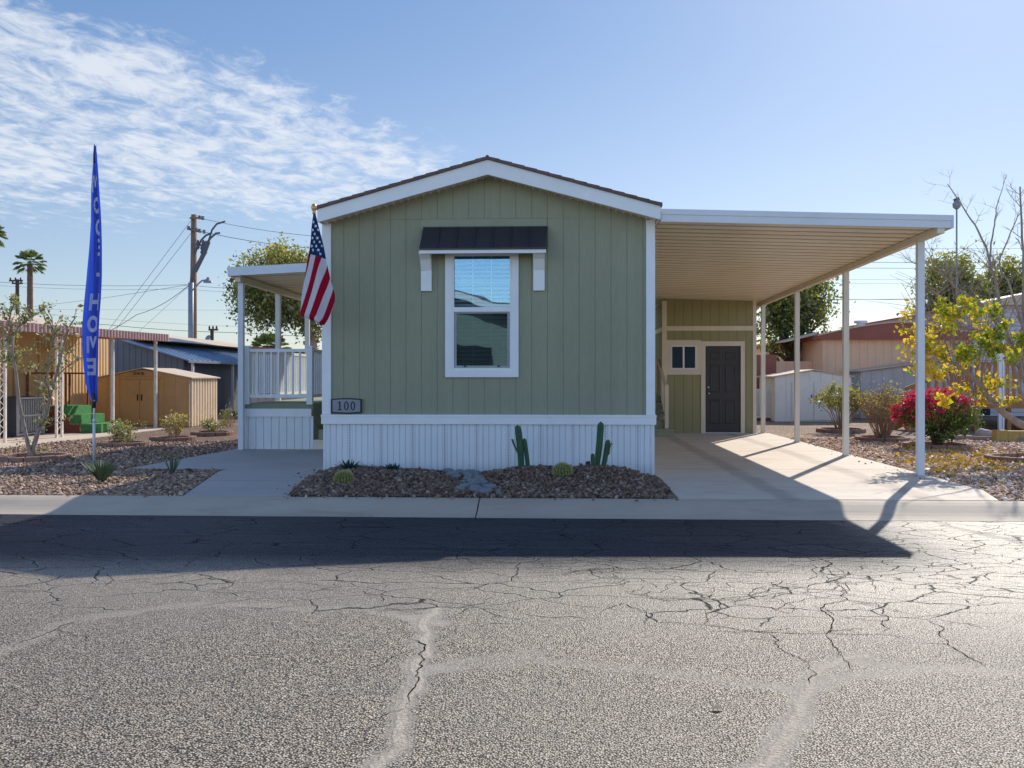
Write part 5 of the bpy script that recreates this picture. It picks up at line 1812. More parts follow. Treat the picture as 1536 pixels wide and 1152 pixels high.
def bush(name, label, cat, c, H, W, nstem, nleaf, lsize, lm_, stem_m, group=None, seed=1, stem_r=0.008, bare=0.35, upright=0.5, twigs=3, zmin=0.0):
    r = random.Random(seed)
    c = Vector((c[0], c[1], 0))
    th_ = thing(name, label, cat, c, group)
    m_ = MB()
    tips = []
    for k in range(nstem):
        a = r.uniform(0, 2 * PI)
        out_ = W / 2 * math.sqrt(r.random())
        tip = c + Vector((math.cos(a) * out_, math.sin(a) * out_ * 0.9, H * r.uniform(0.72, 1.0) * (1 - 0.25 * (out_ / (W / 2)) ** 2)))
        b = c + Vector((math.cos(a), math.sin(a), 0)) * r.uniform(0, 0.10)
        mid = b.lerp(tip, 0.5) + Vector((r.gauss(0, .04), r.gauss(0, .04), H * 0.05)) - Vector((math.cos(a), math.sin(a), 0)) * out_ * 0.12 * upright
        pts_ = [b, b.lerp(mid, .5), mid, mid.lerp(tip, .5) + Vector((r.gauss(0, .02), r.gauss(0, .02), 0)), tip]
        m_.tube(pts_, [stem_r, stem_r * .85, stem_r * .7, stem_r * .5, stem_r * .25], 5)
        for q in range(twigs):
            f = r.uniform(bare, 0.95)
            i_ = min(3, int(f * 4))
            p0 = pts_[i_].lerp(pts_[i_ + 1], f * 4 - i_)
            d = Vector((r.gauss(0, 1), r.gauss(0, 1), r.uniform(0.2, 1.2))).normalized() * H * r.uniform(0.12, 0.3)
            m_.tube([p0, p0 + d * .5 + Vector((0, 0, .01)), p0 + d], [stem_r * .45, stem_r * .35, stem_r * .2], 4)
            tips.append((p0, p0 + d))
        tips.append((mid, tip))
    m_.build('stems', stem_m, th_)
    if nleaf:
        P_, T_ = [], []
        for k in range(nleaf):
            a, b = tips[r.randrange(len(tips))]
            p = a.lerp(b, r.uniform(0.1, 1.05)) + Vector((r.gauss(0, .03), r.gauss(0, .03), r.gauss(0, .03)))
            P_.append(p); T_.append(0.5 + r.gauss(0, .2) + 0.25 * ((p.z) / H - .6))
        leaves('foliage', np.array(P_), np.array(T_), lsize, lm_, th_, seed=seed)
    return th_


bush('shrub', 'sparse yellow green shrub in the paver ring nearest the banner pole', 'shrub', c1_, 0.5, 0.95, 16, 700, 0.05, M['leaf_young'], M['twig'], 'small shrubs left of the walkway', 1, 0.006, 0.2)
bush('shrub', 'upright pale shrub in front of the right end of the tan shed', 'shrub', c2_, 0.62, 0.55, 22, 700, 0.045, M['leaf_dry'], M['twig'], 'small shrubs left of the walkway', 2, 0.006, 0.2)
bush('shrub', 'low green shrub in the small ring nearest the porch post', 'shrub', c3_, 0.42, 0.75, 14, 500, 0.05, M['leaf_young'], M['twig'], 'small shrubs left of the walkway', 3, 0.006, 0.2)
bush('shrub', 'open green bush with bare lower stems in front of the white shed', 'shrub', r1_, 1.22, 1.75, 34, 2200, 0.065, M['leaf_bush'], M['twig'], None, 4, 0.013, 0.55, 0.9, 5)
bush('shrub', 'dense brown twiggy bush behind the second carport post', 'shrub', r2_, 1.22, 1.3, 120, 1900, 0.036, M['leaf_dry'], M['twig'], None, 5, 0.006, 0.45, 0.3, 4)
bush('shrub', 'thin leafy shrub at the edge of the gravel between shed and porch', 'shrub', G(345, 640), 0.5, 0.6, 12, 260, 0.05, M['leaf_young'], M['twig'], None, 6, 0.006, 0.2)

# bougainvillea
cb = r3_
bg_ = thing('bougainvillea', 'rounded bush covered in magenta flowers behind the front carport post', 'flowering bush', (cb.x, cb.y, 0))
sc = F / 17.9
bx = P(1407, 625, cb.y)
W_, H_ = 125 / sc, 86 / sc
tm = MB()
rb_ = random.Random(3)
for k in range(26):
    a = rb_.uniform(0, 2 * PI); o_ = rb_.uniform(0.1, 0.42) * W_
    tip = Vector((cb.x + math.cos(a) * o_, cb.y + math.sin(a) * o_, rb_.uniform(0.45, 0.9) * H_))
    tm.tube([Vector((cb.x + math.cos(a) * .05, cb.y + math.sin(a) * .05, 0)), Vector((cb.x + math.cos(a) * o_ * .3, cb.y + math.sin(a) * o_ * .3, tip.z * .45)), tip], [0.022, 0.014, 0.005], 5)
tm.build('stems', M['darkbark'], bg_)
z0 = 0.2
blobs = [(cb.x, cb.y, 0.60 * H_, W_ * .40, W_ * .38, H_ * .36), (cb.x - W_ * .3, cb.y, .58 * H_, W_ * .18, W_ * .24, H_ * .28), (cb.x + W_ * .3, cb.y, .56 * H_, W_ * .2, W_ * .24, H_ * .26), (cb.x, cb.y - .1, .3 * H_, W_ * .28, W_ * .28, H_ * .18)]
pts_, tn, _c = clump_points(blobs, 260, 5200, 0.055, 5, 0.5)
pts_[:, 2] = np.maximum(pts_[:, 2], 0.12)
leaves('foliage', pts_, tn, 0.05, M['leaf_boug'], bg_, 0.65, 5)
pts_, tn, _c = clump_points(blobs[:3], 620, 7400, 0.032, 8, 0.97)
cen = np.array([cb.x, cb.y, 0.56 * H_])
rel = (pts_ - cen)
key = rel[:, 2] / (H_ * .4) * 1.1 - rel[:, 0] / (W_ * .5) * 0.55 + RNG.normal(0, 0.22, len(pts_))
keep = key > 0.30
leaves('flowers', pts_[keep], tn[keep], 0.05, M['petal'], bg_, 0.8, 9)

# ------------------------------------------------------------------ yellow leaved tree on the right
ty = r4_.y
yt = thing('yellow_leaf_tree', 'leaning tree with bare upper branches and bright yellow green leaves at the right edge', 'tree', (P(1556, 690, ty).x, ty, 0))
tr_ = random.Random(21)
br = MB()
leafpts, leaftone = [], []


def limb(pxs, rad, dy0, dy1, tw, tl, leaf=0, ltone=0.6, depth=2):
    n = len(pxs)
    pts_ = []
    for i, (a, b) in enumerate(pxs):
        f = i / (n - 1)
        pts_.append(P(a, b, ty + dy0 + (dy1 - dy0) * f))
    # resample smoothly
    pts2 = []
    for i in range(n - 1):
        p0, p1, p2, p3 = pts_[max(0, i - 1)], pts_[i], pts_[i + 1], pts_[min(n - 1, i + 2)]
        for k in range(5):
            t = k / 5
            pts2.append(0.5 * ((2 * p1) + (-p0 + p2) * t + (2 * p0 - 5 * p1 + 4 * p2 - p3) * t * t + (-p0 + 3 * p1 - 3 * p2 + p3) * t ** 3)
                        + Vector((tr_.gauss(0, .006), tr_.gauss(0, .006), tr_.gauss(0, .006))))
    pts2.append(pts_[-1])
    N_ = len(pts2)
    br.tube(pts2, [max(0.003, rad * (1 - 0.82 * i / (N_ - 1))) for i in range(N_)], 7)

    def twig(p, d, L, r_, dep):
        pp_ = [p]
        dd_ = d.normalized()
        for k in range(4):
            dd_ = (dd_ + Vector((tr_.gauss(0, .16), tr_.gauss(0, .16), tr_.gauss(0, .12) + 0.05))).normalized()
            pp_.append(pp_[-1] + dd_ * L / 4)
        br.tube(pp_, [r_, r_ * .8, r_ * .65, r_ * .5, r_ * .3], 4)
        if dep > 0:
            for k in range(tr_.randint(2, 4)):
                i_ = tr_.randint(1, 3)
                nd_ = (dd_ + Vector((tr_.gauss(0, .7), tr_.gauss(0, .7), tr_.gauss(0, .5)))).normalized()
                twig(pp_[i_], nd_, L * tr_.uniform(.4, .7), r_ * .6, dep - 1)
        if leaf:
            for k in range(int(leaf * 1.9 + .5)):
                q_ = pp_[tr_.randint(1, 4)] + Vector((tr_.gauss(0, .035), tr_.gauss(0, .035), tr_.gauss(-.02, .035)))
                leafpts.append(q_); leaftone.append(ltone + tr_.gauss(0, .22))

    for k in range(tw):
        f = tr_.uniform(0.25, 1)
        i_ = min(N_ - 2, int(f * (N_ - 1)))
        ax_ = (pts2[i_ + 1] - pts2[i_]).normalized()
        d = (ax_ * 0.7 + Vector((tr_.gauss(0, .6), tr_.gauss(0, .6), tr_.gauss(0.15, .45))))
        twig(pts2[i_], d, tl * tr_.uniform(.5, 1.2), max(0.0035, rad * (1 - .8 * f) * .4), depth)


limb([(1556, 694), (1552, 660), (1545, 625), (1540, 560), (1537, 480), (1534, 380), (1530, 280)], 0.06, 0, 0.2, 16, 0.5, 0, 0.35)
limb([(1548, 645), (1510, 622), (1480, 592), (1462, 568), (1430, 545), (1396, 528), (1378, 520)], 0.062, 0, -0.4, 18, 0.42, 2, 0.7)
limb([(1543, 620), (1522, 560), (1506, 480), (1488, 405), (1478, 368), (1450, 318), (1421, 276)], 0.036, 0, 0.5, 16, 0.42, 0, 0.5, 2)
limb([(1484, 390), (1490, 345), (1497, 305), (1510, 262)], 0.016, 0.35, 0.7, 8, 0.28, 0, .5, 1)
limb([(1508, 490), (1470, 455), (1432, 430), (1405, 400), (1388, 372)], 0.026, 0.2, 0.0, 12, 0.42)
limb([(1535, 560), (1490, 505), (1440, 490), (1400, 482), (1345, 470)], 0.026, 0.1, -0.2, 14, 0.40, 1, 0.75)
limb([(1510, 610), (1480, 604), (1440, 588), (1405, 565), (1375, 540)], 0.022, -0.1, -0.5, 8, 0.3, 2, 0.8)
limb([(1538, 500), (1515, 430), (1500, 395), (1520, 340), (1533, 312)], 0.022, 0.1, 0.5, 12, 0.35)
limb([(1505, 480), (1450, 445), (1410, 410), (1372, 395), (1350, 378)], 0.018, 0.5, 1.0, 12, 0.40)
limb([(1537, 540), (1505, 500), (1480, 470), (1452, 462), (1425, 470)], 0.024, -0.2, -0.5, 12, 0.34, 2, 0.5)
limb([(1540, 590), (1525, 530), (1500, 515), (1470, 520), (1440, 530)], 0.022, -0.3, -0.6, 12, 0.34, 3, 0.4)
limb([(1552, 640), (1590, 560), (1620, 470), (1640, 380)], 0.05, 0, 0.3, 18, 0.5, 1, 0.5)
limb([(1552, 620), (1575, 520), (1580, 420), (1575, 320)], 0.04, 0.2, 1.0, 16, 0.5, 0, 0.5)
br.build('branches', M['bark'], yt)
leaves('foliage', np.array([tuple(p) for p in leafpts]), np.array(leaftone), 0.064, M['leaf_yellow'], yt, 0.75, 4, droop=0.5)

# fallen leaves
fp_ = []
rr_ = random.Random(5)
for k in range(620):
    px = rr_.gauss(1440, 60); py = rr_.gauss(690, 14)
    if py < 672 or px < 1345 or px > 1600: continue
    q_ = G(px, py)
    if q_.x < 4.9: continue
    fp_.append((q_.x, q_.y, 0.022 + rr_.random() * .012))
fl_o = leaves('fallen_leaves', np.array(fp_), RNG.normal(0.6, .28, len(fp_)), 0.065, mat('unused', (1, 1, 1)) and leaf_mat('fallen_leaf', [(0, (0.25, 0.13, 0.05)), (0.6, (0.55, 0.36, 0.06)), (1, (0.85, 0.58, 0.04))], 0.2), None, 0.75, 6)
tag(fl_o, 'yellow fallen leaves scattered on the gravel under the yellow leaved tree', 'leaves', kind='stuff')
q_ = G(1074, 1066, RZ)
lf = MB().add([(q_.x - .035, q_.y, RZ + .006), (q_.x, q_.y - .02, RZ + .014), (q_.x + .04, q_.y + .005, RZ + .007), (q_.x + .005, q_.y + .022, RZ + .018)], [(0, 1, 2), (0, 2, 3)]).build('dry_leaf', mat('dry_leaf', (0.5, 0.38, 0.25), 0.8), loc=(q_.x, q_.y, RZ))
tag(lf, 'single pale dry leaf lying on the road', 'leaf')


# ------------------------------------------------------------------ trees


def leafy_tree(name, label, base, trunk_r, blobs, nclump, nleaf, lsize, spread, lm_, bark, group=None, seed=1, shell=0.55, trunk_pts=None):
    th_ = thing(name, label, 'tree', (base[0], base[1], base[2]), group)
    pts_, tn, cc_ = clump_points(blobs, nclump, nleaf, spread, seed, shell)
    r = random.Random(seed)
    m_ = MB()
    b = Vector(base)
    cen = Vector(np.array(blobs)[:, :3].mean(0))
    fork = b.lerp(cen, 0.5) if trunk_pts is None else Vector(trunk_pts[-1])
    tp = [b, b.lerp(fork, .5) + Vector((r.gauss(0, .1), 0, 0)), fork] if trunk_pts is None else [Vector(p) for p in trunk_pts]
    m_.tube(tp, [trunk_r * (1 - 0.35 * i / (len(tp) - 1)) for i in range(len(tp))], 10)
    m_.build('trunk', bark, th_, smooth=True)
    l_ = MB()
    for bl in blobs:
        c = Vector(bl[:3])
        mid = fork.lerp(c, .55) + Vector((r.gauss(0, .15), r.gauss(0, .15), .1))
        l_.tube([fork, mid, c], [trunk_r * .5, trunk_r * .32, trunk_r * .15], 7)
        for k in range(10):
            q = Vector(cc_[r.randrange(len(cc_))])
            if (q - c).length < max(bl[3:6]) * 1.3:
                l_.tube([mid.lerp(c, r.random()), mid.lerp(q, .6) + Vector((0, 0, .1)), q], [trunk_r * .16, trunk_r * .1, trunk_r * .03], 5)
    l_.build('limbs', bark, th_)
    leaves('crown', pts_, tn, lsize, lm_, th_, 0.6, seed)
    return th_


def blobpx(lst, Y):
    out = []
    for (px, py, rx, rzz, dy) in lst:
        c = P(px, py, Y + dy)
        k = (Y + dy) / F
        out.append((c.x, c.y, c.z, rx * k, rx * k * 0.9, rzz * k))
    return out


TY = 37.0
bl = blobpx([(400, 415, 48, 42, 0), (440, 405, 42, 34, 1), (372, 440, 30, 40, -.5), (440, 455, 58, 40, 0), (480, 440, 40, 50, 1), (400, 462, 44, 34, 0), (470, 490, 26, 26, 0), (425, 385, 26, 20, .5)], TY)
tb = P(476, 600, TY)
leafy_tree('shade_tree', 'rounded green shade tree behind the porch cover', (tb.x, TY, 0), 0.2, bl, 420, 21000, 0.125, 0.24, M['leaf_tree'], M['bark'], None, 31, 0.4, trunk_pts=[(tb.x, TY, 0), tuple(P(470, 520, TY)), tuple(P(462, 480, TY))])
TY = 33.5
bl = blobpx([(1195, 460, 44, 40, 0), (1168, 500, 26, 34, 0), (1228, 452, 24, 30, 1), (1172, 436, 36, 24, 0), (1214, 500, 18, 22, 0), (1152, 470, 22, 40, 0), (1190, 525, 18, 20, .5), (1236, 480, 12, 22, .5), (1240, 440, 16, 10, 0), (1215, 425, 30, 14, .5), (1160, 530, 14, 16, 0)], TY)
tb = P(1178, 620, TY)
leafy_tree('mesquite_tree', 'dark drooping mesquite tree beyond the carport posts', (tb.x, TY, 0), 0.2, bl, 380, 11500, 0.115, 0.2, M['leaf_mesq'], M['darkbark'], None, 32, 0.3)
TY = 36
bl = blobpx([(1425, 420, 36, 36, 0), (1405, 455, 30, 40, 0), (1445, 450, 34, 40, 0), (1425, 490, 46, 30, 0)], TY)
tb = P(1425, 610, TY)
BT = 'trees beyond the red roofed home'
leafy_tree('background_tree', 'bushy yellow green tree behind the red roofed home, left of the pair', (tb.x, TY, 0), 0.18, bl, 300, 11000, 0.13, 0.24, M['leaf_tree'], M['darkbark'], BT, 33, 0.5)
bl = blobpx([(1505, 425, 32, 36, 1), (1525, 450, 34, 40, 1), (1490, 465, 26, 34, 1)], TY)
tb = P(1508, 610, TY)
leafy_tree('background_tree', 'dark green tree behind the yellow leaved tree, right of the pair', (tb.x, TY + 1, 0), 0.18, bl, 240, 8000, 0.13, 0.24, M['leaf_mesq'], M['darkbark'], BT, 34, 0.5)

# bare twiggy shrub tree behind the flowering bush
bt = bush('bare_tree', 'leafless twiggy tree with reddish branches behind the yellow leaved tree', 'tree', P(1452, 640, 27.0), 5.3, 4.4, 34, 120, 0.07, M['leaf_yellow'], M['twig'], None, 12, 0.017, 0.3, 0.2, 7)

# young forked tree on the left
yg = thing('young_tree', 'young forked tree with sparse olive leaves in the large paver ring', 'tree', (cL.x, cL.y, 0))
gy_ = cL.y
tmb = MB()
lp, lt_ = [], []
r = random.Random(9)


def stem(pxs, r0, r1, dy=0.0, leaf=0, tw=0):
    p = [P(a, b, gy_ + dy * i / (len(pxs) - 1)) for i, (a, b) in enumerate(pxs)]
    tmb.tube(p, [r0 + (r1 - r0) * i / (len(p) - 1) for i in range(len(p))], 7)
    for k in range(tw):
        i_ = r.randrange(1, len(p))
        q0 = p[i_ - 1].lerp(p[i_], r.random())
        e = q0 + Vector((r.gauss(0, .2), r.gauss(0, .2), r.uniform(.02, .3)))
        tmb.tube([q0, q0.lerp(e, .5) + Vector((0, 0, .02)), e], [0.007, 0.005, 0.002], 4)
        for _ in range(int(leaf * 1.3)):
            lp.append(tuple(q0.lerp(e, r.uniform(.15, 1.1)) + Vector((r.gauss(0, .035), r.gauss(0, .035), r.gauss(0, .035)))))
            lt_.append(.5 + r.gauss(0, .25))


b_ = P(47, 690, gy_)
stem([(47, 693), (44, 676), (36, 640), (28, 600), (24, 560), (18, 525), (20, 505)], 0.035, 0.016, -.2)
stem([(47, 690), (50, 672), (58, 645), (70, 620), (75, 595), (85, 560), (95, 520), (104, 490), (115, 474)], 0.045, 0.008, .3, 8, 22)
stem([(20, 505), (28, 490), (40, 480), (52, 472), (64, 466)], 0.015, 0.005, 0.2, 8, 16)
stem([(20, 508), (14, 485), (17, 465), (24, 445)], 0.014, 0.005, -.1, 9, 16)
stem([(24, 560), (18, 540), (12, 515), (4, 490), (-8, 470)], 0.012, 0.005, -.2, 9, 20)
stem([(22, 545), (26, 535), (30, 520)], 0.008, 0.004, 0, 8, 8)
stem([(75, 595), (70, 570), (76, 530), (80, 500), (78, 475)], 0.016, 0.005, -.2, 8, 22)
stem([(85, 565), (98, 552), (110, 545), (116, 541)], 0.01, 0.005, 0, 7, 8)
stem([(70, 622), (64, 590), (64, 575)], 0.012, 0.005, 0, 0, 2)
tmb.build('trunk', M['bark'], yg, smooth=True)
leaves('crown', np.array(lp), np.array(lt_), 0.06, M['leaf_young'], yg, 0.6, 8)


def palm(name, label, base, top, tr, nf, L, mat_, seed, group=None, trunk=True):
    th_ = thing(name, label, 'palm tree', base, group)
    b, t = Vector(base), Vector(top)
    r = random.Random(seed)
    if trunk:
        m_ = MB()
        n = 24
        m_.tube([b.lerp(t, i / n) for i in range(n + 1)], [tr * (1.25 - .3 * i / n) * (1 + .07 * (i % 2)) for i in range(n + 1)], 10)
        m_.build('trunk', M['palm_trunk'], th_)
    g = MB()
    for k in range(nf):
        a = k * 2.39996
        el = 1.45 - 2.15 * (k / nf) + r.uniform(-.1, .1)
        d = Vector((math.cos(a) * math.cos(el), math.sin(a) * math.cos(el), math.sin(el)))
        s_ = Vector((-math.sin(a), math.cos(a), 0))
        stem_e = t + d * L * .45
        g.bar(t, stem_e, L * .012, L * .012)
        nb = 11
        for j in range(nb):
            w_ = (j / (nb - 1) - .5) * 1.7
            dd_ = (d * math.cos(w_) + s_ * math.sin(w_)).normalized()
            e = stem_e + dd_ * L * .55 * (1 - .15 * abs(w_)) - Vector((0, 0, L * .13 * r.uniform(.6, 1.4)))
            m1 = stem_e + dd_ * L * .33
            n_ = dd_.cross(Vector((0, 0, 1))).normalized() * L * .017
            g.add([stem_e, m1 + n_, e, m1 - n_], [(0, 1, 2), (0, 2, 3)])
    me = bpy.data.meshes.new('crown')
    me.from_pydata(g.v, [], g.f)
    me.update()
    at = me.attributes.new('tone', 'FLOAT', 'POINT')
    rng = np.random.default_rng(seed)
    at.data.foreach_set('value', rng.uniform(0.1, 0.95, len(me.vertices)).astype(np.float32))
    link_mesh('crown', me, mat_, th_, None)


pt = P(45, 395, 88)
palm('fan_palm', 'tall thin fan palm above the tan home roof at the far left', (pt.x, 88, 0), pt, 0.26, 30, 1.65, M['palm'], 4)
pt = P(-19, 352, 70)
palm('fan_palm', 'fan palm cut off by the left edge with only its frond tips showing', (pt.x, 70, 0), pt, 0.28, 40, 1.5, M['palm'], 5)
pt = P(405, 526, 44)
palm('low_palm', 'low bushy palm top showing above the porch railing', (pt.x, 44, 0), pt, 0.25, 40, 1.1, M['palm'], 6)

# ------------------------------------------------------------------ tan home on the left
TX = -12.3
th1 = thing('tan_home', 'tan ribbed metal home with a faded pink patio cover at the left edge', 'house', (TX, 19, 0))
ty1 = 25.1
ribp = ((0, 0), (0.5, 0), (0.56, 1), (0.94, 1))
MB().ribbed((TX, 13.0, 0.0), (TX, ty1, 0.0), 2.45, (1, 0, 0), 0.16, 0.02, ribp).build('wall', M['tan_wall'], th1)
MB().box(TX - 4.2, TX - 0.02, 13.0, ty1, 0, 2.42).build('end_wall', M['tan_wall'], th1)
MB().prism([(TX + 0.1, 12.9, 2.46), (TX - 4.3, 12.9, 2.46), (TX - 2.1, 12.9, 2.95)], (0, 12.4, 0)).build('roof', M['tan_roof'], th1)
d0, d1 = 20.65, 21.5
dd = MB().box(TX + 0.022, TX + 0.06, d0, d1, 0.62, 2.3).build('door', M['tan_door'], th1)
MB().box(TX + 0.022, TX + 0.09, d0 - 0.07, d0 - 0.002, 0.6, 2.37).box(TX + 0.022, TX + 0.09, d1 + 0.002, d1 + 0.07, 0.6, 2.37).box(TX + 0.022, TX + 0.09, d0, d1, 2.302, 2.37).build('door_frame', M['tan_wall'], dd)
MB().lathe((TX + 0.061, d1 - 0.08, 1.45), [(0.03, 0), (0.02, .03), (0.03, .05), (0, .07)], 8, (1, 0, 0)).build('knob', M['brass'], dd)
MB().lathe((TX + 0.03, 21.95, 2.0), [(0.05, 0), (0.05, .05), (.09, .08), (.07, .2), (0, .21)], 10, (1, 0, -.2)).build('porch_lamp', M['tan_door'], th1)
# patio cover
pz_ = 2.26
px_e = -9.95
cvr = MB()
cvr.ribbed((TX + 0.03, 15.6, 2.44), (TX + 0.03, 23.4, 2.44), (px_e - TX - 1.06), (0, 0, -1), 0.2, 0.03, ribp, up=Vector((1, 0, -0.055)))
cvr.build('patio_cover', M['tan_wall'], th1)
cs_ = MB()
ya_, yb_ = 15.6, 23.4
xa_, xb_ = px_e - 0.98, px_e + 0.0
cs_.add([(TX + .03, ya_, 2.475), (xa_, ya_, 2.362), (xb_, yb_, 2.362), (TX + .03, yb_, 2.475), (TX + .03, ya_, 2.495), (xa_, ya_, 2.382), (xb_, yb_, 2.382), (TX + .03, yb_, 2.495)],
        [(0, 3, 2, 1), (4, 5, 6, 7), (0, 1, 5, 4), (1, 2, 6, 5), (2, 3, 7, 6), (3, 0, 4, 7)])
cs_.build('cover_sheet', M['tan_roof'], th1)
MB().ribbed((px_e - 0.98, 15.55, 2.20), (px_e + 0.03, 23.45, 2.20), 0.18, (1, 0, 0), 0.12, 0.03, ((0, 0), (0.4, 0), (0.5, 1), (0.9, 1))).ribbed((px_e, 23.452, 2.20), (TX, 23.452, 2.30), 0.17, (0, 1, 0), 0.12, 0.03, ((0, 0), (0.4, 0), (0.5, 1), (0.9, 1))).build('cover_edge', M['pink_awning'], th1)
for Y in (17.6, 19.3, 21.3, 23.1):
    X = -10.8 + 0.13 * (Y - 17.7)
    m_ = MB().box(X - 0.022, X + 0.022, Y - 0.022, Y + 0.022, 0.004, 2.23)
    if Y < 20:
        m_.box(X - 0.022, X + 0.022, Y + 0.20, Y + 0.244, 0.004, 2.23)
        for k in range(9):
            z = 0.15 + k * 0.23
            m_.bar((X, Y + 0.02, z), (X, Y + 0.20, z + 0.12), 0.009, 0.009)
            m_.bar((X, Y + 0.20, z + 0.12), (X, Y + 0.02, z + 0.23), 0.009, 0.009)
    else:
        m_.box(X - 0.055, X - 0.0305, Y - 0.015, Y + 0.015, 0.004, 2.23)
    m_.build('cover_post', mat('peeling_white', (0.80, 0.74, 0.68), 0.6, 0.25, 8, 0.2, 40), th1)

# condenser unit
ac0 = P(8, 653, 20.6)
ac = thing('condenser_unit', 'dark grey air conditioning condenser beside the green steps', 'air conditioner', (-11.7, 20.3, 0))
MB().box(-12.25, -11.58, 19.5, 20.55, 0.02, 0.86).build('cabinet', M['acdark'], ac, bevel=0.01)
ag = MB()
for k in range(11):
    y = 19.58 + k * 0.09
    ag.box(-11.5785, -11.552, y - 0.009, y + 0.009, 0.09, 0.80)
for z in (0.05, 0.45, 0.83):
    ag.box(-11.5785, -11.546, 19.5, 20.55, z - 0.018, z + 0.018)
ag.box(-11.5785, -11.548, 19.49, 19.53, 0.02, 0.86).box(-11.5785, -11.548, 20.52, 20.56, 0.02, 0.86)
ag.build('grille', mat('pale_grey_grille', (0.52, 0.52, 0.5), 0.5, 0.12, 3), ac)

# green carpeted steps
gs = thing('entry_steps', 'green carpeted steps with red sides and rusty railing at the tan home door', 'steps', (-11.5, 21.6, 0))
sy0, sy1 = 20.95, 22.05
xs = [(-12.25, -11.25, 0.62), (-11.25, -10.92, 0.42), (-10.92, -10.45, 0.21)]
for (x0, x1, z) in xs:
    MB().box(x0 + 0.001, x1 - 0.001, sy0, sy1, z - 0.2, z).box(x1 - 0.0005, x1 + 0.012, sy0, sy1, max(0.005, z - 0.2), z).build('tread', M['carpet'], gs)
MB().prism([(-12.25, sy0 - 0.02, 0), (-10.95, sy0 - 0.02, 0), (-10.95, sy0 - 0.02, 0.2), (-11.2, sy0 - 0.02, 0.2), (-11.2, sy0 - 0.02, 0.42), (-11.5, sy0 - 0.02, 0.42), (-11.5, sy0 - 0.02, 0.62), (-12.25, sy0 - 0.02, 0.62)], (0, 0.018, 0)).build('stair_side', M['brick_red'], gs)
for (ya_, yb_) in ((sy0 + 0.02, sy0 + 0.06), (sy1 - 0.06, sy1 - 0.02)):
    rl = MB()
    for (x, z) in ((-12.2, 0.6), (-11.75, 0.6), (-11.3, 0.6)):
        rl.box(x - 0.02, x + 0.02, ya_, yb_, z, 1.36)
    rl.box(-12.25, -11.26, ya_ - 0.005, yb_ + 0.005, 1.361, 1.40)
    rl.build('railing', M['brick_red'], gs)

# ------------------------------------------------------------------ tan garden shed
sh_y = 23.75
gx0, gx1 = P(145, 600, sh_y).x, P(284, 600, sh_y).x
gs_ = thing('garden_shed', 'tan metal garden shed with double doors behind the pink patio cover posts', 'shed', ((gx0 + gx1) / 2, sh_y, 0))
gy1 = 25.7
hz, az = P(284, 566, sh_y).z - 0.0, P(210, 553, sh_y).z
gm_ = (gx0 + gx1) / 2
gab = lambda x: hz - 0.02 + (az - hz) * (1 - abs((x + gx0) - gm_) / ((gx1 - gx0) / 2))
shp = ((0, 0), (0.42, 0), (0.47, 1), (0.95, 1))
split_build(MB().ribbed((gx0, sh_y, 0), (gx1, sh_y, 0), gab, (0, -1, 0), 0.3, 0.012, ((0, 0), (0.9, 0), (0.93, 1), (0.97, 1))).ribbed((gx1, gy1, 0), (gx0, gy1, 0), hz, (0, 1, 0), 0.3, 0.012, shp), 'end_wall', M['tan_metal'], gs_)
split_build(MB().ribbed((gx1, sh_y, 0), (gx1, gy1, 0), hz - 0.03, (1, 0, 0), 0.19, 0.035, shp).ribbed((gx0, gy1, 0), (gx0, sh_y, 0), hz - 0.03, (-1, 0, 0), 0.19, 0.035, shp), 'side_wall', M['cream_metal'], gs_)
rf_ = MB()
for s_ in (-1, 1):
    xe = gx0 - 0.07 if s_ < 0 else gx1 + 0.09
    rf_.prism([(gm_, sh_y - 0.06, az), (xe, sh_y - 0.06, hz - 0.03), (xe, sh_y - 0.06, hz - 0.005), (gm_, sh_y - 0.06, az + 0.025)], (0, gy1 - sh_y + 0.12, 0))
rf_.build('roof', M['tan_roof'], gs_)
dm = P(210.5, 600, sh_y).x
dw = P(238, 600, sh_y).x - dm
for a, b in ((dm - dw * 1.0, dm - 0.004), (dm + 0.004, dm + dw)):
    do_ = MB().box(a, b, sh_y - 0.035, sh_y - 0.014, 0.03, P(210, 569, sh_y).z).build('door', M['tan_metal'], gs_, bevel=0.006)
    hx_ = b - 0.05 if b < dm + 0.0 else a + 0.05
    MB().box(hx_ - 0.015, hx_ + 0.015, sh_y - 0.055, sh_y - 0.0355, 0.68, 0.84).build('handle', M['dark_metal'], do_)
MB().box(dm - dw - 0.05, dm + dw + 0.05, sh_y - 0.045, sh_y - 0.014, P(210, 568.5, sh_y).z, P(210, 565.5, sh_y).z).build('door_track', M['tan_metal'], gs_)
MB().box(dm - 0.009, dm + 0.009, sh_y - 0.03, sh_y - 0.016, 0.03, P(210, 569, sh_y).z).build('door_gap', M['dark'], gs_)
vt = MB()
for k in range(3):
    x = P(200 + k * 6, 560, sh_y).x
    for j in range(3):
        z = P(200, 562, sh_y).z + j * 0.025
        vt.box(x, x + 0.075, sh_y - 0.022, sh_y - 0.0125, z, z + 0.014)
vt.build('vent', M['brown'], gs_)

# ------------------------------------------------------------------ second neighbour with blue awning
b2 = thing('bluegrey_home', 'low home with blue grey gable and blue metal carport roof behind the tan shed', 'house', (-14, 30, 0))
nY = 30.0
wp = [P(150, 640, nY), P(275, 640, nY)]
x0, x1 = P(120, 600, nY).x, P(276, 600, nY).x
ztl = P(180, 508, nY).z
ztr = P(268, 538, nY).z
MB().prism([(x0, nY, 0), (x1, nY, 0), (x1, nY, ztr), (P(185, 510, nY).x, nY, ztl), (x0, nY, ztl)], (0, 12, 0)).build('wall', M['bluegrey'], b2)
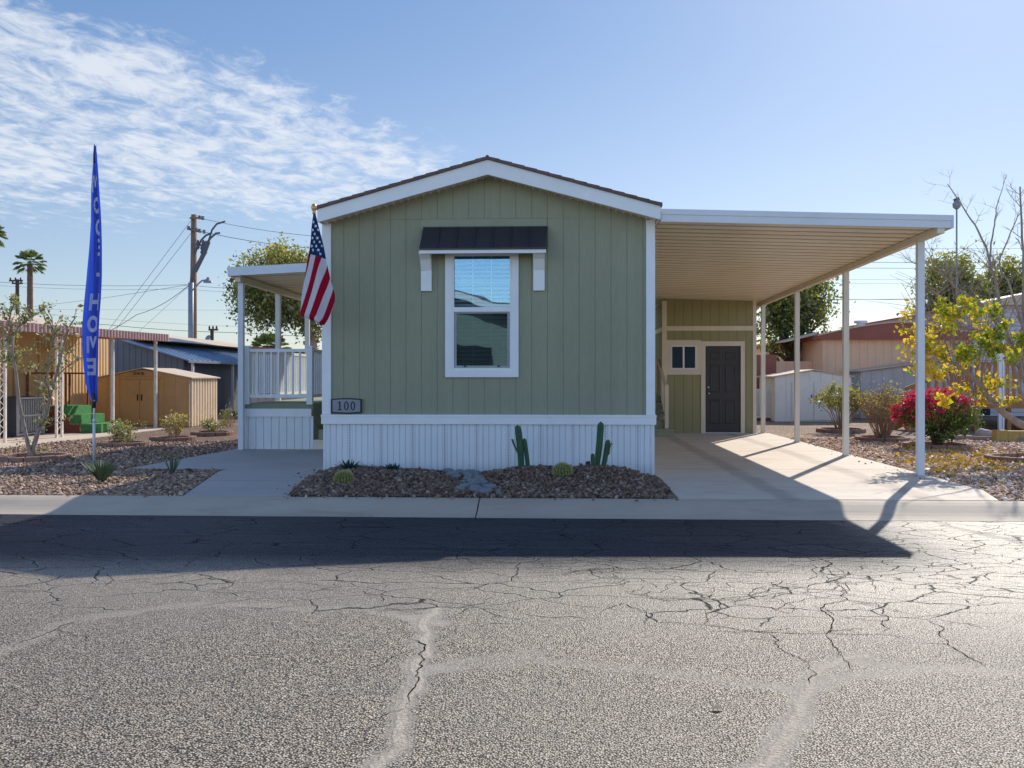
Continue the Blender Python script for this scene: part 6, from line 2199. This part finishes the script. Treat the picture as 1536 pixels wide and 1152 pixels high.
# awning sloping to the right
axl, axr = P(183, 511, nY - .3), P(266, 540, nY - .3)
far = 12.5
MB().prism([(axl.x, nY - .3, axl.z), (axr.x + 0.35, nY - .3, axr.z - 0.03), (axr.x + 0.35, nY - .3, axr.z - 0.01), (axl.x, nY - .3, axl.z + 0.04)], (0, far, 0)).build('awning', M['blue_metal'], b2)
sm = MB()
Ls = (Vector((axr.x + .35, 0, axr.z)) - Vector((axl.x, 0, axl.z))).length
for k in range(28):
    y = nY - .25 + k * .45
    sm.bar((axl.x, y, axl.z + .05), (axr.x + .35, y, axr.z), .03, .03)
sm.build('awning_seam', M['blue_metal'], b2)
MB().box(axr.x + 0.351, axr.x + 0.40, nY - .3, nY - .3 + far, axr.z - .09, axr.z - .005).build('awning_gutter', M['grey_metal'], b2)
for Y in (nY + 0.2, nY + 4, nY + 8, nY + 11.8):
    MB().box(axr.x + .25, axr.x + .33, Y, Y + .08, 0, axr.z - .03).build('awning_post', M['alum'], b2)
rzl = P(60, 488, nY + 2)
MB().prism([(axl.x + .9, nY + .2, axl.z + .05), (axl.x - 1.2, nY + .2, axl.z + .45), (axl.x - 5.2, nY + .2, axl.z + .06)], (0, 12, 0)).build('roof', M['tan_roof'], b2)
MB().prism([(axl.x + .6, nY + 4, axl.z - .1), (axl.x + .6, nY + 4, axl.z + .5), (axl.x - 1, nY + 4, axl.z + .7), (axr.x + 2.0, nY + 18, 2.0)], (0, 0.1, 0)) if False else None
# far beige home with brown skirting closing the view
b3 = thing('beige_home', 'beige home with brown lower wall seen between the tan shed and the porch', 'house', (-14, 46, 0))
bY = 44
x0, x1 = P(300, 600, bY).x, P(372, 600, bY).x
MB().box(x0, x1, bY, bY + 8, P(340, 568, bY).z, P(340, 545, bY).z + .3).build('wall', M['beige'], b3)
MB().box(x0 + .02, x1 - .02, bY - 0.02, bY + 7.9, 0, P(340, 568, bY).z - 0.002).build('lower_wall', M['brown'], b3)
MB().prism([(x0 - 5, bY - .5, 2.2), (x1 + .3, bY - .5, 2.1), (x1 + .3, bY - .5, 2.2), (x0 - 2, bY - .5, 3.25), (x0 - 5, bY - .5, 2.9)], (0, 9, 0)).build('roof', M['tan_roof'], b3)
# pale ribbed home behind the porch railing
b4 = thing('pale_home', 'pale ribbed metal home wall seen through the porch railing', 'house', (-9, 31, 0))
pY = 31
x0, x1 = P(366, 600, pY).x, P(505, 600, pY).x
MB().ribbed((x0, pY, 0), (x1, pY, 0), lambda s_: P(366, 524, pY).z - s_ * 0.07, (0, -1, 0), 0.25, 0.03, ribp).box(x0 + .02, x1 - .02, pY + .03, pY + 6, 0, 1.9).build('wall', M['beige'], b4)
MB().prism([(x0 - .1, pY - .1, P(366, 523, pY).z), (x1 + .1, pY - .1, P(366, 523, pY).z - .22), (x1 + .1, pY - .1, P(366, 523, pY).z - .12), (x0 - .1, pY - .1, P(366, 523, pY).z + .1)], (0, 6.5, 0)).build('roof', M['redroof'], b4)

# ------------------------------------------------------------------ utility poles and lines
uY = 45
ub = P(289, 600, uY)
up = thing('utility_pole', 'tall brown wooden utility pole with cable risers and street lamp left of the porch', 'utility pole', (ub.x, uY, 0))
utop = P(291, 322, uY)
MB().tube([(ub.x, uY, 0), utop], [0.2, 0.135], 12).build('pole', M['wood_pole'], up, smooth=True)
split_build(MB().bar(P(281, 343, uY - .2), P(302, 348, uY - .2), .1, .1).bar(P(285, 327, uY - .2), P(297, 327, uY - .2), .09, .09), 'crossarm', M['wood_pole'], up)
iz = MB()
for a in ((283, 342), (299, 326), (304, 327), (299, 346), (306, 347.5), (294, 344)):
    c = P(a[0], a[1], uY - .3)
    iz.lathe(c - Vector((0, 0, .1)), [(.03, 0), (.1, .03), (.04, .06), (.1, .1), (.04, .13), (.1, .17), (.02, .2)], 8)
split_build(iz, 'insulator', M['grey_metal'], up)
cn = MB().tube([P(286, 600, uY - .25), P(286.5, 424, uY - .25)], .14, 8).build('conduit', M['grey_metal'], up, smooth=True)
cb_ = MB()
cb_.tube([P(286, 424, uY - .25), P(287, 412, uY - .3), P(291, 404, uY - .3), P(298, 392, uY - .3), P(305, 378, uY - .3), P(311, 364, uY - .3), P(314, 358, uY - .3), P(318, 345, uY - .2), P(325, 336, uY - .1), P(338, 332, uY)], .05, 6)
cb_.tube([P(292, 402, uY - .3), P(300, 388, uY - .3), P(308, 370, uY - .3), P(316, 357, uY - .3), P(324, 350, uY - .1), P(330, 349.5, uY)], .05, 6)
cb_.tube([P(291, 384, uY - .3), P(296, 372, uY - .3), P(302, 360, uY - .3), P(309, 353, uY - .2), P(316, 350, uY)], .05, 6)
cb_.tube([P(293, 408, uY - .3), P(300, 394, uY - .3), P(306, 380, uY - .3), P(312, 362, uY - .3)], [.09, .09, .12, .14], 6)
cb_.bar(P(288, 366, uY - .25), P(312, 369, uY - .3), .06, .1)
for a in ((297, 366), (305, 366), (308, 374), (303, 374)):
    c = P(a[0], a[1], uY - .35)
    cb_.lathe(c - Vector((0, 0, .25)), [(.05, 0), (.1, .1), (.05, .2), (.1, .3), (.04, .45)], 6)
cb_.build('cable_riser', M['wire'], up)
la = MB().tube([P(292, 433, uY - .2), P(297, 426, uY - .4), P(303, 421, uY - .5), P(309, 420, uY - .6)], .04, 6).build('lamp_arm', M['grey_metal'], up)
MB().lathe(P(312, 421, uY - .65) - Vector((0, 0, .1)), [(.0, -.02), (.24, .0), (.2, .08), (.1, .16), (.06, .26), (0, .28)], 10).build('street_lamp', M['grey_metal'], la)


def wire(label, pts_, r_=0.015, sag=0.0):
    a = [Vector(p) for p in pts_]
    out = []
    for i in range(len(a) - 1):
        for k in range(10):
            f = k / 10
            q = a[i].lerp(a[i + 1], f)
            q.z -= sag * 4 * f * (1 - f)
            out.append(q)
    out.append(a[-1])
    o = MB().tube(out, r_ * 0.62, 4).build('power_line', M['wire'], loc=tuple(out[0]))
    tag(o, label, 'power line', 'power lines')


wire('upper line leaving the tall utility pole to the right', [P(295, 326, uY), P(560, 358, uY)], .022, .25)
wire('lower line leaving the tall utility pole to the right', [P(297, 346, uY), P(560, 376, uY)], .028, .25)
wire('upper stay line slanting down to the left from the tall utility pole', [P(288, 329, uY), P(150, 512, uY)], .016)
wire('lower stay line slanting down to the left from the tall utility pole', [P(288, 348, uY), P(160, 512, uY)], .016)
wire('dark cable slanting from the tall pole down behind the banner', [P(284, 427, uY), P(205, 472, uY), P(100, 520, uY)], .028, .2)
wire('thin cable slanting from the tall pole down to the tan roof', [P(284, 428, uY), P(200, 505, uY)], .013)
wire('long shallow cable from the tall pole to the far left', [P(284, 427, uY), P(150, 448, 60), P(-20, 468, 70)], .018)
wire('thicker of the two level lines through the distant pole', [P(-20, 422, 70), P(280, 427, 70), P(420, 430, 70)], .03, .2)
wire('thinner level line just below the distant pole top', [P(-20, 427, 70), P(280, 433, 70), P(420, 435, 70)], .02, .2)
wire('heavy low line just above the tan roof', [P(-20, 478, 60), P(160, 487, 60), P(360, 499, 60), P(560, 505, 60)], .035, .1)
wire('faint low line above the heavy low line', [P(-20, 462, 80), P(360, 490, 80), P(560, 493, 80)], .02, .2)
wire('thin line crossing behind the tall pole conduit', [P(-20, 464, 90), P(560, 466, 90)], .018)
for i, (ya, yb, Y, r_, nm) in enumerate(((372, 372, 70, .02, 'topmost'), (392, 394, 70, .03, 'second from top'), (401, 402, 70, .03, 'third from top'), (419, 418, 75, .018, 'fourth from top'), (425, 424, 75, .018, 'fifth from top'), (448, 449, 65, .022, 'lowest'))):
    wire(f'{nm} of the level power lines between the carport posts', [P(1150, ya, Y), P(1640, yb, Y)], r_, .05)
wire('heavier level line over the red roofed home', [P(1150, 448.5, 60), P(1380, 448, 60), P(1640, 452, 60)], .03, .05)


def small_pole(label, px, ytop, Y, r_, arm, m_):
    b = P(px, 600, Y)
    o = thing('distant_pole', label, 'utility pole', (b.x, Y, 0))
    MB().tube([(b.x, Y, 0), P(px, ytop, Y)], r_, 8).build('pole', m_, o)
    a = MB()
    for (dx0_, dx1_, dy) in arm:
        a.bar(P(px + dx0_, ytop + dy, Y - .1), P(px + dx1_, ytop + dy, Y - .1), .1, .12)
        for k in range(3):
            c = P(px + dx0_ + (dx1_ - dx0_) * (k + .2) / 2.6, ytop + dy, Y - .1)
            a.lathe(c + Vector((0, 0, .05)), [(.05, 0), (.07, .1), (.03, .2)], 6)
    a.build('crossarm', m_, o)


small_pole('dark distant pole next to the tall fan palm', 26, 419, 70, .14, [(-12, 8, 2), (-8, 8, 6)], M['darkbark'])
small_pole('short distant pole with small crossarm beyond the blue metal roof', 318, 494, 60, .12, [(-5, 9, 0.5)], M['darkbark'])
dsh = P(312, 508, 55)
ds = thing('satellite_dish', 'small grey dish on the roof next to the short distant pole', 'satellite dish', (dsh.x, 55, dsh.z - .3))
MB().lathe(dsh, [(.02, -.06), (.14, -.03), (.22, .02), (.23, .03), (.13, .0), (0, -.02)], 14, (-.5, -.8, .4)).build('dish', M['grey_metal'], ds, smooth=True)
MB().tube([dsh, dsh - Vector((0, -.1, .6))], .03, 6).build('mast', M['grey_metal'], ds)

# weather mast on the right
wy = 34
wt = P(1435, 295, wy)
ws = thing('roof_mast', 'thin mast with small round head standing behind the bare branches', 'mast', (wt.x, wy, 0))
MB().tube([(wt.x, wy, 0), wt], .03, 8).build('pole', M['grey_metal'], ws)
MB().lathe(P(1435, 314, wy), [(.05, 0), (.13, .08), (.14, .2), (.06, .32), (.02, .36)], 10).build('head', M['grey_metal'], ws, smooth=True)
MB().bar(P(1431, 301, wy), P(1439, 298, wy), .05, .12).build('vane', M['dark_metal'], ws)

# ------------------------------------------------------------------ neighbours on the right
kY = 31.0
pk_ = thing('pink_home', 'pink sided home with dark red gable roof beyond the carport', 'house', (P(1350, 600, kY).x, kY, 0))
x0, x1 = P(1234, 600, kY).x, P(1457, 600, kY).x
zw = P(1350, 508.5, kY).z
MB().box(x0, x1, kY, kY + 12, 0, zw).build('wall', M['pink'], pk_)
xm = P(1350, 480, kY).x
rp = [(x0 - .12, zw - .02), (x1 + .12, zw - .02)]
za = P(1350, 484, kY).z
arc = []
for i in range(13):
    f = i / 12
    x = x0 - .15 + (x1 - x0 + .3) * f
    arc.append((x, kY - .25, P(1237, 503, kY).z + (za - P(1237, 503, kY).z) * (1 - abs(2 * f - 1) ** 1.5)))
ro2 = MB().prism([(x0 - .15, kY - .25, zw - .01)] + arc + [(x1 + .15, kY - .25, zw - .01)], (0, 12.5, 0)).build('roof', M['redroof'], pk_)
MB().tube([Vector(p) + Vector((0, -.02, .01)) for p in arc], .025, 6).build('roof_edge', M['tan_roof'], ro2)
vt_ = P(1291, 497, kY + 3)
kk = (kY + 3) / F
MB().lathe(vt_, [(6 * kk, -.3), (6 * kk, 5 * kk), (6 * kk, 6 * kk), (9.5 * kk, 6 * kk), (9.5 * kk, 9 * kk), (6 * kk, 9.3 * kk), (6 * kk, 12 * kk), (9.5 * kk, 12.2 * kk), (9.5 * kk, 15.5 * kk), (0, 16 * kk)], 14).build('roof_vent', M['white'], ro2)
v2_ = P(1271, 501, kY + 3)
MB().lathe(v2_, [(.04, -.3), (.04, .0), (.09, .02), (.07, .1), (0, .12)], 8).build('vent_cap', M['redroof'], ro2)
lean0, lean1 = P(1150, 600, kY).x, x0 - .01
MB().box(lean0, lean1, kY + 1.2, kY + 8, 0, P(1180, 541, kY).z).build('lean_to', M['pink'], pk_)
MB().prism([(P(1186, 505, kY).x, kY + .6, P(1186, 512, kY).z), (lean1, kY + .6, P(1200, 495, kY).z - .12), (lean1, kY + .6, P(1200, 495, kY).z - .04), (P(1186, 505, kY).x, kY + .6, P(1186, 509, kY).z)], (0, 3, 0)).build('lean_to_roof', M['tan_roof'], pk_)
# lattice skirting
ltc = MB()
lx0, lx1, lz0, lz1 = P(1133, 600, 28).x, P(1160, 600, 28).x, P(1140, 624, 28).z, P(1140, 586, 28).z
n = 16
for k in range(-n, n):
    s0 = lx0 + (lx1 - lx0) * k / n * 2
    for sg in (1, -1):
        a0, a1 = (s0, lz0), (s0 + (lz1 - lz0), lz1)
        if sg < 0: a0, a1 = (s0, lz1), (s0 + (lz1 - lz0), lz0)
        # clip
        pa = []
        for t in (0, 1):
            pass
        f0 = max(0, (lx0 - a0[0]) / (a1[0] - a0[0])); f1 = min(1, (lx1 - a0[0]) / (a1[0] - a0[0]))
        if f1 - f0 < .02: continue
        ltc.bar((a0[0] + (a1[0] - a0[0]) * f0, 28 + .006 * sg, a0[1] + (a1[1] - a0[1]) * f0), (a0[0] + (a1[0] - a0[0]) * f1, 28 + .006 * sg, a0[1] + (a1[1] - a0[1]) * f1), .02, .008, (0, 1, 0))
ltc.box(lx0 - .05, lx1, 27.98, 28.02, lz1, lz1 + .05).box(lx0 - .05, lx1, 27.98, 28.02, lz0 - .05, lz0)
lo_ = ltc.build('lattice_panel', M['white'], loc=((lx0 + lx1) / 2, 28, 0))
tag(lo_, 'white diagonal lattice panel at the right corner of the storage room', 'lattice')
rbk = MB().box(lx0, lx1 - .1, 27.9, 28.1, 0.0, lz0 - .055).build('brick_footing', M['brick_red'], lo_)
bkd = MB().box(lx0 - .3, lx1 + .6, 30.2, 30.3, 0, 2.0).build('red_fence', M['redroof'], loc=(lx0, 30.2, 0))
tag(bkd, 'dark red wall panel behind the white lattice', 'wall')


def metal_shed(label, px0, px1, pyb, ytop_e, ytop_m, depth, m_, roof_m, group, lean=False):
    a = G((px0 + px1) / 2, pyb)
    Y = a.y
    x0, x1 = P(px0, 600, Y).x, P(px1, 600, Y).x
    o = thing('metal_shed', label, 'shed', ((x0 + x1) / 2, Y, 0), group)
    ze, zt = P(px0, ytop_e, Y).z, P((px0 + px1) / 2, ytop_m, Y).z
    xm_ = (x0 + x1) / 2
    if lean:
        hf = lambda s_: ze + (zt - ze) * min(1, s_ / (x1 - x0))
    else:
        hf = lambda s_: ze + (zt - ze) * (1 - abs(s_ + x0 - xm_) / (x1 - x0) * 2)
    pr = ((0, 0), (0.86, 0), (0.89, 1), (0.97, 1))
    split_build(MB().ribbed((x0, Y, 0), (x1, Y, 0), hf, (0, -1, 0), 0.33, 0.015, pr).ribbed((x1, Y + depth, 0), (x0, Y + depth, 0), ze, (0, 1, 0), 0.33, 0.015, pr), 'end_wall', m_, o)
    split_build(MB().ribbed((x0, Y + depth, 0), (x0, Y, 0), ze, (-1, 0, 0), 0.2, 0.03, pr).ribbed((x1, Y, 0), (x1, Y + depth, 0), zt if lean else ze, (1, 0, 0), 0.2, 0.03, pr), 'side_wall', m_, o)
    r_ = MB()
    if lean:
        r_.prism([(x0 - .12, Y - .1, ze), (x1 + .1, Y - .1, zt + .02), (x1 + .1, Y - .1, zt + .06), (x0 - .12, Y - .1, ze + .04)], (0, depth + .2, 0))
    else:
        for s_ in (-1, 1):
            xe = xm_ + s_ * ((x1 - x0) / 2 + .09)
            r_.prism([(xm_, Y - .06, zt + .005), (xe, Y - .06, ze - .02), (xe, Y - .06, ze + .015), (xm_, Y - .06, zt + .04)], (0, depth + .12, 0))
    r_.build('roof', roof_m, o)
    return o, Y, x0, x1


SG = 'metal sheds right of the carport'
mo, mY, mx0, mx1 = metal_shed('white metal shed with low gable behind the carport posts', 1164, 1277, 632.5, 565, 556, 2.2, mat('white_shed_metal', (0.84, 0.77, 0.68), 0.5, 0.06, 2, dirt=(.4, .3, .25), dirt_amt=.2), M['tan_roof'], SG)
for k in (0, 1):
    a = (mx0 + mx1) / 2 + (-.62 if k == 0 else 0.005)
    d_ = MB().box(a, a + .61, mY - .036, mY - .017, .04, P(1220, 573, mY).z).build('door', mo.children[0].data.materials[0], mo, bevel=.006)
    MB().box(a + (.54 if k == 0 else .04), a + (.57 if k == 0 else .07), mY - .056, mY - .0365, .62, .78).build('handle', M['dark_metal'], d_)
metal_shed('blue grey metal shed with sloping roof left of the front carport post', 1293, 1450, 628, 557.5, 537, 2.4, M['greyblue_metal'], M['tan_roof'], SG, True)

# pale neighbour home with redwood deck
nY = 30.9
nh = thing('pale_siding_home', 'pale lavender sided home behind the yellow leaved tree at the right edge', 'house', (P(1530, 600, nY).x, nY, 0))
x0 = P(1459, 600, nY).x
MB().box(x0, x0 + 5.3, nY, nY + 14, 0.02, 3.6).build('wall', M['lavender'], nh)
MB().prism([(x0 - .2, nY - .3, 3.601), (x0 + 5.5, nY - .3, 3.601), (x0 + 2.65, nY - .3, 4.2)], (0, 14.5, 0)).build('roof', M['tan_roof'], nh)
MB().box(x0 + .25, x0 + .55, nY - .02, nY - .002, 0.05, .55).build('vent_opening', M['dark'], nh)
dk = thing('redwood_deck', 'orange brown wooden deck with slatted railing and stairs at the right edge', 'deck', (x0 + .5, 22.4, 0))
D0, D1 = P(1462, 600, 22.3).x, P(1462, 600, 22.3).x + 3.6
dz_ = P(1500, 600, 22.3).z
MB().box(D0, D1, 22.3, nY - .35, dz_ - .04, dz_).box(D0, D1, 22.28, 22.299, dz_ - .2, dz_ - .0).build('floor', M['redwood'], dk)
r_ = MB()
rtz = P(1500, 543, 22.3).z
r_.box(D0, D1, 22.28, 22.36, rtz - .04, rtz)
rdk = r_.build('railing', M['redwood'], dk)
r_ = MB()
k = 0
while D0 + k * .14 < D1:
    x = D0 + .02 + k * .14
    r_.box(x, x + .07, 22.30, 22.33, dz_ + .001, rtz - .041)
    k += 1
split_build(r_, 'baluster', M['redwood'], rdk)
for x in (P(1497, 600, 22.3).x, P(1497, 600, 22.3).x + 1.5):
    MB().box(x - .035, x + .035, 22.18, 22.25, 0, 2.7).box(x + .05, x + .09, 22.18, 22.25, 0, 2.7).build('post', M['white'], dk)
for x in (D0 + .1, P(1517, 600, 22.3).x, D1 - .2):
    MB().box(x - .045, x + .045, 22.4, 22.49, 0, dz_ - .041).build('deck_leg', M['redwood'], dk)
s0 = Vector((D0 - .02, 22.7, dz_))
s1 = Vector((D0 - 1.45, 22.7, .05))
st2 = MB().bar(s0, s1, .05, .22).bar(s0 + Vector((0, .9, 0)), s1 + Vector((0, .9, 0)), .05, .22)
split_build(st2, 'stringer', M['redwood'], dk)
for k in range(4):
    f = (k + .5) / 4.3
    c = s0.lerp(s1, f)
    MB().box(c.x - .15, c.x + .15, 22.7, 23.6, c.z + .05, c.z + .09).build('tread', M['redwood'], dk)
rl = MB().bar(s0 + Vector((0, 0, .85)), s1 + Vector((0, 0, .95)), .05, .09).bar(s0 + Vector((0, 0, .45)), s1 + Vector((0, 0, .5)), .04, .07)
for k in range(9):
    f = k / 8
    c = s0.lerp(s1, f)
    rl.box(c.x - .035, c.x + .035, 22.64, 22.67, c.z + .1, c.z + .9)
rl.build('stair_railing', M['redwood'], dk)
# yellow block edging, kerb boards and stones
for k in range(5):
    a = P(1491 + k * 17.5, 655, 19.2)
    w_ = 16.6 * 19.2 / F
    o = MB().box(a.x, a.x + w_, 19.1, 19.3, 0, P(1500, 646 if k else 645, 19.2).z).build('concrete_block', M['yellow_block'], loc=(a.x + w_ / 2, 19.2, 0), bevel=.01)
    tag(o, 'ochre painted concrete block in the short row at the right edge', 'block', 'ochre blocks edging the planter')
eb = MB().bar((P(1415, 652, 19.9).x, 19.9, .03), (P(1600, 665, 18.4).x, 18.75, .03), .08, .1).build('edging_board', M['bark'], loc=(P(1500, 655, 19).x, 19, 0))
tag(eb, 'weathered edging board on the gravel in front of the ochre blocks', 'edging')
for (px, py, r_, m_, lb) in ((1479, 657, .13, M['boulder'], 'rounded pale boulder left of the ochre blocks'), (1493, 657, .10, M['paver'], 'red brown rock touching the ochre blocks')):
    c = G(px, py)
    bm2 = bmesh.new()
    bmesh.ops.create_icosphere(bm2, subdivisions=3, radius=1)
    for v in bm2.verts:
        v.co *= 1 + .25 * mnoise.noise(v.co * 1.4 + Vector((px, 0, 0)))
        v.co.x *= r_ * 1.4; v.co.y *= r_; v.co.z *= r_ * .9
    me = bpy.data.meshes.new('boulder')
    bm2.to_mesh(me); bm2.free()
    me.polygons.foreach_set('use_smooth', [True] * len(me.polygons))
    o = bpy.data.objects.new('boulder', me)
    me.materials.append(m_)
    o.location = (c.x, c.y + .1, r_ * .6)
    COL.objects.link(o)
    tag(o, lb, 'boulder')

# ------------------------------------------------------------------ home across the street (seen in the window glass)
oh = thing('opposite_home', 'pale home across the street with white gable, mirrored in the front window', 'house', (-3.5, -13, 0))
oy = -14.0
OXR, OZR = -6.0, 5.4
oz_ = lambda x: OZR - 0.30 * abs(x - OXR)
MB().prism([(-11, oy, 0), (-1.0, oy, 0), (-1.0, oy, oz_(-1.0) - .35), (OXR, oy, OZR - .35), (-11, oy, oz_(-11) - .35)], (0, -10, 0)).build('wall', mat('sage_grey_wall', (0.27, 0.31, 0.26), .7, .08), oh)
om = MB()
orf = MB()
for s_ in (-1, 1):
    ex = OXR + s_ * 5.4
    om.prism([(OXR, oy + .6, OZR), (ex, oy + .6, oz_(ex)), (ex, oy + .6, oz_(ex) - .36), (OXR, oy + .6, OZR - .36)], (0, -.05, 0))
    orf.prism([(OXR, oy + .62, OZR + .002), (ex, oy + .62, oz_(ex) + .002), (ex, oy + .62, oz_(ex) + .05), (OXR, oy + .62, OZR + .05)], (0, -11, 0))
om.build('rake_board', M['white'], oh)
orf.build('roof', M['shingle'], oh)
MB().box(-4.6, -2.6, oy + .002, oy + .06, 1.2, 2.6).build('window', M['dark'], oh)

oh2 = thing('opposite_home', 'unseen dark home added across the street to darken the storage window reflection', 'house', (8, -13.4, 0))  # unseen house added so that the storage window reflects something dark
MB().prism([(1.5, oy, 0), (14, oy, 0), (14, oy, 3.2), (7.75, oy, 4.6), (1.5, oy, 3.2)], (0, -10, 0)).build('wall', mat('dark_reflection_wall', (0.055, 0.06, 0.07), .7, .1), oh2)
om = MB()
for s_ in (-1, 1):
    ex = 7.75 + s_ * 6.6
    om.prism([(7.75, oy + .4, 4.8), (ex, oy + .4, 3.32), (ex, oy + .4, 3.1), (7.75, oy + .4, 4.58)], (0, -10.5, 0))
om.build('roof', M['shingle'], oh2)
for x in (5.0, 9.2):
    MB().box(x, x + 1.3, oy + .002, oy + .05, 1.2, 2.3).build('window', M['blind'], oh2)

# ------------------------------------------------------------------ render settings
scn.render.engine = 'CYCLES'
scn.render.resolution_x, scn.render.resolution_y = 1024, 768
scn.view_settings.view_transform = 'Standard'
scn.view_settings.look = 'None'
scn.view_settings.exposure = 0
scn.view_settings.gamma = 1
scn.cycles.max_bounces = 8
scn.cycles.diffuse_bounces = 6
scn.cycles.transparent_max_bounces = 12
